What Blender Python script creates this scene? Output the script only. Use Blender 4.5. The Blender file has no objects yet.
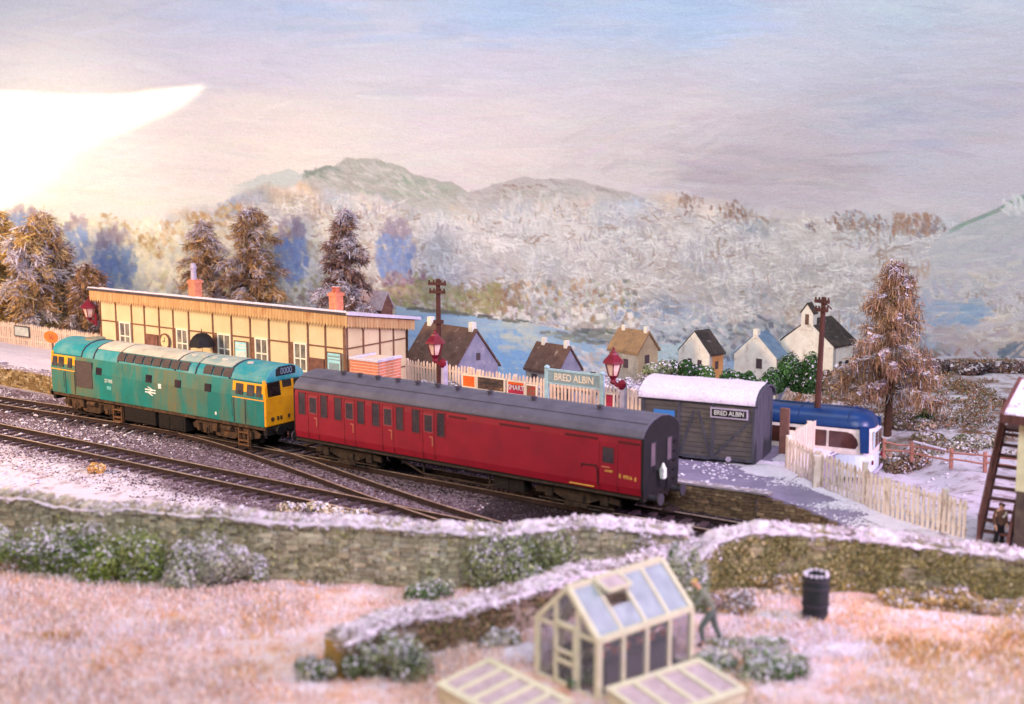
import bpy, math, random
import numpy as np
from mathutils import Vector, Matrix
random.seed(7); RNG = np.random.default_rng(7)
R = math.radians
SC = bpy.context.scene
COL = SC.collection

# ------------------------------------------------------------------ camera constants and measuring helpers
FPX, PIT, CAMH = 1281.78, .1573, 13.68
CP, SP = math.cos(PIT), math.sin(PIT)
TH = .612                                   # heading of the railway
DV = Vector((math.cos(TH), -math.sin(TH), 0)); NV = Vector((-math.sin(TH), -math.cos(TH), 0))
ORG = Vector((4.77, 45.72, 0)) - NV*1.375   # origin of the railway frame: s along the line, off towards the viewer

def ray(x, y):
    a, b = (x-512)/FPX, (352-y)/FPX
    return Vector((a, CP+b*SP, -SP+b*CP))
def P(x, y, z):                             # point at height z seen at (x, y) of the photograph
    r = ray(x, y); t = (z-CAMH)/r.z
    return Vector((0, 0, CAMH))+r*t
def D(x, y, Y):                             # point at distance Y
    r = ray(x, y); t = Y/r.y
    return Vector((0, 0, CAMH))+r*t
def SZ(x, y, off):                          # (s, z) on the upright plane beside the line at that offset
    r = ray(x, y); o = ORG+NV*off
    t = (o.dot(NV))/(r.x*NV.x+r.y*NV.y)
    q = Vector((r.x*t, r.y*t, 0))-o
    return q.dot(DV), CAMH+r.z*t
def W(s, off, z=0): 
    v = ORG+DV*s+NV*off
    return Vector((v.x, v.y, z))
def so(x, y):
    v = Vector((x, y, 0))-ORG
    return v.dot(DV), v.dot(NV)

# ------------------------------------------------------------------ naming
def tag(o, label=None, cat=None, group=None, kind=None):
    if label: o['label'] = label
    if cat: o['category'] = cat
    if group: o['group'] = group
    if kind: o['kind'] = kind
    return o
def thing(name, loc, label, cat, rz=0, group=None):
    o = bpy.data.objects.new(name, None); COL.objects.link(o)
    o.location = loc; o.rotation_euler = (0, 0, rz); o.empty_display_size = .2
    return tag(o, label, cat, group)
def copy_tree(o, parent=None):
    c = o.copy(); COL.objects.link(c); c.parent = parent
    for ch in [k for k in bpy.data.objects if k.parent == o]:
        copy_tree(ch, c)
    return c

# ------------------------------------------------------------------ materials
def lin(c):
    return tuple((v/255/12.92 if v/255 <= .04045 else ((v/255+.055)/1.055)**2.4) for v in c)
SNOW = (222, 208, 222)
def mat(name, c1, c2=None, scale=3., lo=.35, hi=.65, rough=.75, bump=.0, bscale=None, snow=0., snowscale=4., attr=False, metal=0., stretch=None, spec=.3, c3=None, s3=9., lo3=.55, hi3=.7, trans=0., st3=None):
    m = bpy.data.materials.new(name); m.use_nodes = True
    nt = m.node_tree; N = nt.nodes; L = nt.links
    b = N['Principled BSDF']; b.inputs['Roughness'].default_value = rough; b.inputs['Metallic'].default_value = metal
    b.inputs['Specular IOR Level'].default_value = spec
    tc = N.new('ShaderNodeTexCoord'); vec = tc.outputs['Object']
    mp = N.new('ShaderNodeMapping'); L.new(vec, mp.inputs[0])
    if stretch: mp.inputs['Scale'].default_value = stretch
    def noise(sc, det=5, raw=False):
        n = N.new('ShaderNodeTexNoise'); n.inputs['Scale'].default_value = sc; n.inputs['Detail'].default_value = det; n.inputs['Roughness'].default_value = .62
        L.new(vec if raw else mp.outputs[0], n.inputs['Vector']); return n.outputs['Fac']
    def noise3():
        q = N.new('ShaderNodeMapping'); L.new(vec, q.inputs[0]); q.inputs['Scale'].default_value = st3
        n = N.new('ShaderNodeTexNoise'); n.inputs['Scale'].default_value = s3; n.inputs['Detail'].default_value = 7; n.inputs['Roughness'].default_value = .68; L.new(q.outputs[0], n.inputs['Vector']); return n.outputs['Fac']
    def ramp(f, lo, hi):
        r = N.new('ShaderNodeMapRange'); r.inputs[1].default_value = lo; r.inputs[2].default_value = hi; L.new(f, r.inputs[0]); return r.outputs[0]
    def mix(f, a, c, mode='MIX'):
        x = N.new('ShaderNodeMix'); x.data_type = 'RGBA'; x.blend_type = mode
        if isinstance(f, float): x.inputs[0].default_value = f
        else: L.new(f, x.inputs[0])
        for i, q in ((6, a), (7, c)):
            if isinstance(q, tuple): x.inputs[i].default_value = (*q[:3], 1)
            else: L.new(q, x.inputs[i])
        return x.outputs[2]
    if attr:
        at = N.new('ShaderNodeAttribute'); at.attribute_name = 'Col'; col = at.outputs['Color']
        if c2: 
            col = mix(ramp(noise(scale), lo, hi), col, mix(.6, col, lin(c2)))
    else:
        col = lin(c1)
        if c2: col = mix(ramp(noise(scale), lo, hi), col, lin(c2))
    if c3: col = mix(ramp(noise3() if st3 else noise(s3, 6, True), lo3, hi3), col, lin(c3))
    if snow:
        g = N.new('ShaderNodeNewGeometry'); sx = N.new('ShaderNodeSeparateXYZ'); L.new(g.outputs['Normal'], sx.inputs[0])
        a = N.new('ShaderNodeMath'); a.operation = 'ADD'; L.new(sx.outputs['Z'], a.inputs[0])
        nn = N.new('ShaderNodeMath'); nn.operation = 'MULTIPLY_ADD'; L.new(noise(snowscale, 6, True), nn.inputs[0]); nn.inputs[1].default_value = 1.2; nn.inputs[2].default_value = -.6
        L.new(nn.outputs[0], a.inputs[1])
        col = mix(ramp(a.outputs[0], 1.25-snow, 1.4-snow), col, lin(SNOW))
    if isinstance(col, tuple): b.inputs['Base Color'].default_value = (*col, 1)
    else: L.new(col, b.inputs['Base Color'])
    if bump:
        bp = N.new('ShaderNodeBump'); bp.inputs['Strength'].default_value = bump; bp.inputs['Distance'].default_value = .05
        L.new(noise(bscale or scale*4, 6), bp.inputs['Height']); L.new(bp.outputs[0], b.inputs['Normal'])
    if trans: b.inputs['Transmission Weight'].default_value = trans; b.inputs['IOR'].default_value = 1.2
    return m

M = {}
M['teal'] = mat('loco_teal', (14, 116, 112), (24, 98, 92), .9, .4, .7, rough=.5, bump=.05, c3=(104, 100, 70), s3=.8, lo3=.46, hi3=.66, st3=(1, 1, .22))
M['teal_roof'] = mat('loco_teal_roof', (30, 130, 142), (110, 150, 150), 1.2, .45, .75, rough=.55, c3=(120, 120, 100), s3=2.2, lo3=.6, hi3=.8)
M['roof_pale'] = mat('loco_roof_pale', (205, 188, 172), (175, 165, 150), 1.5, rough=.6, c3=(140, 120, 100), s3=3, lo3=.62, hi3=.85)
M['grille'] = mat('loco_grille', (88, 72, 70), (60, 50, 54), 5, rough=.6, bump=.5, bscale=14, stretch=(.3, 1, 8))
M['yellow'] = mat('loco_yellow', (246, 160, 22), (224, 134, 22), 2.5, .5, .8, rough=.55, bump=.04, c3=(150, 100, 30), s3=5, lo3=.66, hi3=.85)
M['glass_dark'] = mat('dark_glass', (24, 17, 22), (56, 40, 40), 2.0, rough=.15, spec=.5)
M['glass_cab'] = mat('cab_glass', (84, 76, 74), (50, 40, 44), 1.4, rough=.15, spec=.5)
M['chassis'] = mat('chassis_rust', (92, 66, 46), (48, 34, 30), 4, .3, .65, rough=.9, bump=.3, c3=(128, 86, 52), s3=3, lo3=.58, hi3=.75)
M['chassis_dark'] = mat('chassis_dark', (34, 25, 24), (20, 15, 17), 4, rough=.9, bump=.3, c3=(82, 60, 44), s3=4, lo3=.62, hi3=.8)
M['chassis_dim'] = mat('chassis_dim', (70, 54, 44), (38, 28, 26), 4, .3, .65, rough=.95, bump=.3, c3=(104, 82, 56), s3=2.2, lo3=.6, hi3=.75)
M['rust_step'] = mat('rust_step', (124, 82, 54), (84, 58, 44), 6, rough=.9)
M['black'] = mat('black_paint', (18, 15, 20), (30, 25, 29), 3, rough=.6, bump=.08, c3=(70, 56, 58), s3=3, lo3=.66, hi3=.85)
M['white'] = mat('white_paint', (235, 230, 225), (205, 200, 198), 5, rough=.6)
M['red'] = mat('coach_red', (142, 20, 40), (122, 18, 36), .8, .35, .7, rough=.42, bump=.03, c3=(140, 26, 36), s3=1.4, lo3=.6, hi3=.85)
M['reddark'] = mat('coach_red_dark', (112, 22, 32), rough=.5)
M['coachroof'] = mat('coach_roof', (92, 86, 102), (76, 70, 86), 1.3, .4, .7, rough=.55, bump=.06, c3=(136, 124, 138), s3=2.6, lo3=.62, hi3=.9)
M['greydark'] = mat('dark_grey', (60, 54, 62), rough=.7)
M['vent'] = mat('vent_dark_red', (84, 16, 26), rough=.6)
M['gold'] = mat('gold_letter', (235, 190, 90), rough=.6)
M['brass'] = mat('door_handle_brass', (196, 120, 92), rough=.5)
M['pink_edge'] = mat('window_edge', (150, 62, 68), rough=.5)
M['cream'] = mat('station_cream', (228, 204, 168), (212, 184, 144), .8, .35, .75, rough=.85, bump=.08, bscale=12, c3=(205, 150, 100), s3=2.5, lo3=.62, hi3=.85)
M['timber'] = mat('brown_timber', (142, 100, 80), (112, 76, 64), 4, rough=.85, bump=.15)
M['valance'] = mat('valance_boards', (212, 172, 126), (186, 134, 90), 1.0, .35, .7, rough=.85, bump=.2, bscale=5, stretch=(6, 6, .6), c3=(166, 104, 70), s3=1.3, lo3=.58, hi3=.8)
M['slate'] = mat('slate_roof', (92, 78, 84), (70, 60, 66), 4, rough=.8, bump=.3, snow=.5)
M['snow'] = mat('snow', SNOW, (208, 192, 212), 6, rough=.9, bump=.5, bscale=14, spec=.1)
M['snowroof'] = mat('van_snow', (226, 210, 226), (206, 188, 212), 9, rough=.9, bump=.8, bscale=16, spec=.1, c3=(176, 150, 178), s3=9, lo3=.6, hi3=.78)
M['brick'] = mat('orange_brick', (222, 140, 108), (204, 116, 92), 5, rough=.9, bump=.2)
M['mortar'] = mat('mortar', (228, 196, 180), rough=.95)
M['brickcap'] = mat('brick_cap', (196, 112, 92), (160, 80, 70), 5, rough=.9, snow=.45)
M['wframe'] = mat('white_frame', (236, 226, 208), rough=.7)
M['paneS'] = mat('station_pane', (150, 140, 126), (96, 88, 90), 1.6, rough=.25, spec=.5)
M['clockface'] = mat('clock_face', (236, 214, 170), (214, 180, 130), 6, rough=.6)
M['cyan'] = mat('cyan_poster', (140, 208, 224), (190, 226, 230), 3, rough=.6)
M['picket'] = mat('picket_cream', (240, 208, 190), (222, 188, 172), 3, .4, .7, rough=.85, bump=.1, c3=(196, 160, 130), s3=5, lo3=.62, hi3=.8)
M['picket2'] = mat('picket_weathered', (238, 216, 206), (222, 196, 182), 3, .35, .65, rough=.85, bump=.15, c3=(140, 108, 84), s3=3, lo3=.52, hi3=.7, st3=(2, 2, .6), snow=.4)
M['lampred'] = mat('lamp_red', (126, 18, 42), (102, 14, 36), 5, rough=.45)
M['lampglass'] = mat('lamp_glass', (240, 205, 190), (220, 170, 160), 4, rough=.3)
M['post'] = mat('pale_post', (186, 170, 190), (160, 145, 168), 4, rough=.8, bump=.1)
M['board_grey'] = mat('nameboard_grey', (146, 162, 168), (128, 144, 152), 3, rough=.6)
M['pale_blue'] = mat('nameboard_frame', (176, 206, 214), (150, 176, 190), 4, rough=.6)
M['letter'] = mat('cream_letter', (238, 214, 190), rough=.6)
M['vanwood'] = mat('van_planks', (104, 94, 92), (72, 64, 66), 2, .3, .7, rough=.9, bump=.35, bscale=9, stretch=(.5, .5, 3), c3=(124, 110, 92), s3=1.6, lo3=.55, hi3=.75)
M['vanend'] = mat('van_end_planks', (84, 80, 92), (60, 56, 66), 2, .3, .7, rough=.9, bump=.35, bscale=9, stretch=(3, 3, .5))
M['browndoor'] = mat('brown_plank', (140, 96, 84), (110, 72, 64), 3, rough=.85, bump=.2)
M['stoneP'] = mat('platform_stone', None, (62, 46, 36), 6, rough=.95, bump=.4, attr=True)
M['asphalt'] = mat('platform_asphalt', (146, 130, 156), (124, 110, 136), 1.4, .35, .7, rough=.9, bump=.15, bscale=30, spec=.15, c3=(214, 200, 216), s3=1.7, lo3=.67, hi3=.76)
M['rail'] = mat('rail_steel', (62, 43, 43), (42, 29, 31), 3, rough=.55, metal=.2)
M['railtop'] = mat('rail_top', (226, 196, 176), (180, 150, 140), 4, rough=.35, metal=.5)
M['sleeper'] = mat('sleeper_wood', (70, 50, 54), (50, 36, 42), 3, rough=.95, bump=.3, c3=(168, 148, 164), s3=5, lo3=.6, hi3=.75)
M['busblue'] = mat('bus_blue', (14, 52, 108), (16, 44, 92), 1.4, rough=.35, spec=.4, c3=(70, 110, 160), s3=3, lo3=.66, hi3=.9)
M['buscream'] = mat('bus_cream', (226, 206, 196), (206, 186, 182), 3, rough=.5)
M['buspale'] = mat('bus_pale_blue', (216, 222, 234), (196, 200, 214), 2.5, rough=.4)
M['busglass'] = mat('bus_glass', (96, 58, 48), (60, 36, 38), 1.2, rough=.12, spec=.5)
M['seat'] = mat('bus_seat', (168, 100, 54), rough=.8)
M['tyre'] = mat('tyre', (30, 26, 28), rough=.9)
M['pole'] = mat('telegraph_wood', (92, 52, 44), (66, 38, 36), 3, rough=.85, bump=.2, stretch=(3, 3, .4))
M['bark'] = mat('bark', (92, 60, 48), (62, 40, 36), 5, rough=.95, bump=.4)
M['leaf'] = mat('leaf', None, None, attr=True, rough=.85, spec=.15)
M['stone'] = mat('wall_stone', None, (104, 90, 62), 1.1, .3, .7, rough=.95, bump=.9, bscale=9, attr=True, c3=(70, 58, 46), s3=5, lo3=.58, hi3=.75, snow=.2)
M['wallsnow'] = mat('wall_snow', (226, 208, 218), (200, 180, 196), 5, rough=.9, bump=.6, bscale=10, spec=.1, c3=(150, 120, 110), s3=6, lo3=.63, hi3=.8)
M['ghwood'] = mat('greenhouse_wood', (216, 202, 176), (198, 184, 156), 3, rough=.8, bump=.1, c3=(218, 196, 190), s3=3)
M['ghglass'] = mat('greenhouse_glass', (236, 232, 240), None, rough=.03, spec=.8, trans=.94)
M['roofglass'] = mat('frosted_roof_glass', (226, 230, 242), (206, 206, 222), 2.5, rough=.12, spec=.8, trans=.62)
M['frosted'] = mat('frosted_glass', (196, 170, 176), (172, 144, 150), 4, rough=.4)
M['paleboard'] = mat('cold_frame_wood', (218, 202, 180), (204, 184, 150), 2.5, rough=.8, bump=.1)
M['barrel'] = mat('barrel_dark', (30, 34, 38), (46, 46, 50), 4, rough=.6, bump=.2, stretch=(4, 4, .6))
M['sbwood'] = mat('signal_box_stain', (108, 66, 62), (80, 48, 48), 3, rough=.8, bump=.15, stretch=(2, 2, .5))
M['sbwall'] = mat('signal_box_wall', (150, 126, 84), (120, 100, 66), 2, rough=.9, bump=.25, c3=(178, 132, 84), s3=2.2, lo3=.55, hi3=.75)
M['sbcream'] = mat('signal_box_cream', (236, 222, 188), (220, 204, 170), 2, rough=.7)
M['sbstone'] = mat('signal_box_base', (112, 92, 84), (84, 66, 66), 3, rough=.95, bump=.4)
M['rustic'] = mat('rustic_fence', (190, 128, 110), (160, 104, 92), 4, rough=.9, bump=.2)
M['cotwall'] = mat('cottage_render', (246, 238, 230), (226, 212, 202), 1.6, .35, .7, rough=.95, bump=.5, bscale=3, c3=(186, 166, 158), s3=2.2, lo3=.58, hi3=.74)
M['cotgrey'] = mat('cottage_grey', (160, 152, 172), (130, 126, 150), 1.4, .35, .7, rough=.95, bump=.5, bscale=3, c3=(190, 170, 176), s3=2.4, lo3=.58, hi3=.74)
M['cottan'] = mat('cottage_tan', (196, 172, 142), (168, 144, 118), 1.4, .35, .7, rough=.95, bump=.35, bscale=3)
M['cotorange'] = mat('cottage_orange', (214, 158, 104), (190, 130, 84), 1.6, rough=.95, bump=.3)
M['thatch'] = mat('cottage_roof', (124, 92, 80), (88, 64, 60), 1.6, .3, .7, rough=.95, bump=.8, bscale=4, c3=(176, 150, 140), s3=2.6, lo3=.6, hi3=.76)
M['darkroof'] = mat('dark_roof', (84, 70, 66), (52, 46, 46), 1.6, rough=.95, bump=.8, c3=(150, 136, 134), s3=2.6, lo3=.6, hi3=.75)
M['blueroof'] = mat('blue_roof', (126, 146, 172), (100, 122, 150), 1.6, rough=.95, bump=.3)
M['darkopen'] = mat('dark_opening', (86, 68, 74), rough=.9)
M['bluesign'] = mat('blue_sign', (60, 120, 190), rough=.6)
M['orange'] = mat('orange_poster', (246, 110, 40), (230, 84, 30), 2.5, rough=.7)
M['poster_red'] = mat('red_poster', (190, 44, 70), (160, 40, 70), 2.5, rough=.7)
M['poster_scene'] = mat('landscape_poster', (110, 84, 70), (60, 44, 44), 3, .4, .6, rough=.7, c3=(190, 140, 90), s3=2.5, lo3=.6, hi3=.75, stretch=(1, 1, 4))
M['poster_mix'] = mat('flower_poster', (120, 100, 70), (170, 60, 60), 6, .45, .55, rough=.7)
M['poster_photo'] = mat('picture_poster', (170, 176, 176), (214, 206, 200), 3, rough=.7)
M['signorange'] = mat('orange_enamel', (240, 130, 56), (226, 104, 44), 4, rough=.6)
M['umbrella'] = mat('umbrella_cloth', (24, 20, 26), rough=.7)

# ------------------------------------------------------------------ mesh builder
class MB:
    def __init__(s): s.v = []; s.f = []; s.c = []; s.col = (1, 1, 1)
    def add(s, vs, fs, X=None):
        n = len(s.v)
        if X is not None: vs = [X @ Vector(v) for v in vs]
        s.v += [tuple(v) for v in vs]; s.f += [tuple(i+n for i in f) for f in fs]; s.c += [s.col]*len(fs)
        return s
    def box(s, x0, x1, y0, y1, z0, z1, X=None):
        return s.add([(x0, y0, z0), (x1, y0, z0), (x1, y1, z0), (x0, y1, z0), (x0, y0, z1), (x1, y0, z1), (x1, y1, z1), (x0, y1, z1)],
                     [(0, 3, 2, 1), (4, 5, 6, 7), (0, 1, 5, 4), (1, 2, 6, 5), (2, 3, 7, 6), (3, 0, 4, 7)], X)
    def tube(s, pts, r, n=6, r1=None):
        pts = [Vector(p) for p in pts]; m = len(pts); vs = []; fs = []
        for i, p in enumerate(pts):
            t = (pts[min(i+1, m-1)]-pts[max(i-1, 0)]).normalized()
            a = t.orthogonal().normalized() if abs(t.z) > .9 else t.cross(Vector((0, 0, 1))).normalized()
            b = t.cross(a); rr = r if r1 is None else r+(r1-r)*i/(m-1)
            vs += [p+(a*math.cos(2*math.pi*k/n)+b*math.sin(2*math.pi*k/n))*rr for k in range(n)]
        for i in range(m-1):
            for k in range(n):
                k2 = (k+1) % n; fs.append((i*n+k, i*n+k2, (i+1)*n+k2, (i+1)*n+k))
        fs.append(tuple(range(n-1, -1, -1))); fs.append(tuple((m-1)*n+k for k in range(n)))
        return s.add(vs, fs)
    def prism(s, poly, ax, a, b, X=None):   # polygon in the two other axes, extruded along axis ax
        def mk(p, t):
            return {'x': (t, p[0], p[1]), 'y': (p[0], t, p[1]), 'z': (p[0], p[1], t)}[ax]
        n = len(poly); vs = [mk(p, a) for p in poly]+[mk(p, b) for p in poly]
        fs = [tuple(range(n))[::-1], tuple(range(n, 2*n))]+[(i, (i+1) % n, n+(i+1) % n, n+i) for i in range(n)]
        return s.add(vs, fs, X)
    def lathe(s, prof, n=12, c=(0, 0, 0), X=None):
        vs = []; fs = []; m = len(prof)
        for r, z in prof: vs += [(c[0]+r*math.cos(2*math.pi*k/n), c[1]+r*math.sin(2*math.pi*k/n), c[2]+z) for k in range(n)]
        for i in range(m-1):
            for k in range(n):
                k2 = (k+1) % n; fs.append((i*n+k, i*n+k2, (i+1)*n+k2, (i+1)*n+k))
        fs.append(tuple(range(n-1, -1, -1))); fs.append(tuple((m-1)*n+k for k in range(n)))
        return s.add(vs, fs, X)
    def frame(s, x0, x1, z0, z1, y0, y1, w):  # rectangular ring in the xz plane
        s.box(x0, x1, y0, y1, z0, z0+w); s.box(x0, x1, y0, y1, z1-w, z1)
        s.box(x0, x0+w, y0, y1, z0+w, z1-w); s.box(x1-w, x1, y0, y1, z0+w, z1-w); return s
    def build(s, name, m, parent=None, bevel=0, smooth=False, color=False, loc=None):
        me = bpy.data.meshes.new(name); me.from_pydata(s.v, [], s.f)
        if color:
            at = me.attributes.new('Col', 'FLOAT_COLOR', 'FACE')
            at.data.foreach_set('color', np.array([(*lin(c), 1) for c in s.c], np.float32).ravel())
        import bmesh
        bm = bmesh.new(); bm.from_mesh(me); bmesh.ops.recalc_face_normals(bm, faces=bm.faces); bm.to_mesh(me); bm.free()
        me.materials.append(m)
        if smooth: me.polygons.foreach_set('use_smooth', [True]*len(me.polygons))
        o = bpy.data.objects.new(name, me); COL.objects.link(o); o.parent = parent
        if loc is not None: o.location = loc
        if bevel:
            b = o.modifiers.new('bevel', 'BEVEL'); b.width = bevel; b.segments = 2; b.limit_method = 'ANGLE'
        return o

def np_mesh(name, V, F, C, m, parent=None, smooth=False):   # V (n,3), F (k,4) or (k,3), C (k,3) sRGB 0-255
    me = bpy.data.meshes.new(name); k, q = F.shape
    me.vertices.add(len(V)); me.vertices.foreach_set('co', V.astype(np.float32).ravel())
    me.loops.add(k*q); me.loops.foreach_set('vertex_index', F.astype(np.int32).ravel())
    me.polygons.add(k); me.polygons.foreach_set('loop_start', np.arange(0, k*q, q, dtype=np.int32)); me.polygons.foreach_set('loop_total', np.full(k, q, np.int32))
    me.update(calc_edges=True)
    if C is not None:
        at = me.attributes.new('Col', 'FLOAT_COLOR', 'FACE'); c = np.clip(C, 0, 255)/255
        c = np.where(c <= .04045, c/12.92, ((c+.055)/1.055)**2.4)
        at.data.foreach_set('color', np.concatenate([c, np.ones((k, 1))], 1).astype(np.float32).ravel())
    me.materials.append(m)
    if smooth: me.polygons.foreach_set('use_smooth', [True]*k)
    o = bpy.data.objects.new(name, me); COL.objects.link(o); o.parent = parent
    return o
def quads(c, u, v):     # centres and half axes to flat leaf faces
    n = len(c); V = np.stack([c-u-v, c+u-v, c+u+v, c-u+v], 1).reshape(-1, 3)
    return V, np.arange(4*n).reshape(n, 4)
def unit(a): return a/np.maximum(np.linalg.norm(a, axis=1, keepdims=True), 1e-9)
def text(body, size, m, parent, loc, rot, name='lettering', ext=.006, sx=1., align='CENTER', bold=0.):
    cu = bpy.data.curves.new('t', 'FONT'); cu.body = body; cu.size = size; cu.extrude = ext; cu.align_x = align; cu.align_y = 'CENTER'; cu.offset = bold
    t = bpy.data.objects.new('t', cu); COL.objects.link(t)
    dg = bpy.context.evaluated_depsgraph_get(); me = bpy.data.meshes.new_from_object(t.evaluated_get(dg))
    bpy.data.objects.remove(t); bpy.data.curves.remove(cu)
    me.materials.clear(); me.materials.append(m)
    o = bpy.data.objects.new(name, me); COL.objects.link(o); o.parent = parent; o.location = loc; o.rotation_euler = rot; o.scale = (sx, 1, 1)
    return o
UP = (math.pi/2, 0, 0)

def skin(name, chains, m, parent, levels=2):    # connected joints with radii -> one smooth surface
    vs = []; es = []; rs = []; idx = {}
    for ch in chains:
        prev = None
        for p, r in ch:
            k = tuple(round(a, 4) for a in p)
            if k not in idx: idx[k] = len(vs); vs.append(p); rs.append(r)
            if prev is not None and prev != idx[k] and (prev, idx[k]) not in es and (idx[k], prev) not in es: es.append((prev, idx[k]))
            prev = idx[k]
    me = bpy.data.meshes.new(name); me.from_pydata(vs, es, [])
    o = bpy.data.objects.new(name, me); COL.objects.link(o)
    mo = o.modifiers.new('s', 'SKIN'); mo.use_smooth_shade = True
    for i, d in enumerate(me.skin_vertices[0].data):
        r = rs[i]; d.radius = r if isinstance(r, tuple) else (r, r); d.use_root = (i == 0)
    if levels: sb = o.modifiers.new('b', 'SUBSURF'); sb.levels = levels; sb.render_levels = levels
    dg = bpy.context.evaluated_depsgraph_get(); ev = bpy.data.meshes.new_from_object(o.evaluated_get(dg))
    bpy.data.objects.remove(o); ev.materials.clear(); ev.materials.append(m)
    ev.polygons.foreach_set('use_smooth', [True]*len(ev.polygons))
    q = bpy.data.objects.new(name, ev); COL.objects.link(q); q.parent = parent
    return q
# ------------------------------------------------------------------ painted backdrop (a flat mural board behind the layout)
BN = Vector((-.2, -1, 0)).normalized(); BP = Vector((0, 88, 0))
def Bp(x, y):
    r = ray(x, y); t = BP.dot(BN)/(r.x*BN.x+r.y*BN.y)
    return Vector((0, 0, CAMH))+r*t
CX0, CY0, CWD, CHT = -300, -130, 1624, 560
def mural():
    rng = np.random.default_rng(11)
    H, Wd = CHT, CWD
    yy, xx = np.mgrid[0:H, 0:Wd].astype(np.float32); yy += CY0; xx += CX0
    sky = [(-200,-100,190,202,228),(0,0,206,212,232),(256,10,190,203,234),(512,10,180,203,238),(700,15,184,206,240),(900,10,204,215,234),(1024,0,212,218,234),(1250,-60,200,212,232),(500,-120,170,195,236),
           (0,60,210,210,226),(256,60,208,208,229),(512,60,214,212,232),(760,60,215,216,234),(1000,60,214,212,228),(-200,80,216,212,224),(0,130,224,217,222),(256,120,230,222,224),(512,120,230,220,228),(690,110,226,216,226),(780,140,212,202,214),(900,120,202,202,220),(1000,100,212,203,218),
           (300,150,238,230,226),(512,165,232,222,224),(640,170,224,214,220),(740,172,200,190,202),(830,178,204,194,206),(900,150,206,204,220),(960,170,216,210,222),(1024,150,220,212,224),(1250,120,214,208,222),(600,220,226,216,222),(900,210,224,214,224),(300,220,238,232,228),(-200,220,232,226,224)]
    num = np.zeros((H, Wd, 3), np.float32); den = np.zeros((H, Wd), np.float32)
    for px, py, r, g, b in sky:
        w = 1/(((xx-px)/1.7)**2+(yy-py)**2+250)**1.6
        num += w[..., None]*np.array([r, g, b], np.float32); den += w
    C = num/den[..., None]
    def dab(x, y, l, w, ang, col, a=.8, br=.5):
        x -= CX0; y -= CY0; e = int(max(l, w)*.62)+2
        x0, x1, y0, y1 = int(x-e), int(x+e), int(y-e), int(y+e)
        if x0 < 0 or y0 < 0 or x1 >= Wd or y1 >= H: return
        gy, gx = np.mgrid[y0:y1, x0:x1]; ca, sa = math.cos(ang), math.sin(ang)
        u = ((gx-x)*ca+(gy-y)*sa)/(l/2); v = (-(gx-x)*sa+(gy-y)*ca)/(w/2)
        k = np.clip((1-u*u)*3, 0, 1)*np.clip((1-v*v)*2.5, 0, 1)
        if br:
            q = rng.random(9); k = k*(1-br*np.interp((v+1)*4, np.arange(9), q)*np.clip(.5+.6*(u*.5+.5), 0, 1))
        k = (k*a)[..., None]; C[y0:y1, x0:x1] = C[y0:y1, x0:x1]*(1-k)+np.array(col)*k
    def at(x, y): return C[int(np.clip(y-CY0, 0, H-1)), int(np.clip(x-CX0, 0, Wd-1))]
    def smooth(n, amp, x, seed):
        q = np.random.default_rng(seed); return sum(amp/(1.8**k)*np.sin(x*n*1.9**k+q.random()*6.28) for k in range(6))
    def strokes(n, rx, ry, l, w, ang, cols, a=(.4, .9), jit=8, blend=0., mask=None, br=.5):
        for _ in range(n):
            x = rng.uniform(*rx); y = rng.uniform(*ry)
            if mask and not mask(x, y): continue
            c = np.array(cols[rng.integers(len(cols))], float)+rng.normal(0, jit)+rng.normal(0, jit*.4, 3)
            if blend: c = c*(1-blend)+at(x, y)*blend
            dab(x, y, rng.uniform(*l), rng.uniform(*w), rng.normal(*ang), c, rng.uniform(*a), br)
    # broad strokes in the sky, mostly level
    for _ in range(5200):
        x = rng.uniform(CX0+60, CX0+Wd-60); y = rng.uniform(CY0+30, 235)
        dab(x, y, rng.uniform(24, 90), rng.uniform(2, 7), rng.normal(0.03, .16), at(x, y)+rng.normal(0, 4.2)+rng.normal(0, 2, 3), .55, .7)
    strokes(60, (690, 860), (150, 190), (40, 90), (3, 9), (.08, .1), [(196, 184, 196), (204, 194, 202), (188, 178, 190)], (.15, .4))
    strokes(70, (840, 1010), (85, 150), (40, 80), (3, 10), (-.1, .15), [(186, 190, 214), (196, 198, 218), (216, 202, 214)], (.12, .35))
    strokes(50, (560, 720), (120, 185), (20, 60), (3, 8), (-.3, .2), [(206, 194, 206), (218, 208, 212), (228, 220, 224)], (.2, .4))
    strokes(40, (300, 760), (0, 50), (50, 120), (4, 12), (-.06, .06), [(176, 200, 240), (186, 206, 242)], (.15, .35))
    # hills, far to near: ridge line -> filled shape with a ragged edge
    def fill(pts, col, bottom, n=.12, amp=1.2, seed=1, fade=0):
        xs = np.arange(Wd)+CX0; r = np.interp(xs, [p[0] for p in pts], [p[1] for p in pts])+smooth(n, amp, xs, seed)
        k = np.clip(yy-r[None, :]+.5, 0, 1)*np.clip((bottom-yy)/40, 0, 1)*((xs >= pts[0][0]) & (xs <= pts[-1][0]))[None, :]
        if fade: k *= np.clip((xs-pts[0][0])/fade, 0, 1)[None, :]*np.clip((pts[-1][0]-xs)/fade, 0, 1)[None, :]
        C[:] = C*(1-k[..., None])+np.array(col, np.float32)*k[..., None]
    fill([(225, 192), (262, 174), (290, 171), (320, 178), (350, 196), (390, 215)], (206, 212, 212), 250, seed=2, fade=25)
    fill([(308, 172), (322, 167), (334, 166), (346, 160), (366, 158), (380, 159), (396, 166), (414, 174), (432, 178), (452, 184), (470, 193), (480, 205)], (186, 186, 182), 240, seed=3)
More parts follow.
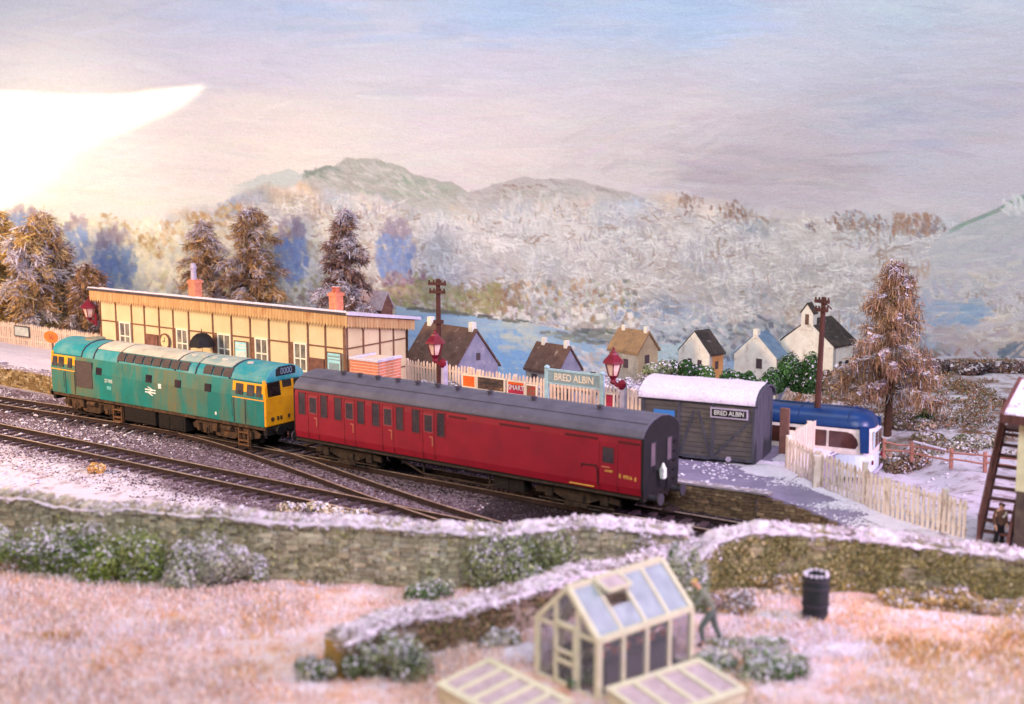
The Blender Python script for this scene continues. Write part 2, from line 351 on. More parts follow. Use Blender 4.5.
    strokes(170, (345, 462), (163, 204), (6, 22), (2, 5), (.35, .3), [(168, 176, 168), (158, 170, 158), (180, 174, 174), (190, 184, 182), (150, 164, 152)], (.3, .8), 5, mask=lambda x, y: y > np.interp(x, [345, 380, 414, 470], [164, 162, 178, 196]))
    strokes(60, (306, 345), (167, 178), (6, 14), (2, 4), (.1, .3), [(138, 150, 144), (148, 158, 152)], (.5, .9), 4, mask=lambda x, y: y > np.interp(x, [306, 322, 345], [173, 168, 163]))
    strokes(30, (400, 466), (180, 196), (10, 20), (2, 4), (.3, .1), [(172, 194, 176), (164, 184, 164)], (.5, .8), 4, mask=lambda x, y: y > np.interp(x, [400, 414, 470], [170, 177, 196]))
    fill([(455, 205), (470, 194), (488, 186), (505, 181), (530, 178), (560, 179), (592, 183), (615, 190), (650, 200), (700, 215), (740, 232)], (198, 190, 193), 262, seed=5)
    strokes(240, (478, 680), (182, 235), (6, 26), (2, 5), (.25, .3), [(176, 166, 170), (196, 188, 192), (184, 176, 182), (206, 200, 204), (168, 156, 156)], (.3, .75), 5, mask=lambda x, y: y > np.interp(x, [478, 505, 560, 615, 680], [192, 182, 181, 191, 209]))
    strokes(36, (500, 545), (183, 200), (5, 14), (2, 4), (.2, .3), [(160, 132, 122), (150, 128, 124)], (.4, .7), 5)
    for _ in range(900):      # broken snow over both mountains
        x = rng.uniform(300, 690); r = np.interp(x, [300, 322, 346, 380, 414, 470, 505, 560, 615, 690], [178, 168, 161, 160, 175, 195, 183, 180, 191, 213]); y = r+4+abs(rng.normal(0, 13))
        dab(x, y, rng.uniform(5, 20), rng.uniform(1.2, 3.6), rng.normal(.5 if x < 470 else .3, .35), np.array([(214, 208, 210), (204, 204, 206), (224, 218, 218), (190, 188, 186), (176, 174, 168)][rng.integers(5)])+rng.normal(0, 5), rng.uniform(.2, .6), .6)
    # snowy slopes over the whole width: layered shoulders, patches of colour that hang together, mist between
    def field(sc, seed, ang=0., st=1.):
        u = (xx*math.cos(ang)+yy*math.sin(ang)); v = (-xx*math.sin(ang)+yy*math.cos(ang))*st
        return fbm2(u+900, v+900, sc, seed)
    def fbm2(x, y, sc, seed):
        out = np.zeros_like(x)
        for k in range(5):
            G = np.random.default_rng(seed+k).random((128, 128)); p, q = x*sc*2**k, y*sc*2**k; i, j = np.floor(p).astype(int), np.floor(q).astype(int); f, g = p-i, q-j
            f = f*f*(3-2*f); g = g*g*(3-2*g); h = lambda m, n: G[m % 128, n % 128]
            out += (h(i, j)*(1-f)*(1-g)+h(i+1, j)*f*(1-g)+h(i, j+1)*(1-f)*g+h(i+1, j+1)*f*g)/1.8**k
        return (out-out.mean())/out.std()
    xs0 = [-300, 0, 120, 225, 262, 300, 345, 390, 440, 480, 540, 600, 660, 720, 800, 900, 960, 1024, 1330]
    top0 = [205, 215, 222, 204, 186, 183, 190, 201, 212, 206, 204, 202, 197, 205, 216, 217, 218, 222, 220]
    def sl(x): return float(np.interp(x, xs0, top0))
    def slope(pts, base, tint, seed, ang, soft, n=.09, amp=2.2, a=1.):
        xs = np.arange(Wd)+CX0; r = np.interp(xs, [p[0] for p in pts], [p[1] for p in pts])+smooth(n, amp, xs, seed)
        sf = np.interp(xs, [q[0] for q in soft], [q[1] for q in soft])
        k = np.clip((yy-r[None, :])/sf[None, :]+.5, 0, 1)*a
        f1 = field(.007, seed+1, ang, 2.2)[..., None]; f2 = field(.02, seed+7, ang+.4, 1.6)[..., None]; f3 = field(.05, seed+13, ang, 1.3)[..., None]; f4 = field(.16, seed+19, 0, .5)[..., None]
        c = np.array(base, np.float32)-4+(f1*np.array(tint[0])+f2*np.array(tint[1])+f3*np.array(tint[2]))*1.7+f4*6
        C[:] = C*(1-k[..., None])+c*k[..., None]
    slope(list(zip(xs0, top0)), (205, 201, 205), ((7, 6, 4), (-9, -3, 5), (6, 5, 5)), 30, .35, [(-300, 8), (200, 10), (262, 6), (420, 8), (500, 14), (640, 14), (700, 15), (930, 16), (1330, 20)])
    slope([(-300, 262), (200, 250), (330, 240), (400, 246), (480, 258), (560, 262), (640, 250), (720, 246), (820, 258), (900, 250), (980, 244), (1330, 256)], (198, 192, 198), ((10, 6, 0), (-10, -3, 6), (7, 6, 6)), 50, .2, [(-300, 20), (1330, 26)], amp=5, a=.8)
    slope([(-300, 300), (300, 285), (460, 292), (560, 300), (640, 292), (720, 284), (800, 296), (900, 290), (1330, 290)], (192, 187, 196), ((9, 5, 0), (-10, -2, 8), (7, 6, 6)), 70, .1, [(-300, 22), (1330, 22)], amp=5, a=.75)
    pal = [(226, 220, 222), (212, 206, 210), (200, 198, 208), (216, 208, 202)]
    def sweep(n, x0, x1, y0, y1, pal, l=(6, 20), w=(3, 8), ang=(1.45, .4), a=(.35, .85), jit=5, blend=0.):
        strokes(n, (x0, x1), (y0, y1), l, w, ang, pal, a, jit, blend, mask=lambda x, y: y > sl(x)+4+rng.normal(0, 3))
    # brushwork: each stroke takes the colour beneath it, lightened or greyed
    for _ in range(15000):
        x = rng.uniform(CX0+40, CX0+Wd-40); y = rng.uniform(190, 400)
        if y < sl(x)+2: continue
        c = at(x, y)+rng.normal(0, 8)+rng.normal(0, 3, 3); dab(x, y, rng.uniform(5, 22), rng.uniform(1.4, 5), rng.normal((.3, -.25, 1.4, .8)[rng.integers(4)], .4), c, rng.uniform(.4, .9), .6)
    # clumps of bristled snow, thick white paint
    for _ in range(330):
        cx, cy = rng.uniform(180, 1040), rng.uniform(205, 335)
        if cy < sl(cx)+8: continue
        for _ in range(int(rng.uniform(4, 16))):
            x, y = cx+rng.normal(0, 9), cy+rng.normal(0, 4); dab(x, y, rng.uniform(3, 9), rng.uniform(1, 3), rng.normal((1.5, .3)[rng.integers(2)], .5), np.array((236, 233, 236))+rng.normal(0, 6), rng.uniform(.4, .85), .5)
    for _ in range(340):
        cx, cy = rng.uniform(240, 1040), rng.uniform(215, 335); cc = [(190, 206, 220), (200, 190, 182), (196, 178, 166), (182, 188, 206), (200, 206, 198), (208, 186, 172)][rng.integers(6)]
        if cy < sl(cx)+10: continue
        for _ in range(int(rng.uniform(4, 12))):
            x, y = cx+rng.normal(0, 10), cy+rng.normal(0, 4.5); dab(x, y, rng.uniform(4, 14), rng.uniform(1.5, 4), rng.normal(.8, .7), np.array(cc)-8+rng.normal(0, 8), rng.uniform(.3, .7), .5)
    sweep(240, 240, 640, 205, 300, [(200, 208, 208), (196, 206, 214), (214, 206, 198)], (14, 44), (2, 6), (.45, .3), (.15, .45))
    sweep(260, 620, 1024, 235, 330, [(206, 200, 210), (198, 202, 214), (216, 208, 208), (224, 218, 224)], (14, 46), (2, 6), (.05, .4), (.15, .45))
    strokes(260, (500, 575), (190, 228), (5, 14), (1.2, 3), (1.5, .15), [(232, 226, 224), (224, 218, 218), (212, 214, 220)], (.3, .8), 5, mask=lambda x, y: y > 200+6*math.sin(x*.3))
    for _ in range(90):      # mist over the ridges
        x = rng.uniform(480, 960); dab(x, rng.uniform(205, 262), rng.uniform(40, 90), rng.uniform(6, 16), rng.normal(.05, .15), (224, 216, 222), rng.uniform(.08, .25), .4)
    w_ = np.clip((yy-205)/25, 0, 1)*np.clip((330-yy)/40, 0, 1); w_ = (w_*.68)[..., None]; g = C.mean(-1, keepdims=True)*np.array([1.018, .998, 1.012])+3; C[:] = C*(1-w_)+g*w_
    for _ in range(3000):      # scratchy frost: thin dry-brush lines
        x = rng.uniform(225, 1050); y = rng.uniform(195, 345)
        if y < sl(x)+3: continue
        k_ = rng.random(); dab(x, y, rng.uniform(4, 14), rng.uniform(.9, 1.7), rng.normal((1.5, .25, -.3)[rng.integers(3)], .3), (np.array((238, 234, 238)) if k_ < .62 else np.array((176, 166, 174)) if k_ < .9 else np.array((168, 146, 140)))+rng.normal(0, 6), rng.uniform(.2, .5), .4)
    mw = np.clip((yy-186)/30, 0, 1)*np.clip((345-yy)/70, 0, 1)*.17*np.clip(1+.5*field(.008, 333, .2, 2.), .3, 1.9); mw = np.clip(mw, 0, .62)[..., None]; wm = np.clip((480-xx)/300, 0, 1)[..., None]; C[:] = C*(1-mw)+(np.array([224, 216, 221])*(1-wm)+np.array([236, 226, 214])*wm)*mw
    for _ in range(900):       # crisp clumps: white, lilac-grey and brown
        cx, cy = rng.uniform(230, 1040), rng.uniform(200, 340)
        if cy < sl(cx)+6: continue
        k_ = rng.random(); cc = np.array((244, 240, 243) if k_ < .6 else (184, 174, 188) if k_ < .82 else (172, 150, 142)); an = (1.5, .3, -.25)[rng.integers(3)]
        for _ in range(int(rng.uniform(3, 9))):
            dab(cx+rng.normal(0, 8), cy+rng.normal(0, 3.5), rng.uniform(4, 11), rng.uniform(1, 2.4), rng.normal(an, .3), cc+rng.normal(0, 5), rng.uniform(.35, .85), .45)
    # brown hill patches
    strokes(420, (672, 768), (194, 228), (3, 8), (1.5, 3.5), (1.2, .6), [(156, 126, 112), (172, 142, 126), (150, 124, 118), (184, 162, 154), (200, 186, 184)], (.35, .8), 7, mask=lambda x, y: abs(y-np.interp(x, [672, 700, 768], [201, 203, 222])) < 5+4*math.sin(x*.13)+rng.normal(0, 2))
    strokes(520, (806, 945), (212, 240), (3, 8), (1.5, 3.5), (1.3, .6), [(156, 122, 110), (172, 140, 126), (146, 130, 138), (150, 154, 170), (200, 188, 192)], (.35, .8), 7, mask=lambda x, y: abs(y-225-3*math.sin(x*.05)) < 6+4*math.sin(x*.09)+rng.normal(0, 2))
    strokes(110, (893, 930), (214, 234), (3, 8), (2, 4), (1.5, .3), [(172, 134, 118), (186, 150, 132)], (.3, .7), 6)
    strokes(60, (915, 938), (262, 278), (3, 8), (2, 4), (1.4, .4), [(196, 170, 160), (206, 182, 172)], (.4, .7), 5, mask=lambda x, y: abs(x-926)+abs(y-270) < 11)
    # green mountain at the right
    fill([(930, 250), (946, 232), (962, 222), (985, 213), (1002, 206), (1016, 197), (1040, 188), (1120, 176), (1330, 190)], (204, 204, 212), 300, n=.1, amp=1.2, seed=14)
    strokes(240, (945, 1100), (195, 252), (8, 30), (2, 6), (-.25, .3), [(208, 208, 214), (194, 200, 204), (214, 210, 217), (198, 196, 208)], (.3, .7), 4, mask=lambda x, y: y > np.interp(x, [945, 962, 1002, 1040, 1100], [235, 225, 209, 191, 180]))
    for i in range(40):
        t = i/40; dab(955+t*110, np.interp(955+t*110, [946, 962, 985, 1002, 1016, 1040, 1120], [232, 222, 213, 206, 197, 188, 176])+3, 14, 4, -.42, (158+rng.normal(0, 6), 176+rng.normal(0, 5), 168), .7)
    strokes(26, (1004, 1024), (196, 214), (5, 14), (2, 5), (1.3, .4), [(236, 234, 236), (224, 224, 230)], (.6, .95), 4)
    sweep(300, 930, 1300, 236, 340, [(222, 216, 224), (212, 206, 218), (228, 218, 214), (200, 196, 212)], (14, 50), (3, 7), (-.1, .3))
    strokes(70, (905, 985), (300, 325), (10, 34), (3, 6), (-.1, .15), [(146, 172, 212), (160, 184, 216), (172, 184, 212)], (.4, .85), 5)
    strokes(120, (870, 960), (286, 345), (8, 22), (3, 7), (.3, .8), [(186, 182, 206), (200, 192, 206), (178, 186, 210)], (.3, .7), 5)
    strokes(120, (940, 1100), (330, 362), (8, 30), (3, 7), (-.2, .3), [(206, 186, 188), (214, 200, 200), (190, 178, 188)], (.3, .7), 6)
    strokes(60, (1000, 1060), (344, 372), (8, 22), (3, 6), (-.3, .3), [(104, 118, 140), (120, 130, 150)], (.6, .9), 6)
    # tan tree line at the left
    strokes(620, (140, 300), (204, 258), (4, 10), (2, 5), (1.2, .7), [(202, 168, 124), (186, 148, 104), (214, 184, 146), (172, 138, 108), (222, 198, 168)], (.4, .9), 8, mask=lambda x, y: abs(y-np.interp(x, [140, 160, 195, 215, 240, 270, 300], [246, 240, 228, 226, 216, 236, 244])) < 15+4*math.sin(x*.2))
    strokes(160, (100, 170), (215, 250), (4, 9), (2, 5), (1.3, .6), [(170, 140, 104), (186, 158, 120), (196, 176, 150)], (.5, .9), 8, mask=lambda x, y: abs(y-np.interp(x, [100, 110, 130, 170], [222, 224, 236, 246])) < 9)
    strokes(1500, (-40, 345), (222, 312), (4, 12), (2, 6), (1.2, .6), [(240, 232, 216), (232, 226, 214), (226, 224, 220), (236, 226, 204), (222, 214, 196)], (.35, .8), 6)
    strokes(200, (270, 420), (240, 262), (4, 10), (2, 4), (1.2, .6), [(200, 178, 158), (186, 168, 152)], (.2, .6), 8)
    # blue-violet painted trees
    for cx, cy, rx, ry, n in ((114, 262, 22, 36, 240), (76, 238, 12, 24, 90), (291, 252, 17, 34, 230), (396, 252, 19, 34, 280), (20, 222, 20, 16, 120)):
        for _ in range(n):
            t, q = rng.random()*6.28, rng.random()**.6
            x, y = cx+math.cos(t)*rx*q, cy+math.sin(t)*ry*q; up = y < cy-ry*.45
            c = np.array([(122, 146, 204), (142, 162, 212), (150, 156, 196)][rng.integers(3)] if not up else [(160, 142, 160), (170, 158, 180)][rng.integers(2)])
            dab(x, y, rng.uniform(5, 12), rng.uniform(3, 7), rng.normal(1.5, .4), c+rng.normal(0, 7), rng.uniform(.25, .65))
    # low growth on the far shore
    strokes(420, (150, 530), (268, 312), (4, 11), (2, 6), (1.4, .6), [(176, 164, 120), (150, 142, 110), (186, 170, 150), (160, 130, 128), (196, 190, 150), (140, 124, 134)], (.3, .8), 8, mask=lambda x, y: y > np.interp(x, [150, 300, 420, 530], [272, 276, 276, 296]))
    strokes(150, (385, 425), (272, 303), (4, 9), (2, 5), (1.4, .6), [(140, 112, 130), (160, 132, 146), (186, 166, 178)], (.5, .9), 8)
    strokes(140, (462, 520), (286, 316), (4, 11), (2, 5), (1.4, .5), [(170, 140, 108), (150, 126, 110), (140, 128, 116)], (.5, .9), 8)
    strokes(200, (516, 640), (280, 330), (3, 8), (2, 5), (1.3, .6), [(176, 138, 110), (200, 170, 140), (150, 150, 130), (130, 130, 130), (190, 196, 176)], (.4, .9), 9)
    strokes(120, (440, 640), (296, 330), (4, 8), (4, 7), (1.5, .15), [(242, 236, 234), (232, 226, 230)], (.7, 1), 4, mask=lambda x, y: abs(y-np.interp(x, [440, 500, 560, 640], [302, 316, 316, 322])) < 9, br=.2)
    strokes(520, (372, 500), (280, 312), (4, 12), (2, 5), (.6, .7), [(168, 166, 118), (150, 148, 104), (184, 180, 140), (162, 140, 112), (190, 170, 150)], (.3, .75), 8, mask=lambda x, y: y > 284+6*math.sin(x*.07)+rng.normal(0, 2) and y < np.interp(x, [372, 420, 480, 500], [310, 309, 314, 316]))
    # the loch
    shore = [(395, 305), (420, 310), (480, 316), (520, 322), (556, 328), (600, 337), (640, 346)]
    xs = np.arange(Wd)+CX0; st = np.interp(xs, [p[0] for p in shore], [p[1] for p in shore])
    k = np.clip(yy-st[None, :], 0, 1)*np.clip(396-yy, 0, 1)*((xs > 395) & (xs < 640))[None, :]
    wat = np.array([176, 198, 216])+(np.array([150, 180, 222])-np.array([176, 198, 216]))*np.clip((yy-312)/40, 0, 1)[..., None]
    C[:] = C*(1-k[..., None])+wat*k[..., None]
    strokes(620, (400, 620), (312, 392), (10, 34), (1.5, 3.5), (.04, .06), [(150, 186, 224), (136, 176, 222), (170, 196, 222), (160, 184, 214), (188, 204, 216)], (.3, .8), 5, mask=lambda x, y: y > np.interp(x, [p[0] for p in shore], [p[1] for p in shore])+2)
    strokes(90, (486, 530), (335, 378), (8, 24), (2, 5), (1.2, .6), [(122, 168, 224), (134, 178, 228)], (.3, .7), 4)
    strokes(70, (505, 545), (318, 352), (8, 20), (3, 6), (.4, .3), [(206, 206, 196), (196, 204, 206)], (.2, .5), 4)
    strokes(150, (408, 530), (308, 322), (8, 18), (2, 3), (.12, .05), [(96, 100, 104), (120, 120, 110)], (.6, .9), 6, mask=lambda x, y: abs(y-np.interp(x, [p[0] for p in shore], [p[1] for p in shore])) < 1.6)
    strokes(170, (545, 640), (328, 346), (6, 18), (2, 4), (.1, .2), [(128, 134, 132), (146, 150, 142), (110, 116, 124), (168, 170, 164)], (.5, .9), 7, mask=lambda x, y: abs(y-np.interp(x, [545, 590, 640], [334, 336, 340])) < np.interp(x, [545, 580, 640], [2, 7, 9]))
    strokes(130, (560, 650), (346, 378), (5, 14), (2, 5), (.6, .7), [(228, 222, 226), (216, 210, 216), (190, 184, 192), (206, 186, 176)], (.5, .9), 6)
    # dark blue-grey woods behind the white houses
    strokes(420, (640, 800), (318, 362), (5, 14), (3, 6), (1.0, .7), [(120, 126, 142), (140, 148, 162), (104, 110, 126), (160, 168, 182), (190, 200, 214)], (.4, .85), 8, mask=lambda x, y: y > np.interp(x, [640, 680, 720, 740, 770, 785, 800], [322, 330, 326, 320, 318, 316, 330]))
    strokes(160, (640, 730), (318, 350), (5, 12), (2, 4), (.4, .7), [(226, 222, 228), (206, 208, 220), (176, 186, 200)], (.5, .9), 6)
    strokes(60, (645, 700), (345, 366), (8, 20), (2, 4), (.1, .2), [(178, 206, 222), (190, 212, 224)], (.6, .9), 5)
    strokes(200, (800, 1000), (340, 376), (5, 13), (2, 5), (.5, .7), [(150, 128, 132), (126, 112, 126), (186, 170, 178), (214, 204, 212), (160, 120, 110)], (.5, .9), 8, mask=lambda x, y: y > 352+4*math.sin(x*.07))
    C[:] += rng.normal(0, 3.0, C.shape[:2])[..., None]+rng.normal(0, 1.5, C.shape)
    return np.clip(C, 0, 255)

def build_backdrop():
    C = mural()
    ys, xs = np.arange(CHT)+CY0, np.arange(CWD)+CX0
    X, Y = np.meshgrid(xs, ys)
    a = (X-512)/FPX; b = (352-Y)/FPX
    rx, ry, rz = a, CP+b*SP, -SP+b*CP
    t = BP.dot(BN)/(rx*BN.x+ry*BN.y)
    V = np.stack([rx*t, ry*t, CAMH+rz*t], -1).reshape(-1, 3)
    i = np.arange(CHT*CWD).reshape(CHT, CWD)
    F = np.stack([i[:-1, :-1], i[1:, :-1], i[1:, 1:], i[:-1, 1:]], -1).reshape(-1, 4)
    # a board has a thickness: rim and back
    n = len(V); cor = [0, CWD-1, CHT*CWD-1, (CHT-1)*CWD]
    back = V[cor]-np.array(BN)*.3
    V = np.concatenate([V, back])
    F = np.concatenate([F, np.array([[n+3, n+2, n+1, n], [cor[0], cor[1], n+1, n], [cor[1], cor[2], n+2, n+1], [cor[2], cor[3], n+3, n+2], [cor[3], cor[0], n, n+3]])])
    m = bpy.data.materials.new('mural_paint'); m.use_nodes = True; nt = m.node_tree; N = nt.nodes; L = nt.links
    bs = N['Principled BSDF']; bs.inputs['Roughness'].default_value = .8; bs.inputs['Specular IOR Level'].default_value = .15
    at = N.new('ShaderNodeAttribute'); at.attribute_name = 'Paint'; L.new(at.outputs['Color'], bs.inputs['Base Color'])
    tc = N.new('ShaderNodeTexCoord')
    mp = N.new('ShaderNodeMapping'); mp.inputs['Scale'].default_value = (1, 1, 3.2); L.new(tc.outputs['Object'], mp.inputs[0])
    ns = N.new('ShaderNodeTexNoise'); ns.inputs['Scale'].default_value = 1.6; ns.inputs['Detail'].default_value = 8; ns.inputs['Roughness'].default_value = .75; L.new(mp.outputs[0], ns.inputs[0])
    bw = N.new('ShaderNodeRGBToBW'); L.new(at.outputs['Color'], bw.inputs[0])
    ad = N.new('ShaderNodeMath'); ad.operation = 'MULTIPLY_ADD'; L.new(bw.outputs[0], ad.inputs[0]); ad.inputs[1].default_value = 1.6; L.new(ns.outputs['Fac'], ad.inputs[2])
    bp = N.new('ShaderNodeBump'); bp.inputs['Strength'].default_value = .55; bp.inputs['Distance'].default_value = .12; L.new(ad.outputs[0], bp.inputs['Height']); L.new(bp.outputs[0], bs.inputs['Normal'])
    o = np_mesh('backdrop', V, F, None, m)
    c = (C*ALB/255).reshape(-1, 3); c = np.where(c <= .04045, c/12.92, ((c+.055)/1.055)**2.4)
    c = np.concatenate([c, np.full((4, 3), .5)])
    pa = o.data.attributes.new('Paint', 'FLOAT_COLOR', 'POINT'); pa.data.foreach_set('color', np.concatenate([c, np.ones((len(c), 1))], 1).astype(np.float32).ravel())
    tag(o, 'painted backdrop of snowy hills, a loch and a pale sky', 'backdrop', kind='structure')
ALB = .955
build_backdrop()

# ------------------------------------------------------------------ the lie of the land
WALLB = [(-60, 552, 486), (0, 560, 494), (55, 564, 500), (110, 568, 503), (160, 572, 507), (200, 575, 510), (250, 579, 513), (300, 582, 517), (350, 585, 520), (400, 588, 523), (460, 590, 526), (520, 590, 526), (560, 590, 524), (600, 589, 524), (650, 588, 526), (686, 586, 530)]
WALLR = [(696, 594, 556), (706, 593, 546), (718, 592, 538), (734, 591, 531), (765, 590, 526), (800, 591, 528), (850, 593, 534), (900, 597, 540), (950, 600, 546), (1000, 604, 551), (1040, 607, 557), (1110, 612, 564)]
ZF = .9
def path(tbl):
    out = []
    for x, yb, yt in tbl:
        p = P(x, yb, ZF); q = D(x, yt, p.y+.25); out.append((p.x, p.y, q.z))
    return out
WPL, WPR = path(WALLB), path(WALLR)
_wx = np.array([-60]+[p[0] for p in WPL+WPR]+[60]); _wy = np.array([WPL[0][1]+6]+[p[1] for p in WPL+WPR]+[WPR[-1][1]-6])
def sstep(t): t = np.clip(t, 0, 1); return t*t*(3-2*t)
def ground_z(x, y):
    x = np.asarray(x, float); y = np.asarray(y, float)
    w = np.interp(x, _wx, _wy)
    field = ZF+np.clip((w-y)/8, 0, 1.2)*.42
    t = y-(w+.3)
    far = .75-.98*sstep(t/3.2)
    z = np.where(t < 0, field, far)
    dx, dy = x-ORG.x, y-ORG.y
    s = dx*DV.x+dy*DV.y; off = dx*NV.x+dy*NV.y
    right = sstep((s-3)/6)
    z = np.where((t > 0), z+(.2-(-.23))*right*sstep((t-3)/2)*0.9, z)
    behind = sstep((-off-3.2)/1.0)
    drop = sstep((y-61)/5)*sstep((17.5-x)/2.5)*sstep((x+15)/5)*sstep((-off-10.8)/2)
    z = np.where(t > 3.2, z*(1-behind)+behind*(.1+.25*sstep((-off-14)/20)-3.6*drop), z)
    z = z-.62*sstep((x-10)/3)*sstep((19.5-x)/2)*sstep((y-49)/3)*sstep((62-y)/4)*(off < -7)
    return z
def vnoise(x, y, sc, seed):
    rng = np.random.default_rng(seed); G = rng.random((64, 64))
    u, v = x*sc+100, y*sc+100; i, j = np.floor(u).astype(int), np.floor(v).astype(int); a, b = u-i, v-j
    a = a*a*(3-2*a); b = b*b*(3-2*b); g = lambda p, q: G[p % 64, q % 64]
    return g(i, j)*(1-a)*(1-b)+g(i+1, j)*a*(1-b)+g(i, j+1)*(1-a)*b+g(i+1, j+1)*a*b
def fbm(x, y, sc, seed): return sum(vnoise(x, y, sc*2**k, seed+k)/2**k for k in range(4))/1.875
def masks(x, y):
    dx, dy = x-ORG.x, y-ORG.y; s = dx*DV.x+dy*DV.y; off = dx*NV.x+dy*NV.y
    w = np.interp(x, _wx, _wy)
    ball = sstep((off+2.6)/.8)*sstep((7.6-off+1.5*(fbm(x, y, .5, 3)-.5)+1.2*sstep((s+22)/10))/1.3)*(y > w+.6)
    field = (y < w+.3)*1.
    scrub = sstep((x-12)/4)*sstep((y-56)/4)*1.
    return ball, field, scrub, s, off
def grid(x0, x1, y0, y1, st):
    xs, ys = np.arange(x0, x1+st/2, st), np.arange(y0, y1+st/2, st); X, Y = np.meshgrid(xs, ys); X, Y = X.ravel(), Y.ravel()
    i = np.arange(len(X)).reshape(len(ys), len(xs)); F = np.stack([i[:-1, :-1], i[:-1, 1:], i[1:, 1:], i[1:, :-1]], -1).reshape(-1, 4)
    return X, Y, F
def build_ground():
    X, Y, F = grid(-62, 48, 14, 104, .22)
    # stop at the foot of the backdrop
    lim = 88-.2*X+.6
    Y = np.minimum(Y, lim)
    ball, field, scrub, s, off = masks(X, Y)
    train_shade = sstep((s+8+2*(fbm(X, Y, .7, 28)-.5))/3); scrub = np.where(ball > .4, train_shade, scrub)  # train's shade painted into the ballast ground, carried in the scrub channel
    Z = ground_z(X, Y)+(fbm(X, Y, .9, 5)-.5)*np.where(field > 0, .22, .1)*(1-.7*ball)
    m = bpy.data.materials.new('ground_mix'); m.use_nodes = True; nt = m.node_tree; N = nt.nodes; L = nt.links
    b = N['Principled BSDF']; b.inputs['Roughness'].default_value = .95; b.inputs['Specular IOR Level'].default_value = .1
    tc = N.new('ShaderNodeTexCoord')
    def noise(sc, det=6):
        n = N.new('ShaderNodeTexNoise'); n.inputs['Scale'].default_value = sc; n.inputs['Detail'].default_value = det; n.inputs['Roughness'].default_value = .65; L.new(tc.outputs['Object'], n.inputs[0]); return n.outputs['Fac']
    def rng_(f, a, c):
        r = N.new('ShaderNodeMapRange'); r.inputs[1].default_value = a; r.inputs[2].default_value = c; L.new(f, r.inputs[0]); return r.outputs[0]
    def mix(f, a, c):
        x = N.new('ShaderNodeMix'); x.data_type = 'RGBA'; L.new(f, x.inputs[0])
        for i, q in ((6, a), (7, c)):
            if isinstance(q, tuple): x.inputs[i].default_value = (*lin(q), 1)
            else: L.new(q, x.inputs[i])
        return x.outputs[2]
    at = N.new('ShaderNodeAttribute'); at.attribute_name = 'Mask'; sp = N.new('ShaderNodeSeparateColor'); L.new(at.outputs['Color'], sp.inputs[0])
    ball_c = mix(rng_(noise(5), .42, .6), mix(rng_(noise(14), .4, .65), (78, 58, 66), (112, 90, 102)), (150, 130, 146))
    ball_c = mix(sp.outputs[2], ball_c, mix(rng_(noise(9), .4, .65), (34, 25, 29), (58, 44, 50)))  # darker ballast colours painted where the train's shade falls
    field_c = mix(rng_(noise(.7), .4, .62), mix(rng_(noise(3.5), .4, .65), (226, 176, 158), (208, 148, 116)), (228, 206, 214))
    snow_c = mix(rng_(noise(1.6), .5, .66), (216, 200, 216), mix(rng_(noise(6), .4, .6), (176, 150, 162), (140, 116, 118)))
    scrub_c = mix(rng_(noise(.55), .40, .56), mix(rng_(noise(4), .42, .6), (150, 104, 86), (112, 96, 72)), mix(rng_(noise(3), .5, .7), (220, 208, 222), (168, 146, 156)))
    c = mix(sp.outputs[2], snow_c, scrub_c); c = mix(sp.outputs[0], c, ball_c); c = mix(sp.outputs[1], c, field_c)
    L.new(c, b.inputs['Base Color'])
    bp = N.new('ShaderNodeBump'); bp.inputs['Strength'].default_value = .7; bp.inputs['Distance'].default_value = .08; L.new(noise(9), bp.inputs['Height']); L.new(bp.outputs[0], b.inputs['Normal'])
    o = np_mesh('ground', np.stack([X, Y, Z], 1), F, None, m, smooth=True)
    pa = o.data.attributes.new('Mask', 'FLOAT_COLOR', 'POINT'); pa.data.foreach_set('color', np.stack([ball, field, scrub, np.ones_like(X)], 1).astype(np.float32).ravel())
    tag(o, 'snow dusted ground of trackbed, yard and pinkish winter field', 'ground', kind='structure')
build_ground()

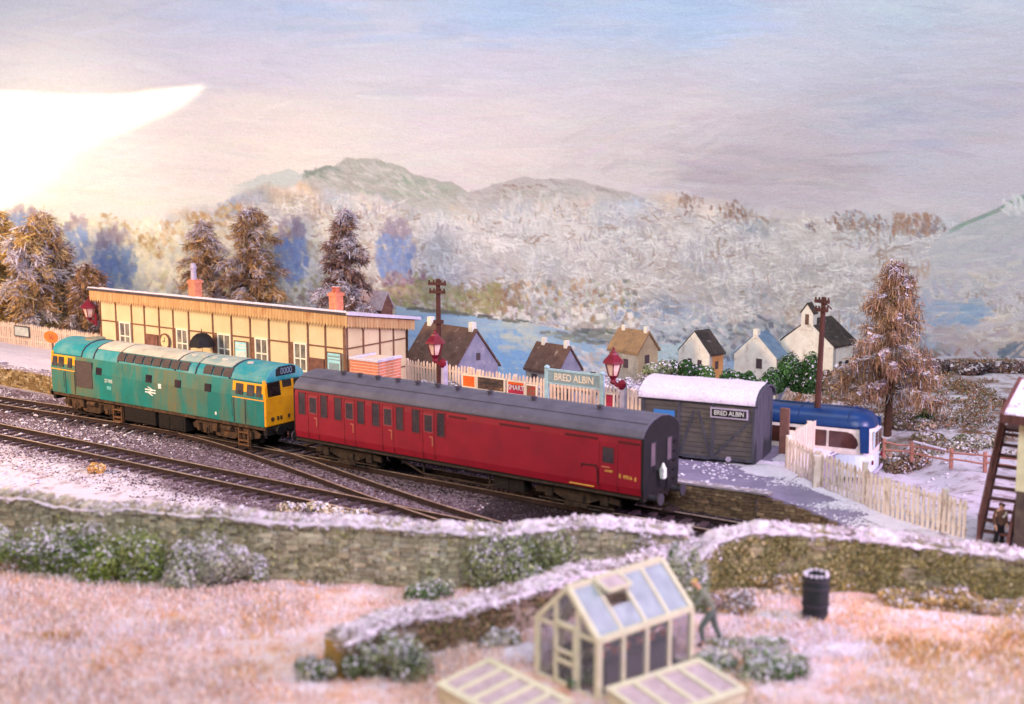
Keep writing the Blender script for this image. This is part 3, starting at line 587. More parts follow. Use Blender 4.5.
# ------------------------------------------------------------------ railway tracks
GA = .7175
def offA(s): return 1.15*sstep((-s-24)/22)-.25*sstep((s+4)/10)
def offB(s): return 5.3+0*s
def offC(s): return offA(s)+(offB(s)-offA(s))*sstep((s+29)/30)**1.0*1.0
def lay_track(label, fo, s0, s1, slp, group, skip=None):
    root = thing('railway_track', W((s0+s1)/2, float(fo((s0+s1)/2)), -.3), label, 'track', group=group)
    inv = Vector(root.location)
    ss = np.arange(s0, s1+.01, 1.2)
    for sg in (1, -1):
        a = MB(); t = MB(); pts = [W(s, float(fo(s))+sg*GA, 0)-inv for s in ss]
        for i in range(len(pts)-1):
            p, q = pts[i], pts[i+1]; u = (q-p).normalized(); n = u.cross(Vector((0, 0, 1)))
            def bar(mb, w, z0, z1):
                vs = [p-n*w, p+n*w, q+n*w, q-n*w]
                mb.add([v+Vector((0, 0, z0)) for v in vs]+[v+Vector((0, 0, z1)) for v in vs], [(0, 3, 2, 1), (4, 5, 6, 7), (0, 1, 5, 4), (1, 2, 6, 5), (2, 3, 7, 6), (3, 0, 4, 7)])
            bar(a, .075, -.19, -.16); bar(a, .022, -.16, -.05); bar(a, .045, -.05, -.012); bar(t, .04, -.012, 0)
        r = a.build('rail', M['rail'], root); t.build('rail_head', M['railtop'], r)
    if slp:
        s = s0; k = 0
        while s < s1 and k < 98:
            if not (skip and skip(s)):
                o0 = float(fo(s)); an = (float(fo(s+.5))-float(fo(s-.5)))
                mb = MB(); h = 1.28+random.uniform(-.04, .04)
                mb.box(-.13, .13, -h, h, -.32, -.15+random.uniform(-.012, .015))
                o = mb.build('sleeper', M['sleeper'], root, bevel=.015)
                o.location = W(s, o0, 0)-inv; o.rotation_euler = (0, 0, -TH-an+random.uniform(-.02, .02)); k += 1
            s += .72
    return root
lay_track('weathered railway track under the green locomotive and red carriage', offA, -56, 15, True, 'railway tracks', skip=lambda s: -16 < s < -2)
lay_track('railway track nearest the stone wall, snow between its sleepers', offB, -52, 14, True, 'railway tracks')
lay_track('crossover track slanting between the two running lines', offC, -26, 2, False, 'railway tracks')
def ballast():
    n = 105000
    s = RNG.uniform(-56, 14, n); off = np.where(RNG.random(n) < .9, RNG.uniform(-1.9, 7.6, n), RNG.uniform(7, 9.3, n))
    p = np.array(ORG)[None]+s[:, None]*np.array(DV)+off[:, None]*np.array(NV)
    w = np.interp(p[:, 0], _wx, _wy); ok = p[:, 1] > w+.9
    near = np.minimum.reduce([np.abs(np.abs(off-offA(s))-GA), np.abs(np.abs(off-offB(s))-GA)]) < .09
    ok &= ~near; p = p[ok]; n = len(p)
    p[:, 2] = ground_z(p[:, 0], p[:, 1])+RNG.uniform(-.05, .02, n)+.0
    oc = np.array([[1, 0, 0], [-1, 0, 0], [0, 1, 0], [0, -1, 0], [0, 0, 1], [0, 0, -1]], float)
    fc = np.array([[0, 2, 4], [2, 1, 4], [1, 3, 4], [3, 0, 4], [2, 0, 5], [1, 2, 5], [3, 1, 5], [0, 3, 5]])
    sz = RNG.uniform(.022, .06, (n, 1, 1)); V = p[:, None]+(oc[None]+RNG.normal(0, .3, (n, 6, 3)))*sz*np.array([1, 1, .75])
    F = (fc[None]+6*np.arange(n)[:, None, None]).reshape(-1, 3)
    pal = np.array([(86, 64, 72), (106, 84, 92), (128, 106, 118), (70, 50, 56), (156, 136, 150), (206, 190, 206), (104, 76, 68)])
    c = pal[RNG.choice(7, n, p=[.24, .26, .19, .16, .07, .02, .06])]+RNG.normal(0, 8, (n, 1)); sv = ((p[:, 0]-ORG.x)*DV.x+(p[:, 1]-ORG.y)*DV.y); sn = RNG.random(n) < np.clip((-sv-18)/34, .012, .6)*(fbm(p[:, 0], p[:, 1], .5, 27) > .42); c[sn] = np.array([(214, 198, 214)])*RNG.uniform(.85, 1.02, (sn.sum(), 1))
    po = (p[:, 0]-ORG.x)*NV.x+(p[:, 1]-ORG.y)*NV.y; train_shade = ((sv > -7+2*(fbm(p[:, 0], p[:, 1], .7, 28)-.5)) | (np.abs(po-offA(sv)) < 1.7+.8*(fbm(p[:, 0], p[:, 1], .9, 29)-.5))) & (sv > -37); c[train_shade] = c[train_shade]*.55; tag(np_mesh('ballast', V.reshape(-1, 3), F, np.repeat(c, 8, 0), M['leaf']), 'purplish grey ballast stones dusted with snow', 'ballast', kind='stuff')  # shade of the train painted into stone colours beside and under it
ballast()
def snow_bits():
    n = 9000
    x = RNG.uniform(-34, 24, n); y = RNG.uniform(37, 80, n)
    ball, field, scrub, s, off = masks(x, y); w = np.interp(x, _wx, _wy)
    ok = (y > w+.5) & (y < 85-.2*x) & ~((off < -1.2) & (off > -14) & (s < 6)) & (fbm(x, y, .45, 21) > .45) & ~((ball > .3) & (s > -27))
    x, y = x[ok], y[ok]; n = len(x); p = np.stack([x, y, ground_z(x, y)+.02], 1)
    oc = np.array([[1, 0, 0], [-1, 0, 0], [0, 1, 0], [0, -1, 0], [0, 0, 1], [0, 0, -1]], float)
    fc = np.array([[0, 2, 4], [2, 1, 4], [1, 3, 4], [3, 0, 4], [2, 0, 5], [1, 2, 5], [3, 1, 5], [0, 3, 5]])
    sz = RNG.uniform(.03, .09, (n, 1, 1)); V = p[:, None]+(oc[None]+RNG.normal(0, .3, (n, 6, 3)))*sz*np.array([1.4, 1.4, .6])
    c = np.array(SNOW)[None]+RNG.normal(0, 8, (n, 1))
    tag(np_mesh('snow', V.reshape(-1, 3), (fc[None]+6*np.arange(n)[:, None, None]).reshape(-1, 3), np.repeat(c, 8, 0), M['leaf']), 'loose crumbs of snow lying on the ground', 'snow', kind='stuff')
snow_bits()
#PART3
# ------------------------------------------------------------------ locomotive
def wheels_on(parent, x, r, name='wheel', m='chassis_dark'):
    for sg in (1, -1):
        w = MB(); w.prism([(x+r*math.cos(a*math.pi/9), r+r*math.sin(a*math.pi/9)) for a in range(18)], 'y', sg*.7-.06, sg*.7+.06)
        w.prism([(x+(r+.05)*math.cos(a*math.pi/9), r+(r+.05)*math.sin(a*math.pi/9)) for a in range(18)], 'y', sg*.62-.02, sg*.62+.02)
        w.prism([(x+.13*math.cos(a*math.pi/5), r+.13*math.sin(a*math.pi/5)) for a in range(10)], 'y', sg*.7-.1, sg*.7+.1)
        w.build(name, M[m], parent)
def buffers(root, x, sg, z=1.02, m='black'):
    for y in (-.87, .87):
        b = MB(); b.tube([(x, y, z), (x+sg*.34, y, z)], .11, 10); b.tube([(x+sg*.34, y, z), (x+sg*.52, y, z)], .075, 10); b.tube([(x+sg*.5, y, z), (x+sg*.56, y, z)], .23, 14)
        b.build('buffer', M[m], root, smooth=False)
def loco():
    s0 = -27.4; hl = 7.86
    oc = float(offA(s0)); yaw = -math.atan((float(offA(s0+5))-float(offA(s0-5)))/10)*.35
    root = thing('diesel_locomotive', W(s0, 0, 0), 'weathered teal diesel locomotive with yellow cab ends', 'locomotive', -TH)
    b = MB(); side = [(-1.35, 1.14), (-1.36, 2.45), (-1.27, 3.16), (1.27, 3.16), (1.36, 2.45), (1.35, 1.14)]
    b.prism(side, 'x', -hl, hl-.05); b.build('body', M['teal'], root, bevel=.03)
    sk = MB(); sk.box(-hl+.05, hl-.05, -1.3, 1.3, .98, 1.14); sk.build('sole_bar', M['chassis'], root, bevel=.02)
    # roof: cab domes in teal, pale middle
    def rp(k=1.): return [(-1.27*k, 3.17), (-1.16*k, 3.44), (-.98*k, 3.64), (-.66*k, 3.8), (-.3*k, 3.88), (0, 3.9), (.3*k, 3.88), (.66*k, 3.8), (.98*k, 3.64), (1.16*k, 3.44), (1.27*k, 3.17)]
    for a, c in ((-hl-.02, -5.4), (5.55, hl+.02)):
        m = MB(); m.prism(rp(), 'x', a, c); m.build('cab_roof', M['teal_roof'], root, bevel=.05)
    m = MB(); m.prism([(y*.985, z-.015) for y, z in rp()], 'x', -5.4, 5.55); m.build('roof', M['teal_roof'], root)
    m = MB(); pr = [p for p in rp() if abs(p[0]) < 1.0]; pr = [(y, z+.02) for y, z in pr]; m.prism(pr+[(.9, 3.6), (-.9, 3.6)], 'x', -4.4, 1.7); m.build('roof_panel', M['roof_pale'], root, bevel=.02)
    m = MB(); m.prism(pr+[(.9, 3.6), (-.9, 3.6)], 'x', 1.78, 5.4); m.build('roof_panel', mat('roof_panel_grey', (176, 172, 160), (120, 146, 146), 1.4, .4, .7, rough=.6), root, bevel=.02)
    for x in (-5.4, -4.42, -2.5, 1.74, 3.2, 5.5):   # joint ribs
        m = MB(); m.prism([(y*1.012, z+.028) for y, z in rp()]+[(y*.99, z-.03) for y, z in rp()[::-1]], 'x', x-.025, x+.025); m.build('roof_rib', M['greydark'], root)
    for x in (2.3, 3.0, 3.7, 4.4, 6.1):
        m = MB(); m.lathe([(.16, 0), (.15, .07), (.04, .09)], 10, (x, -.45, 3.84)); m.build('exhaust_cap' if x > 6 else 'roof_bolt', M['roof_pale'], root)
    m = MB(); m.lathe([(.52, 0), (.5, .1), (.1, .13)], 18, (-6.0, .1, 3.86)); m.build('roof_fan', mat('fan_grille', (150, 140, 118), (110, 110, 96), 5, rough=.8), root)
    # ventilation panels on the roof shoulder and the big one in the side
    for x0, n in ((-2.62, 8), (3.68, 3)):
        for i in range(n):
            for sg in (-1, 1):
                m = MB(); a, c = x0+i*.665+.05, x0+i*.665+.6
                q = [(sg*1.245, 3.24), (sg*1.175, 3.46), (sg*1.03, 3.62)]
                vs = [(x, y+sg*.022, z+.016) for x in (a, c) for y, z in q]+[(x, y-sg*.03, z-.02) for x in (a, c) for y, z in q]
                m.add(vs, [(0, 1, 4, 3), (1, 2, 5, 4), (6, 9, 10, 7), (7, 10, 11, 8), (0, 3, 9, 6), (2, 8, 11, 5), (0, 6, 7, 1), (1, 7, 8, 2), (3, 4, 10, 9), (4, 5, 11, 10)]); m.build('roof_grille', M['grille'], root)
    m = MB(); m.frame(-5.82, -4.46, 1.62, 2.98, -1.385, -1.33, .05); m.box(-5.8, -4.48, -1.372, -1.33, 1.64, 2.96); m.box(-5.8, -4.48, -1.38, -1.33, 2.16, 2.2); m.build('side_grille', M['grille'], root)
    # cab side panels, doors, windows
    for sx in (-1, 1):
        xa, xb = (-hl-.005, -5.88) if sx < 0 else (5.78, hl-.045)
        for sg in (-1, 1):
            p = MB(); yo = lambda z: 1.366+(z-2.45)*-.127+.004
            vs = []
            for z, in ((2.36,), (3.12,)):
                y = sg*(1.364 if z < 2.45 else yo(z)); vs += [(xa, y, z), (xb, y, z), (xb, y-sg*.06, z), (xa, y-sg*.06, z)]
            p.add(vs, [(0, 3, 2, 1), (4, 5, 6, 7), (0, 1, 5, 4), (1, 2, 6, 5), (2, 3, 7, 6), (3, 0, 4, 7)]); cab = p.build('cab_side', M['yellow'], root)
            w0 = [(-7.72, -7.32), (-7.22, -6.78), (-6.46, -6.1)] if sx < 0 else [(6.0, 6.48), (6.73, 7.2), (7.33, 7.66)]
            for a, c in w0:
                w = MB(); T = Matrix.Translation((0, sg*1.338, 2.8)) @ Matrix.Rotation(sg*.127, 4, 'X')
                w.box(a, c, -.02, .02, -.27, .25, T); win = w.build('cab_window', M['glass_cab'], cab, bevel=.02)
            d0, d1 = (-6.66, -5.9) if sx < 0 else (5.86, 6.6)
            dr = MB()
            for x in (d0, d1): dr.box(x-.02, x+.02, sg*1.345, sg*1.372, 1.2, 2.36) if sg > 0 else dr.box(x-.02, x+.02, -1.372, -1.345, 1.2, 2.36)
            dr.build('cab_door', M['greydark'], root)
            for x in (d0-.06, d1+.06): hr = MB(); hr.tube([(x, sg*1.38, 1.45), (x, sg*1.42, 1.5), (x, sg*1.42, 2.25), (x, sg*1.38, 2.3)], .012, 5); hr.build('handrail', M['greydark'], root)
        # yellow end, raked back at the top
        e = MB(); x0 = sx*hl
        prof = [(x0-sx*.12, 1.16), (x0+sx*.05, 1.16), (x0+sx*.07, 2.42), (x0-sx*.03, 3.3), (x0-sx*.16, 3.3)]
        e.prism(prof, 'y', -1.33, 1.33); end = e.build('cab_front', M['yellow'], root, bevel=.05)
        ew = lambda z: x0+sx*(.07-(z-2.42)*.1136)
        for y0, y1, z0, z1 in ((-1.2, -.36, 2.52, 3.2), (-.24, .36, 2.84, 3.22), (.48, 1.2, 2.52, 3.2)):
            for mm, g, pr in (('yellow', .06, .018), ('glass_dark', 0, .022)):
                w = MB(); vs = []
                for dx in (-.05, pr):
                    vs += [(ew(z)+sx*dx, y, z) for y, z in ((y0-g, z0-g), (y1+g, z0-g), (y1+g, z1+g), (y0-g, z1+g))]
                w.add(vs, [(0, 3, 2, 1), (4, 5, 6, 7), (0, 1, 5, 4), (1, 2, 6, 5), (2, 3, 7, 6), (3, 0, 4, 7)])
                if mm == 'yellow': fr = w.build('window_surround', M[mm], end)
                else: w.build('windscreen', M[mm], fr, bevel=.02)
        for y in (-.95, .95):
            l = MB(); l.tube([(x0+sx*.03, y, 1.5), (x0+sx*.12, y, 1.5)], .09, 10); l.build('tail_lamp', M['chassis'], end)
        for y in (-.6, -.4, .1, .5): l = MB(); l.box(min(x0, x0+sx*.11), max(x0, x0+sx*.11), y-.05, y+.05, 1.42, 1.58); l.build('end_fitting', M['chassis'], end)
        h = MB(); h.prism([(-.62, 3.42), (.62, 3.42), (.62, 3.74), (.4, 3.84), (-.4, 3.84), (-.62, 3.74)], 'x', x0-sx*.1, x0+sx*.06); hc = h.build('headcode_box', M['black'], root, bevel=.03)
        text('0000', .42, mat('headcode_digit', (104, 122, 138), rough=.5), hc, (x0+sx*.068, 0, 3.62), (math.pi/2, 0, sx*math.pi/2), 'headcode_digits', sx=.9)
        buffers(root, x0-sx*.05, sx)
        bb = MB(); bb.box(min(x0-sx*.2, x0+sx*.03), max(x0-sx*.2, x0+sx*.03), -1.28, 1.28, .74, 1.14); bb.build('buffer_beam', M['chassis_dark'], root, bevel=.02)
        cp = MB(); cp.tube([(x0, 0, .95), (x0+sx*.3, 0, .9)], .05); cp.tube([(x0+sx*.05, -.4, .95), (x0+sx*.2, -.4, .8), (x0+sx*.12, -.4, .5)], .04); cp.tube([(x0+sx*.05, .5, .95), (x0+sx*.2, .5, .75), (x0+sx*.1, .5, .45)], .04); cp.build('coupling', M['black'], root)
    # windows along the side
    for sx, zz in ((-3.93, 2.58), (-.1, 2.6), (2.02, 2.57), (4.12, 2.61), ):
        for sg in (-1, 1):
            w = MB(); T = Matrix.Translation((sx, sg*1.34, zz)) @ Matrix.Rotation(sg*.1, 4, 'X'); w.box(-.23, .23, -.028, .028, -.19, .19, T); w.build('engine_room_window', M['glass_dark'], root, bevel=.04)
    # number, emblem, plates
    text('27105', .25, M['white'], root, (-3.18, -1.362, 2.15), UP, 'running_number')
    p = MB(); p.box(-3.32, -2.98, -1.372, -1.34, 1.72, 1.9); p.build('data_panel', mat('data_panel', (70, 150, 150), (110, 170, 170), 12, rough=.6), root)
    em = MB()
    for z in (2.06, 1.93): em.box(-.38, .4, -1.371, -1.35, z-.03, z+.03)
    def bar(x0, z0, x1, z1):
        em.add([(x0-.06, -1.372, z0), (x0+.06, -1.372, z0), (x1+.06, -1.372, z1), (x1-.06, -1.372, z1), (x0-.06, -1.34, z0), (x0+.06, -1.34, z0), (x1+.06, -1.34, z1), (x1-.06, -1.34, z1)], [(0, 1, 2, 3), (4, 7, 6, 5), (0, 4, 5, 1), (1, 5, 6, 2), (2, 6, 7, 3), (3, 7, 4, 0)])
    bar(-.14, 2.2, .12, 2.09); bar(.14, 2.03, -.1, 1.96); bar(-.1, 1.9, .16, 1.78)
    em.build('emblem', M['white'], root)
    p = MB(); p.box(.6, .82, -1.374, -1.34, 2.2, 2.43); p.build('plate', M['white'], root)
    p = MB(); p.box(4.58, 4.68, -1.374, -1.34, 1.38, 1.52); p.build('plate', M['white'], root)
    # bogies
    for bx in (-4.95, 5.0):
        f = MB()
        for sg in (-1, 1):
            y0, y1 = (sg*1.0, sg*1.12) if sg > 0 else (sg*1.12, sg*1.0)
            f.prism([(bx-2.3, .72), (bx-2.2, .52), (bx-1.9, .46), (bx-.9, .5), (bx-.6, .3), (bx+.6, .3), (bx+.9, .5), (bx+1.9, .46), (bx+2.2, .52), (bx+2.3, .72), (bx+2.0, .9), (bx-2.0, .9)], 'y', y0, y1)
        f.box(bx-.4, bx+.4, -1.0, 1.0, .5, .8)
        fr = f.build('bogie', M['chassis'], root, bevel=.02)
        for ax in (bx-1.3, bx+1.3):
            wheels_on(fr, ax, .53)
            for sg in (-1, 1):
                a = MB(); y = sg*1.16
                a.box(ax-.2, ax+.2, min(y, y-sg*.14), max(y, y-sg*.14), .36, .74); a.box(ax-.1, ax+.1, min(y+sg*.06, y), max(y+sg*.06, y), .42, .64)
                a.build('axle_box', M['chassis'], fr, bevel=.02)
                for k in (-.45, .45):
                    sp = MB()
                    for q in range(6): sp.lathe([(.09, 0), (.11, .03), (.09, .06)], 8, (ax+k, sg*1.18, .44+q*.065))
                    sp.build('coil_spring', M['chassis'], fr)
        for sg in (-1, 1):
            st = MB(); y0, y1 = sg*1.14, sg*1.3; y0, y1 = min(y0, y1), max(y0, y1)
            for x in (bx+2.25, ) if bx < 0 else (bx+1.35, ):
                st.box(x-.3, x+.3, y0, y1, .7, .76); st.box(x-.3, x+.3, y0, y1, .32, .38); st.box(x-.34, x-.28, y0, y1, .0+.1, .92); st.box(x+.28, x+.34, y0, y1, .1, .92); st.box(x-.3, x+.3, y0, y1, .12, .18)
            st.build('footstep', M['rust_step'], fr)
            cy = MB(); cy.tube([(bx-.15, sg*1.2, .78), (bx+.5, sg*1.2, .78)], .12, 9); cy.box(bx-.9, bx-.45, min(sg*1.1, sg*1.26), max(sg*1.1, sg*1.26), .55, .92); cy.build('brake_cylinder', M['chassis'], fr)
            bk = MB()
            for xx in (bx-2.0, bx-.62, bx+.62, bx+2.0): bk.box(xx-.07, xx+.07, min(sg*.62, sg*.8), max(sg*.62, sg*.8), .25, .75)
            bk.tube([(bx-2.1, sg*1.14, .2), (bx+2.1, sg*1.14, .2)], .03, 5); bk.build('brake_rigging', M['chassis_dark'], fr)
    t = MB(); t.box(-2.2, .15, -1.24, 1.24, .26, .96); t.box(-2.1, .05, -1.26, 1.26, .5, .54); t.build('fuel_tank', M['chassis_dark'], root, bevel=.06)
    t = MB(); t.box(.35, 2.3, -1.22, 1.22, .2, .96); t.box(.5, 1.2, -1.25, 1.25, .3, .86); t.box(1.35, 2.15, -1.25, 1.25, .3, .86); t.build('battery_box', M['chassis_dark'], root, bevel=.04)
loco()

# ------------------------------------------------------------------ brake carriage
def coach():
    s0 = -8.81; hl = 8.79
    root = thing('railway_carriage', W(s0, 0, 0), 'crimson four compartment railway carriage with grey roof, coupled to the locomotive', 'carriage', -TH)
    b = MB(); b.prism([(-1.32, 1.02), (-1.375, 1.3), (-1.375, 2.9), (-1.345, 3.2), (1.345, 3.2), (1.375, 2.9), (1.375, 1.3), (1.32, 1.02)], 'x', -hl, hl-.04); b.build('body', M['red'], root)
    rp = [(-1.385, 3.2), (-1.37, 3.28), (-1.25, 3.47), (-1.0, 3.64), (-.6, 3.8), (0, 3.88), (.6, 3.8), (1.0, 3.64), (1.25, 3.47), (1.37, 3.28), (1.385, 3.2)]
    m = MB(); m.prism(rp, 'x', -hl-.06, hl+.06); rf = m.build('roof', M['coachroof'], root, bevel=.015)
    m = MB(); m.box(-hl, hl, -1.4, -1.36, 3.17, 3.215); m.box(-hl, hl, 1.36, 1.4, 3.17, 3.215); m.build('gutter', M['greydark'], root)
    m = MB(); m.tube([(-hl, -.95, 3.68), (hl, -.95, 3.68)], .012, 4); m.build('roof_strip', M['greydark'], rf)
    for s, z in ((-15.65, 0), (-14.69, 0), (-13.66, 0), (-12.53, 0), (-11.44, 0), (-10.36, 0), (-9.31, 0), (-7.68, 0), (-5.53, 0), (-2.48, 0)):
        m = MB(); m.lathe([(.09, 0), (.09, .1), (.14, .12), (.14, .17), (.04, .2)], 8, (s-s0, -.28, 3.83)); m.build('roof_ventilator', M['greydark'], rf)
    # four compartments: door light between two quarter lights
    for sg in (-1, 1):
        for c in (-16.5, -14.36, -12.2, -10.02):
            x = c-s0
            for a, d, z0, z1, kind in ((x-.86, x-.47, 2.08, 3.05, 'q'), (x-.21, x+.21, 2.2, 2.9, 'd'), (x+.46, x+.84, 2.08, 3.05, 'q')):
                y0, y1 = (-1.39, -1.34) if sg < 0 else (1.34, 1.39)
                w = MB(); w.frame(a-.03, d+.03, z0-.03, z1+.03, y0, y1, .035)
                if kind == 'd':
                    dm = MB(); ya, yb = (-1.384, -1.36) if sg < 0 else (1.36, 1.384)
                    for q in (x-.31, x+.31): dm.box(q-.011, q+.011, ya, yb, 1.08, 3.08)
                    dm.box(x-.3, x+.3, ya, yb, 3.06, 3.08); dr = dm.build('door', M['reddark'], root)
                    hm = MB(); hm.box(x+.2, x+.225, min(sg*1.4, sg*1.37), max(sg*1.4, sg*1.37), 1.62, 2.0); hm.box(x+.06, x+.2, min(sg*1.4, sg*1.37), max(sg*1.4, sg*1.37), 1.98, 2.01); hm.build('handle', M['brass'], dr)
                    for z in (1.3, 1.75, 2.6):
                        h = MB(); h.box(x-.37, x-.28, min(sg*1.395, sg*1.37), max(sg*1.395, sg*1.37), z, z+.05); h.build('hinge', M['reddark'], dr)
                wf = w.build('window', M['pink_edge'] if kind == 'd' else M['reddark'], root)
                g = MB(); g.box(a, d, min(sg*1.379, sg*1.34), max(sg*1.379, sg*1.34), z0, z1); g.build('pane', M['glass_dark'], wf)
        # guard's compartment
        ya, yb = (min(sg*1.386, sg*1.36), max(sg*1.386, sg*1.36))
        for a, c in ((-8.94, -8.08), (-6.42, -5.02), (-3.35, -1.92), (-1.02, -.12)):
            v = MB(); v.box(a-s0, c-s0, ya-(.012 if sg < 0 else 0), yb+(.012 if sg > 0 else 0), 2.94, 3.02); v.build('ventilator_strip', M['vent'], root)
        w = MB(); w.frame(-1.72-s0, -1.18-s0, 2.08, 2.73, ya, yb, .035); wf = w.build('window', M['reddark'], root)
        g = MB(); g.box(-1.69-s0, -1.21-s0, min(sg*1.38, sg*1.34), max(sg*1.38, sg*1.34), 2.11, 2.7)
        g.build('pane', M['glass_dark'], wf)
        dm = MB()
        for q in (-1.84, -1.05): dm.box(q-s0-.01, q-s0+.01, ya, yb, 1.06, 2.9)
        dm.build('door', M['reddark'], root)
        hm = MB(); y = sg*1.41
        hm.tube([(-2.62-s0, sg*1.38, 1.78), (-2.6-s0, y, 1.93), (-1.98-s0, y, 1.95), (-1.9-s0, y, 1.82), (-1.88-s0, sg*1.38, 1.2)], .025, 6); hm.build('handrail', M['black'], root)
        hm = MB()
        for q in (-1.72,): hm.box(q-s0, q-s0+.35, min(sg*1.4, sg*1.37), max(sg*1.4, sg*1.37), 1.93, 1.96)
        hm.build('handle', M['brass'], root)
        hm = MB(); hm.box(-3.15-s0, -2.05-s0, min(sg*1.385, sg*1.36), max(sg*1.385, sg*1.36), 1.1, 1.125); hm.build('gold_line', M['gold'], root)
    text('GUARD', .1, M['gold'], root, (-1.42-s0, -1.38, 1.8), UP, 'door_lettering')
    text('E', .19, M['gold'], root, (-.93-s0, -1.38, 1.68), UP, 'running_number'); text('97516', .19, M['gold'], root, (-.6-s0, -1.38, 1.66), UP, 'running_number', sx=.8); text('E', .19, M['gold'], root, (-.27-s0, -1.38, 1.64), UP, 'running_number')
    # black ends
    for sx in (-1, 1):
        x = sx*(hl+.0); e = MB()
        e.prism([(-1.33, 1.0), (-1.375, 1.3), (-1.375, 3.1)]+[(y*.995, z-.02) for y, z in rp]+[(1.375, 3.1), (1.375, 1.3), (1.33, 1.0)], 'x', x-.03, x+.078*sx); end = e.build('carriage_end', M['black'], root, bevel=.01)
        for y in (-.68, .58):
            w = MB(); w.frame(y-.19, y+.19, 2.06, 2.96, -.02, .02, .03)
            X = Matrix.Translation((x+sx*.085, 0, 0)) @ Matrix.Rotation(math.pi/2, 4, 'Z') @ Matrix.Translation((0, 0, 0))
            w.v = [tuple(X @ Vector(v)) for v in w.v]; wf = w.build('end_window', M['greydark'], end)
            g = MB(); g.box(x+sx*.08-.01, x+sx*.08+.01, y-.16, y+.16, 2.09, 2.93); g.build('pane', mat('end_pane', (104, 86, 94), (84, 68, 78), 2, rough=.3), wf)
        xx = x+sx*.12
        l = MB(); l.box(min(x+sx*.05, x+sx*.24), max(x+sx*.05, x+sx*.24), -.12, .12, 1.46, 1.86); l.lathe([(.11, 0), (.08, .1), (.03, .2)], 8, (xx+sx*.03, 0, 1.86)); l.build('tail_lamp', M['white'], root, bevel=.03)
        p = MB(); p.tube([(x+sx*.06, -.45, 1.9), (x+sx*.16, -.42, 1.85), (x+sx*.16, -.3, 1.5), (x+sx*.2, -.25, 1.2)], .04); p.build('vacuum_hose', M['black'], end); p = MB(); p.tube([(x+sx*.06, .45, 1.6), (x+sx*.14, .4, 1.4), (x+sx*.2, .35, .9)], .035)
        p.build('heating_hose', M['black'], end); p = MB()
        for k in range(5): p.box(min(x+sx*.05, x+sx*.17), max(x+sx*.05, x+sx*.17), .85, 1.1, 1.25+k*.36, 1.28+k*.36)
        p.build('end_steps', M['black'], end); p = MB(); p.box(min(x, x+sx*.1), max(x, x+sx*.1), -.62, -.36, 1.75, 2.0); p.build('junction_box', M['black'], end)
        bb = MB(); bb.box(min(x-sx*.1, x+sx*.06), max(x-sx*.1, x+sx*.06), -1.3, 1.3, .78, 1.02); bb.build('headstock', M['chassis_dark'], root, bevel=.01)
        buffers(root, x, sx, .9, 'greydark')
        c = MB(); c.tube([(x+sx*.05, 0, .9), (x+sx*.35, 0, .88)], .06); c.box(min(x+sx*.3, x+sx*.7), max(x+sx*.3, x+sx*.7), -.35, .35, .3, .36); c.tube([(x+sx*.02, -.32, .45), (x+sx*.68, -.32, .34)], .03); c.tube([(x+sx*.02, .32, .45), (x+sx*.68, .32, .34)], .03); c.build('coupling', M['rail'], root)
    u = MB(); u.box(-hl, hl, -1.26, -1.12, .82, 1.02); u.box(-hl, hl, 1.12, 1.26, .82, 1.02); u.box(-hl, hl, -1.1, 1.1, .92, 1.02); ub = u.build('underframe', M['chassis_dark'], root)
    st = MB(); st.box(-hl+.1, hl-.1, -1.44, -1.22, .9, .94); st.box(-hl+.1, hl-.1, 1.22, 1.44, .9, .94); st.build('footboard', M['chassis_dim'], root)
    for sg in (-1, 1):
        t = MB(); y = sg*1.1
        t.tube([(-3.2, y, .85), (-1.7, y, .3), (1.7, y, .3), (3.2, y, .85)], .045, 6); t.tube([(-1.7, y, .3), (-1.7, y, .85)], .04); t.tube([(1.7, y, .3), (1.7, y, .85)], .04); t.tube([(-.9, y, .85), (-.7, y, .6), (-.5, y, .85)], .025)
        t.build('truss_rod', M['chassis_dim'], root)
        q = MB(); q.box(1.9, 3.4, min(sg*.6, sg*1.14), max(sg*.6, sg*1.14), .28, .84); q.box(2.6, 2.68, min(sg*1.0, sg*1.17), max(sg*1.0, sg*1.17), .28, .84); q.build('battery_box', M['chassis_dark'], root, bevel=.02)
    for bx in (-14.75-s0, -3.0-s0):
        f = MB()
        for sg in (-1, 1):
            y0, y1 = min(sg*.98, sg*1.1), max(sg*.98, sg*1.1)
            f.prism([(bx-1.9, .42), (bx-1.9, .66), (bx-1.4, .74), (bx+1.4, .74), (bx+1.9, .66), (bx+1.9, .42), (bx+1.0, .5), (bx+.5, .3), (bx-.5, .3), (bx-1.0, .5)], 'y', y0, y1)
        f.box(bx-.25, bx+.25, -1, 1, .4, .7); fr = f.build('bogie', M['chassis_dim'], root, bevel=.02)
        for ax in (bx-1.25, bx+1.25):
            wheels_on(fr, ax, .5)
            for sg in (-1, 1):
                a = MB(); y = sg*1.16; a.box(ax-.17, ax+.17, min(y, y-sg*.12), max(y, y-sg*.12), .34, .72); a.build('axle_box', M['chassis_dim'], fr, bevel=.03)
        for sg in (-1, 1):
            a = MB(); a.tube([(bx-1.7, sg*1.14, .26), (bx+1.7, sg*1.14, .26)], .04, 5); a.box(bx-.5, bx+.5, min(sg*1.1, sg*1.2), max(sg*1.1, sg*1.2), .14, .24); a.build('foot_beam', M['chassis_dim'], fr)
            a = MB(); a.box(bx-.35, bx+.35, min(sg*1.1, sg*1.18), max(sg*1.1, sg*1.18), .34, .62); a.build('bolster_spring', M['chassis_dim'], fr)
coach()
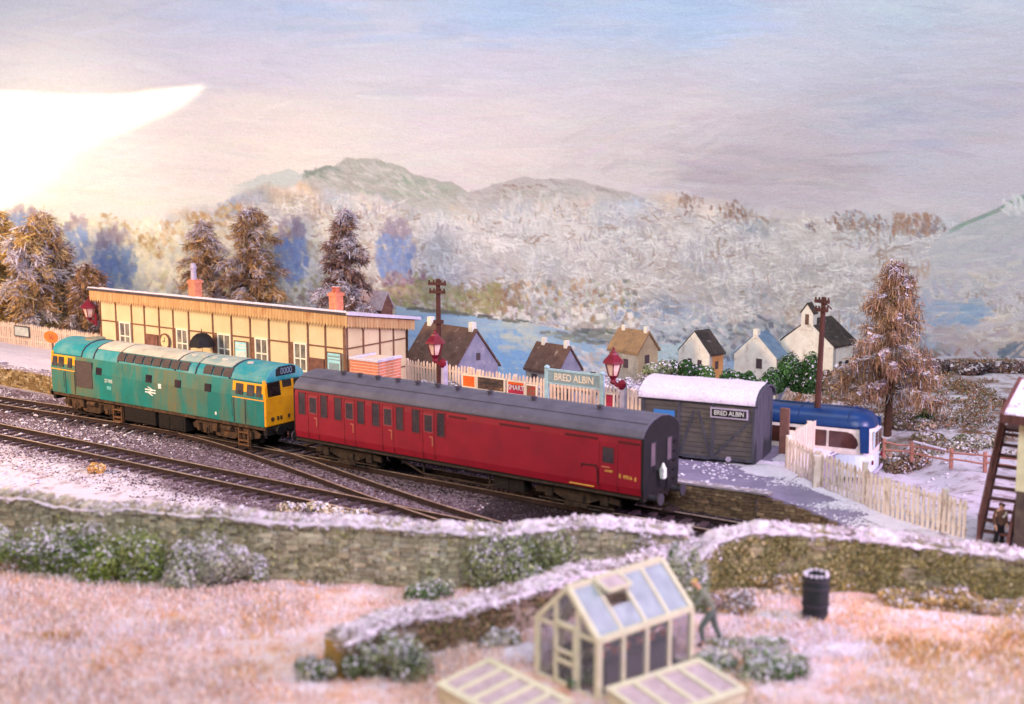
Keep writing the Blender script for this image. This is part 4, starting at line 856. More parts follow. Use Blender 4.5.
#PART4
# ------------------------------------------------------------------ platform
PE = [(-64, -2.75), (-46, -2.54), (-40.7, -2.37), (-30, -2.1), (-20, -1.95), (-10, -1.86), (0, -1.85), (3.0, -2.15)]
def pe(s): return float(np.interp(s, [p[0] for p in PE], [p[1] for p in PE]))
def stones(mb, a, b, z0, z1, hs=.13, ls=(.22, .5), depth=.16, pal=((128, 100, 76), (146, 116, 88), (108, 84, 68), (162, 134, 104)), seed=1, z1b=None, z0b=None, rough=1.):
    # courses of rough stones on the upright face from a to b (seen from the left-hand normal side)
    rg = random.Random(seed); a = Vector((a[0], a[1], 0)); b = Vector((b[0], b[1], 0)); d = (b-a); Ln = d.length; d.normalize(); n = Vector((d.y, -d.x, 0))
    z1b = z1 if z1b is None else z1b; z0b = z0 if z0b is None else z0b
    z = min(z0, z0b)
    while z < max(z1, z1b)-.02:
        h = hs*rg.uniform(.75, 1.3); x = -rg.uniform(0, .2)
        while x < Ln:
            l = rg.uniform(*ls); xa, xb = max(x, 0), min(x+l, Ln); f = (xa+xb)/2/max(Ln, .01); zt = min(z+h, z1+(z1b-z1)*f)
            if xb-xa > .03 and zt-z > .025 and zt > z0+(z0b-z0)*f:
                o = rg.uniform(-.04, .03)*rough; c = pal[rg.randrange(len(pal))]; k = rg.uniform(.9, 1.1); mb.col = tuple(min(255, (v*.65+w_*.35)*k) for v, w_ in zip(c, pal[0]))
                g = .008; p, q = a+d*(xa+g), a+d*(xb-g); j = lambda: rg.uniform(-.018, .018)*rough
                vs = [(*(p+n*(o+j())).xy, z+g+j()*.5), (*(q+n*(o+j())).xy, z+g+j()*.5), (*(q-n*depth).xy, z+g), (*(p-n*depth).xy, z+g), (*(p+n*(o+j())).xy, zt-g+j()*.5), (*(q+n*(o+j())).xy, zt-g+j()*.5), (*(q-n*depth).xy, zt-g), (*(p-n*depth).xy, zt-g)]
                mb.add(vs, [(0, 3, 2, 1), (4, 5, 6, 7), (0, 1, 5, 4), (1, 2, 6, 5), (2, 3, 7, 6), (3, 0, 4, 7)])
            x += l
        z += h
def platform():
    root = thing('station_platform', W(-28, -6, -.3), 'long grey station platform with stone edge, snow and an end ramp', 'platform')
    iv = -Vector(root.location)
    T = MB(); BK = -10.6
    for (s0, f0), (s1, f1) in zip(PE[:-1], PE[1:]):
        vs = [W(s0, f0, -.4), W(s1, f1, -.4), W(s1, BK, -.4), W(s0, BK, -.4), W(s0, f0, .9), W(s1, f1, .9), W(s1, BK, .9), W(s0, BK, .9)]
        T.add([v+iv for v in vs], [(0, 3, 2, 1), (4, 5, 6, 7), (0, 1, 5, 4), (2, 3, 7, 6)]+([(1, 2, 6, 5)] if s1 == 3.0 else []))
    rows = [(W(3.0, -2.15, .9), P(785, 471, .9)), (P(805, 508, .45), P(845, 501, .55)), (P(850, 527, .03), P(885, 517, .3)), (P(905, 545, 0), P(930, 530, .13)), (P(972, 560, 0), P(975, 543, .03))]
    vs = []; fs = []
    for a, b in rows: vs += [a, b, Vector((a.x, a.y, -.4)), Vector((b.x, b.y, -.4))]
    for i in range(len(rows)-1):
        k = 4*i; fs += [(k, k+4, k+5, k+1), (k, k+2, k+6, k+4), (k+1, k+5, k+7, k+3)]
    T.add([v+iv for v in vs], fs)
    T.build('platform_surface', M['asphalt'], root)
    S = MB()
    for s0, s1 in ((-64, -52), (-52, -46), (-46, -40.7), (-40.7, -34), (-6, 0), (0, 3)):
        a, b = W(s0, pe(s0)+.07), W(s1, pe(s1)+.07)
        pal = ((150, 122, 84), (172, 144, 104), (196, 172, 138), (128, 100, 70), (212, 192, 166)) if s1 < -20 else ((128, 100, 76), (146, 116, 88), (108, 84, 68), (162, 134, 104), (94, 72, 60))
        stones(S, a, b, -.3, .86, pal=pal, seed=int(s0+99))
    for i in range(2):
        a, b = rows[i][0], rows[i+1][0]; nn = Vector((b.y-a.y, a.x-b.x, 0)).normalized()*.08; a, b = a+nn, b+nn; stones(S, a, b, -.3, a.z-.05, z1b=b.z-.05, seed=40+i)
    S.v = [tuple(Vector(v)+iv) for v in S.v]
    S.build('retaining_wall', M['stoneP'], root, color=True)
    E_ = MB()
    for s in np.arange(-64, 2.9, .9):
        f0, f1 = pe(s), pe(s+.88)
        vs = [W(s, f0+.1, .84), W(s+.88, f1+.1, .84), W(s+.88, f1-.35, .84), W(s, f0-.35, .84), W(s, f0+.1, .915), W(s+.88, f1+.1, .915), W(s+.88, f1-.35, .915), W(s, f0-.35, .915)]
        E_.add([v+iv for v in vs], [(0, 3, 2, 1), (4, 5, 6, 7), (0, 1, 5, 4), (1, 2, 6, 5), (2, 3, 7, 6), (3, 0, 4, 7)])
    E_.build('coping', mat('coping', (168, 148, 150), (140, 122, 132), 3, rough=.9, snow=.25), root)
    # lying snow: lumpy sheets
    def sheet(poly_fn, n=26):
        pass
    def patch(cs, co, rs, ro, seed, z=.905):
        X, Y, F = grid(-1, 1, -1, 1, .05); r = np.sqrt(X**2+Y**2); h = .13*(1-r)+(fbm(X*rs, Y*ro, 1.2, seed)-.5)*.16
        V = np.array([W(cs+x*rs, co+y*ro, z+max(hh, -.04))+iv for x, y, hh in zip(X, Y, h)])
        return V, F
    Vs = []; Fs = []; n = 0
    for q in ((-52, -6.2, 12, 3.0, 1), (-46, -5.2, 7, 2.2, 6), (2.1, -5.6, 1.2, 1.2, 2), (-.4, -6.0, 2.2, .55, 3), (2.2, -8.5, .9, 2.4, 4), (-8, -9.2, 5, 1.3, 5)):
        V, F = patch(*q); Vs.append(V); Fs.append(F+n); n += len(V)
    # a drift following the foot of the ramp fence
    line = [P(800, 480, .84), P(822, 492, .68), P(850, 503, .5), P(885, 518, .3), P(925, 530, .15), P(968, 543, .03)]; m_, k_ = 90, 12; V = []
    for i in range(m_):
        t = i/(m_-1)*(len(line)-1); j = min(int(t), len(line)-2); p = line[j].lerp(line[j+1], t-j); d = (line[j+1]-line[j]); n_ = Vector((d.y, -d.x, 0)).normalized(); n_ = n_ if n_.y < 0 else -n_
        wd = .5+.5*(fbm(np.array([t*1.3]), np.array([0.]), 1.3, 61)[0]-.5)
        for q in range(k_):
            u = q/(k_-1); h = .1*(1-u)**1.3-.035*u+.09*(fbm(np.array([t*5]), np.array([u*2.]), 1.2, 71)[0]-.5)*(1-u*.6)
            V.append(tuple(p-n_*.15+n_*u*wd*1.35+Vector((0, 0, h-.02-.16*u*.3))+iv))
    i_ = np.arange(m_*k_).reshape(m_, k_); Vs.append(np.array(V)); Fs.append(np.stack([i_[:-1, :-1], i_[1:, :-1], i_[1:, 1:], i_[:-1, 1:]], -1).reshape(-1, 4)+n)
    k0 = 0
    for V_, F_ in zip(Vs, Fs): np_mesh('snow_cover', V_, F_-k0, None, M['snow'], root, smooth=True); k0 += len(V_)
platform()
def platform_crumbs():
    rows = [(W(3.0, -2.15, .9), P(785, 471, .9)), (P(805, 508, .45), P(845, 501, .55)), (P(850, 527, .03), P(885, 517, .3)), (P(905, 545, 0), P(930, 530, .13)), (P(972, 560, 0), P(975, 543, .03))]
    n = 5200; t = RNG.uniform(0, 3.99, n); u = 1-np.abs(RNG.normal(0, .38, n)); k = u > 0; t, u = t[k], u[k]; A = np.array([tuple(r[0]) for r in rows]); B = np.array([tuple(r[1]) for r in rows]); i = t.astype(int); f = (t-i)[:, None]
    p = (A[i]*(1-f)+A[i+1]*f)*(1-u[:, None])+(B[i]*(1-f)+B[i+1]*f)*u[:, None]
    m = 6500; s = np.concatenate([RNG.uniform(-3, 3, m//2), RNG.uniform(-60, -38, m//2)]); o = -RNG.uniform(2.1, 7.5, m); w_ = W(0, 0); q = np.array(ORG)[None]+s[:, None]*np.array(DV)+o[:, None]*np.array(NV); q[:, 2] = .91
    k = (fbm(q[:, 0], q[:, 1], 1.1, 51) > .5) & ((s < -5) | (RNG.random(m) < .16));  p = np.concatenate([p, q[k]]); n = len(p)
    oc = np.array([[1, 0, 0], [-1, 0, 0], [0, 1, 0], [0, -1, 0], [0, 0, 1], [0, 0, -1]], float); fc = np.array([[0, 2, 4], [2, 1, 4], [1, 3, 4], [3, 0, 4], [2, 0, 5], [1, 2, 5], [3, 1, 5], [0, 3, 5]])
    V = p[:, None]+(oc[None]+RNG.normal(0, .3, (n, 6, 3)))*RNG.uniform(.02, .075, (n, 1, 1))*np.array([1.3, 1.3, .6])
    tag(np_mesh('snow', V.reshape(-1, 3), (fc[None]+6*np.arange(n)[:, None, None]).reshape(-1, 3), np.repeat(np.array(SNOW)[None]+RNG.normal(0, 8, (n, 1)), 8, 0), M['leaf']), 'snow crumbs scattered over the platform and its ramp', 'snow', kind='stuff')
platform_crumbs()

# ------------------------------------------------------------------ station building
def station():
    S0, S1, OF = -41.45, -21.7, -6.5; mid = (S0+S1)/2; hl = (S1-S0)/2; dp = 4.85
    root = thing('station_building', W(mid, OF, .9), 'long cream timber framed station building with sloping snow edged roof', 'building', -TH)
    X = lambda s: s-mid
    b = MB(); b.prism([(0, 0), (0, 4.3), (dp, 3.62), (dp, 0)], 'x', -hl, hl); b.build('wall', M['cream'], root)
    b = MB(); b.prism([(-.36, 4.46), (-.36, 4.6), (dp+.55, 3.74), (dp+.55, 3.6)], 'x', -hl-.55, hl+.4); rf = b.build('roof', M['slate'], root)
    b = MB(); rg = random.Random(3)
    n = 80; vs = []; fs = []
    for i in range(n+1):
        x = -hl-.55+(2*hl+.95)*i/n; h = .07+rg.uniform(-.02, .05); w = .34+rg.uniform(-.1, .12)
        vs += [(x, -.37, 4.6), (x, -.37, 4.6+h), (x, -.36+w, 4.6+h*.9-w*.15), (x, -.36+w+.12, 4.58-(w+.12)*.158)]
    for i in range(n):
        for k in range(3): fs.append((4*i+k, 4*i+k+1, 4*i+k+5, 4*i+k+4))
    b.add(vs, fs); b.build('roof_snow', M['snow'], rf, smooth=True)
    b = MB(); b.prism([(-.37, 4.5), (-.37, 4.68), (dp+.56, 3.8), (dp+.56, 3.64)], 'x', hl+.38, hl+.55); b.build('verge_snow', M['snow'], rf)
    # valances with pointed boards
    v = MB(); x = -hl-.5
    while x < hl+.36:
        w = .215; zb = 3.86; v.add([(x, -.3, 4.47), (x+w-.018, -.3, 4.47), (x+w-.018, -.3, zb+.1), (x+w/2, -.3, zb-.08), (x, -.3, zb+.1), (x, -.27, 4.47), (x+w-.018, -.27, 4.47), (x+w-.018, -.27, zb+.1), (x+w/2, -.27, zb-.08), (x, -.27, zb+.1)],
            [(0, 4, 3, 2, 1), (5, 6, 7, 8, 9), (0, 1, 6, 5), (1, 2, 7, 6), (2, 3, 8, 7), (3, 4, 9, 8), (4, 0, 5, 9)]); x += w
    v.build('valance', M['valance'], root); v = MB(); v.box(-hl-.5, hl+.36, -.25, -.22, 4.0, 4.47); v.build('valance_backing', M['timber'], root)
    v = MB(); y = -.26
    for k in range(24):
        w = .225; xx = hl+.3; zt = 4.45-(y+.3)*.14; zb = zt-.56
        v.add([(xx, y, zt), (xx, y+w-.018, zt-.03), (xx, y+w-.018, zb+.03), (xx, y+w/2, zb-.09), (xx, y, zb+.06), (xx+.03, y, zt), (xx+.03, y+w-.018, zt-.03), (xx+.03, y+w-.018, zb+.03), (xx+.03, y+w/2, zb-.09), (xx+.03, y, zb+.06)],
            [(0, 4, 3, 2, 1), (5, 6, 7, 8, 9), (0, 1, 6, 5), (1, 2, 7, 6), (2, 3, 8, 7), (3, 4, 9, 8), (4, 0, 5, 9)]); y += w
    v.build('valance', M['valance'], root)
    # timber framing
    posts = [-41.37, -39.92, -38.49, -37.35, -36.07, -34.86, -33.55, -31.58, -30.09, -28.63, -27.21, -25.73, -24.35, -23.11, -21.78]
    t = MB()
    for i, s in enumerate(posts): w = .045 if i not in (0, 14) else .08; t.box(X(s)-w, X(s)+w, -.05, .0, 0, 4.28)
    for z in (2.68, 1.15): t.box(-hl, hl, -.04, .0, z-.038, z+.038)
    t.box(-hl, hl, -.06, 0, 0, .18)
    for y in (.07, 1.3, 2.6, 3.7, dp-.07): t.box(hl, hl+.05, y-.05, y+.05, 0, 4.3-y*.14)
    for z in (2.68, 1.15): t.box(hl, hl+.04, 0, dp, z-.038, z+.038)
    t.build('timber_frame', M['timber'], root)
    # openings: dark jamb, white sash, pane
    for a, c in ((-39.62, -38.6), (-34.6, -33.62), (-31.2, -30.14), (-28.27, -27.28), (-25.36, -24.42)):
        x0, x1 = X(a), X(c)
        j = MB(); j.box(x0-.36, x0-.02, -.03, .02, 0, 2.62); j.build('door', M['timber'], root)
        f = MB(); f.frame(x0, x1, 1.2, 2.74, -.075, .01, .09); f.box((x0+x1)/2-.035, (x0+x1)/2+.035, -.065, .01, 1.25, 2.7); f.box(x0+.08, x1-.08, -.06, .01, 1.86, 1.93)
        w = f.build('window', M['wframe'], root)
        g = MB(); g.box(x0+.05, x1-.05, -.03, .0, 1.25, 2.7); g.build('pane', M['paneS'], w)
    for a, c, z in ((-37.3, -36.2, 2.2), (-24.28, -23.2, 2.02)):
        f = MB(); f.box(X(a), X(c), -.08, .0, 1.2, z); f.frame(X(a), X(c), 1.2, z, -.1, -.07, .07); f.build('notice_board', M['browndoor'], root)
    for s, of in ((-35.9, 2.6), (-24.55, 2.4)):
        c = MB(); c.box(X(s)-.27, X(s)+.27, of-.27, of+.27, 3.4, 5.2); c.box(X(s)-.33, X(s)+.33, of-.33, of+.33, 5.0, 5.14); ch = c.build('chimney', M['brick'], root)
        p = MB(); p.lathe([(.16, 0), (.14, .2), (.18, .24), (.15, .3)], 10, (X(s)-.1, of, 5.2)); p.lathe([(.16, 0), (.14, .2), (.18, .24), (.15, .3)], 10, (X(s)+.12, of, 5.2)) if s > -30 else p.lathe([(.18, 0), (.16, .6), (.2, .7), (.12, .95)], 10, (X(s)-.1, of, 5.2))
        p.build('chimney_pot', M['brickcap'] if s > -30 else M['post'], ch)
    gp = MB(); gp.tube([(hl+.1, dp-.1, 0), (hl+.1, dp-.1, 3.4), (hl+.1, dp+.2, 3.6)], .05); gp.build('drainpipe', M['chassis'], root)
    # hung on the wall
    y = -.06
    def hung(name, label, cat, s, z, group=None): return thing(name, W(s, OF+.1, .9+z), label, cat, -TH, group)
    r = hung('wall_clock', 'round cream station clock on the timber wall between two posts', 'clock', -35.54, 1.9)
    c = MB(); c.prism([(.36*math.cos(a*math.pi/16), .4*math.sin(a*math.pi/16)) for a in range(32)], 'y', -.02, .04); c.build('face', M['clockface'], r)
    c = MB(); c.prism([(.36*math.cos(a*math.pi/16), .4*math.sin(a*math.pi/16)) for a in range(32)]+[(.43*math.cos(-a*math.pi/16), .47*math.sin(-a*math.pi/16)) for a in range(32)], 'y', -.05, .03)
    c = MB()
    for a in range(24):
        t0, t1 = a*math.pi/12, (a+1)*math.pi/12
        q = [(k*math.cos(t), k*1.1*math.sin(t)) for k, t in ((.35, t0), (.42, t0), (.42, t1), (.35, t1))]
        c.prism(q, 'y', -.05, .04)
    c.build('rim', M['timber'], r)
    h = MB(); h.box(-.015, .015, -.04, -.02, 0, .24); h.box(-.17, 0, -.04, -.02, -.02, .02); h.build('hand', M['black'], r)
    for s, lab in ((-29.3, 'blue and white poster beside a window near the middle of the station'), (-22.45, 'blue and white poster at the brick bunker end of the station')):
        r = hung('wall_poster', lab, 'poster', s, 1.8, 'posters on the station wall')
        c = MB(); c.box(-.46, .46, -.02, .02, -.6, .62); c.build('sheet', M['cyan'], r); c = MB(); c.frame(-.5, .5, -.64, .66, -.04, .02, .05); c.build('frame', M['timber'], r)
        c = MB(); c.box(-.4, .4, -.028, -.018, .4, .48); c.box(-.4, .4, -.028, -.018, .25, .3); c.box(-.36, .36, -.028, -.018, -.5, .1); c.build('printed_band', M['board_grey'] if s > -25 else M['white'], r)
station()

def brick_bunker():
    a = W(-21.25, -6.25); s_, z_ = SZ(377.6, 361, -6.25); ztop = z_; b = W(s_, -6.25)
    r = ray(401, 358); o = ORG+DV*s_; t = o.dot(DV)/(r.x*DV.x+r.y*DV.y); q = Vector((r.x*t, r.y*t, 0)); dep = -6.25-so(q.x, q.y)[1]
    Ln = s_+21.25
    root = thing('brick_bunker', (*b.xy, .9), 'low brick bunker with snowy rim at the station corner', 'bunker', -TH)
    h = ztop-.9; m = MB(); m.box(-Ln+.02, -.02, .02, dep-.02, 0, h-.05); m.build('mortar', M['mortar'], root); m = MB()
    z = 0
    while z < h-.1:
        m.box(-Ln, 0, 0, dep, z+.016, z+.125); z += .15
    m.build('wall', M['brick'], root)
    m = MB(); m.box(-Ln-.04, .04, -.04, .25, h-.1, h+.04); m.box(-.25, .045, .25, dep+.04, h-.1, h+.045); m.box(-Ln-.045, -Ln+.2, .25, dep+.04, h-.1, h+.045); m.build('coping_snow', M['snow'], root, bevel=.03)
brick_bunker()

def umbrella_person():
    root = thing('open_umbrella', W(-31.5, -5.6, 1.3), 'open black umbrella held up on the platform before the station wall', 'umbrella')
    c = MB(); n = 8; ring = []
    prof = [(0, 2.42), (.28, 2.37), (.5, 2.2), (.66, 1.95), (.74, 1.66)]
    vs = []; fs = []
    for i, (r, z) in enumerate(prof[1:]):
        for k in range(16): a = k*math.pi/8; sc = 1-(.07*(k % 2))*(i/3); vs.append((r*sc*math.cos(a), r*sc*math.sin(a), z+.03*(k % 2)*i/3))
    for i in range(3):
        for k in range(16): fs.append((i*16+k, i*16+(k+1) % 16, i*16+16+(k+1) % 16, i*16+16+k))
    vs.append((0, 0, 2.42)); fs += [(64, k, (k+1) % 16) for k in range(16)]
    c.add(vs, fs); o = c.build('canopy', M['umbrella'], root); so_ = o.modifiers.new('t', 'SOLIDIFY'); so_.thickness = .015
    h = MB(); h.tube([(0, 0, .95), (0, 0, 2.62)], .015, 6); h.tube([(0, 0, 2.42), (-.03, 0, 2.68)], .025, 6, .006); h.build('shaft', M['black'], root)
    rb = MB()
    for k in range(8):
        a = k*math.pi/4; rb.tube([(0, 0, 2.40), (.49*math.cos(a), .49*math.sin(a), 2.18), (.73*math.cos(a), .73*math.sin(a), 1.65)], .012, 4)
    rb.build('ribs', M['greydark'], root)
umbrella_person()

# ------------------------------------------------------------------ people
M['skinp'] = mat('skin', (206, 150, 124), rough=.7)
def person(loc, rz, label, J, cloth, cap, H=1.0):
    root = thing('person', loc, label, 'person', rz)
    V3 = lambda p: Vector(p)*H
    g = {k: V3(v) for k, v in J.items()}
    def hand(w, e):
        d = (w-e).normalized(); n = d.cross(Vector((0, 1, .1))).normalized(); k = d.cross(n); out = []
        palm = w+d*.06
        out.append([(w, .026), (palm, .032)])
        for i, (o, l) in enumerate(((-.03, .075), (-.01, .085), (.01, .08), (.03, .062))):
            out.append([(palm, .03), (palm+n*o+d*.03, .011), (palm+n*o*1.15+d*(.03+l*.5)+k*.012, .0095), (palm+n*o*1.2+d*(.03+l*.85)+k*.04, .008)])
        out.append([(w, .026), (w+n*-.04+d*.03+k*.01, .012), (w+n*-.055+d*.065+k*.025, .009)])
        return out
    hd = g['head']; nk = g['neck']; fw = g['face'].normalized()
    up = (hd-nk).normalized()
    ch = [[(g['pelvis'], .14), (g['waist'], .125), (g['chest'], .15), (nk, .06), (hd-up*.1+fw*.02, .07), (hd, .098), (hd+up*.08, .08)]]
    for s in ('l', 'r'):
        ch.append([(g['chest'], .15), (g['sh'+s], .07), (g['el'+s], .048), (g['wr'+s], .034)]); ch += hand(g['wr'+s], g['el'+s])
        ch.append([(g['pelvis'], .14), (g['hip'+s], .095), (g['kn'+s], .065), (g['an'+s], .045), (g['an'+s]+Vector((0, 0, -.04))+g['toe'+s]*.5, .04), (g['an'+s]+Vector((0, 0, -.05))+g['toe'+s], .03)])
    # nose, ears
    side = up.cross(fw).normalized()
    ch.append([(hd, .098), (hd+fw*.1-up*.02, .018)])
    for q in (1, -1): ch.append([(hd, .098), (hd+side*q*.095, .02)])
    body = skin('body', ch, M['skinp'], root, 2)
    f = MB()
    for q in (1, -1): f.lathe([(.006, -.006), (.011, 0), (.006, .006)], 8, hd+fw*.088+side*q*.033+up*.015)
    f.build('eyes', M['black'], body)
    f = MB(); f.tube([hd+fw*.082-up*.055-side*.025, hd+fw*.09-up*.058, hd+fw*.082-up*.055+side*.025], .006, 5); f.build('mouth', M['reddark'], body)
    skin('jacket', [[(g['pelvis']+up*-.06, .165), (g['waist'], .155), (g['chest'], .18), (nk-up*.02, .09)]]+[[(g['chest'], .18), (g['sh'+s], .09), (g['el'+s], .065), (g['wr'+s]*.9+g['el'+s]*.1, .05)] for s in 'lr'], cloth[0], root, 2)
    skin('trousers', [[(g['waist'], .13), (g['pelvis'], .155)]+[(g['hip'+s], .11), (g['kn'+s], .085), (g['an'+s]+Vector((0, 0, .03)), .07)] for s in 'lr'], cloth[1], root, 2)
    for s in 'lr': skin('shoe', [[(g['an'+s], .055), (g['an'+s]+Vector((0, 0, -.035))+g['toe'+s]*.4, .055), (g['an'+s]+Vector((0, 0, -.04))+g['toe'+s]*1.1, .042)]], M['black'], root, 1)
    skin('cap' if cap else 'hair', [[(hd-fw*.03-up*.02, .1), (hd+up*.04-fw*.01, .106), (hd+up*.085, .08)]]+([[(hd+up*.04-fw*.01, .106), (hd+up*.055+fw*.13, .02)]] if cap else []), cloth[2], root, 2)
    return root
m_olive = mat('olive_coat', (132, 130, 112), (110, 110, 98), 5, rough=.9); m_gtr = mat('grey_trousers', (96, 100, 96), rough=.9); m_hat = mat('tan_hat', (196, 160, 90), rough=.9)
gp = P(711, 644, 1.28)
person((gp.x, gp.y, float(ground_z(gp.x, gp.y))+.06), R(180), 'person in an olive coat leaning forward beside the greenhouse', dict(
    pelvis=(0, 0, .95), waist=(.1, 0, 1.1), chest=(.22, 0, 1.34), neck=(.34, 0, 1.53), head=(.45, 0, 1.66), face=(1, 0, -.25),
    shl=(.26, .2, 1.42), ell=(.45, .27, 1.18), wrl=(.68, .2, 1.05), shr=(.22, -.2, 1.42), elr=(.36, -.28, 1.16), wrr=(.6, -.22, 1.02),
    hipl=(.02, .1, .9), knl=(.28, .11, .52), anl=(.22, .11, .09), toel=(.14, 0, 0), hipr=(-.02, -.1, .9), knr=(-.1, -.11, .5), anr=(-.26, -.11, .1), toer=(.14, 0, -.01)), (m_olive, m_gtr, m_hat), False, 1.0)
m_br = mat('brown_jacket', (112, 78, 64), (90, 62, 54), 5, rough=.9); m_bk = mat('black_trousers', (34, 28, 32), rough=.9); m_cap = mat('dark_cap', (74, 50, 44), rough=.9)
sp_ = P(997, 546, .02)
pp = person((sp_.x-.05, sp_.y-.25, .0), R(-70), 'person in a brown jacket and dark trousers standing at the foot of the stairs', dict(
    pelvis=(0, 0, .93), waist=(.0, 0, 1.08), chest=(.01, 0, 1.32), neck=(.02, 0, 1.52), head=(.04, 0, 1.66), face=(.8, .6, -.05),
    shl=(0, .2, 1.42), ell=(.02, .27, 1.15), wrl=(.1, .24, .93), shr=(0, -.2, 1.42), elr=(-.02, -.27, 1.15), wrr=(.08, -.25, .92),
    hipl=(0, .1, .88), knl=(.03, .12, .48), anl=(0, .13, .09), toel=(.13, .03, 0), hipr=(0, -.1, .88), knr=(.01, -.13, .48), anr=(-.03, -.15, .09), toer=(.13, -.03, 0)), (m_br, m_bk, m_cap), True, .93)
sh = MB(); sh.prism([(-.07, 1.2), (.07, 1.2), (.1, 1.36), (.0, 1.14)], 'y', -.02, .02, Matrix.Translation((.15, .02, .0)) @ Matrix.Rotation(math.pi/2, 4, 'Z')); sh.build('shirt', M['wframe'], pp)

# ------------------------------------------------------------------ lamps, nameboard, fences, posters
def lantern(root, c, k=1.0):
    n = 6; cx, cy, cz = c
    def hexa(r, z, ph=0): return [(cx+r*math.cos(math.pi/3*i+ph), cy+r*math.sin(math.pi/3*i+ph), cz+z) for i in range(n)]
    b, t = hexa(.24*k, 0), hexa(.42*k, .62*k)
    f = MB()
    for i in range(n): f.tube([b[i], t[i]], .03*k, 5)
    for rr in (b, t):
        for i in range(n): f.tube([rr[i], rr[(i+1) % n]], .03*k, 5)
    f.lathe([(.1*k, -.22*k), (.2*k, -.06*k), (.26*k, 0)], 6, c)
    fr = f.build('lantern_frame', M['lampred'], root)
    g = MB(); bi, ti = hexa(.22*k, .02), hexa(.4*k, .6*k); g.add(bi+ti, [(i, (i+1) % n, n+(i+1) % n, n+i) for i in range(n)]); g.build('lantern_glass', M['lampglass'], root)
    r = MB(); r.lathe([(.56*k, .6*k), (.5*k, .7*k), (.22*k, .98*k), (.18*k, 1.08*k), (.09*k, 1.12*k), (.05*k, 1.2*k), (.07*k, 1.25*k), (.02*k, 1.33*k)], 6, c); r.build('lantern_cap', M['lampred'], root)
def lamp(s, off, label):
    root = thing('platform_lamp', W(s, off, .9), label, 'lamp', -TH, 'red lanterns of the station')
    lantern(root, (-.12, 0, 3.02), .95)
    p = MB(); p.tube([(.35, .1, 0), (.35, .1, 2.75)], .2, 8, .15); p.lathe([(.26, 0), (.26, .3), (.2, .4)], 8, (.35, .1, 0)); p.build('post', M['post'], root)
    b = MB(); b.lathe([(.14, 0), (.19, .1), (.19, .28), (.12, .36), (.05, .42)], 10, (.3, .06, 2.45)); b.tube([(.3, .05, 2.55), (.05, 0, 2.62), (-.12, 0, 2.85)], .09, 8); b.lathe([(.05, 0), (.16, .1), (.1, .25)], 8, (-.12, 0, 2.62)); b.build('bracket', M['lampred'], root)
lamp(-5.5, -6, 'red lantern on a pale post beside the station nameboard')
lamp(-15.38, -6, 'red lantern on a pale post between the brick bunker and the telegraph pole')
root = thing('wall_lamp', W(-42.15, -6.3, 3.6), 'red lantern on a bracket at the far corner of the station wall', 'lamp', -TH, 'red lanterns of the station')
lantern(root, (0, 0, .1), .95); b = MB(); b.tube([(.72, -.1, -.05), (.3, -.05, -.1), (0, 0, -.06)], .06, 6); b.tube([(.72, -.1, .4), (.72, -.1, -.35)], .07, 6); b.tube([(.72, -.1, -.3), (.35, -.05, -.2), (.1, 0, -.1)], .04, 5); b.build('bracket', M['lampred'], root)

root = thing('station_nameboard', W(-8.57, -7.5, .9), 'grey station nameboard with cream letters in front of the picket fence', 'sign', -TH)
for x in (-1.5, 1.5):
    b = MB(); b.box(x-.1, x+.1, -.06, .06, 0, 2.72); b.lathe([(.14, 0), (.14, .06), (.03, .14)], 6, (x, 0, 2.72)); b.build('post', M['pale_blue'], root)
b = MB(); b.box(-1.4, 1.4, -.04, .04, 2.06, 2.62); bd = b.build('board', M['board_grey'], root)
b = MB(); b.box(-1.4, 1.4, -.07, .06, 2.62, 2.7); b.box(-1.4, 1.4, -.06, .06, 2.0, 2.06); b.build('rim', M['pale_blue'], root)
text('BRED ALBIN', .46, M['letter'], bd, (0, -.047, 2.34), UP, 'lettering', ext=.012, sx=.86, bold=.004)

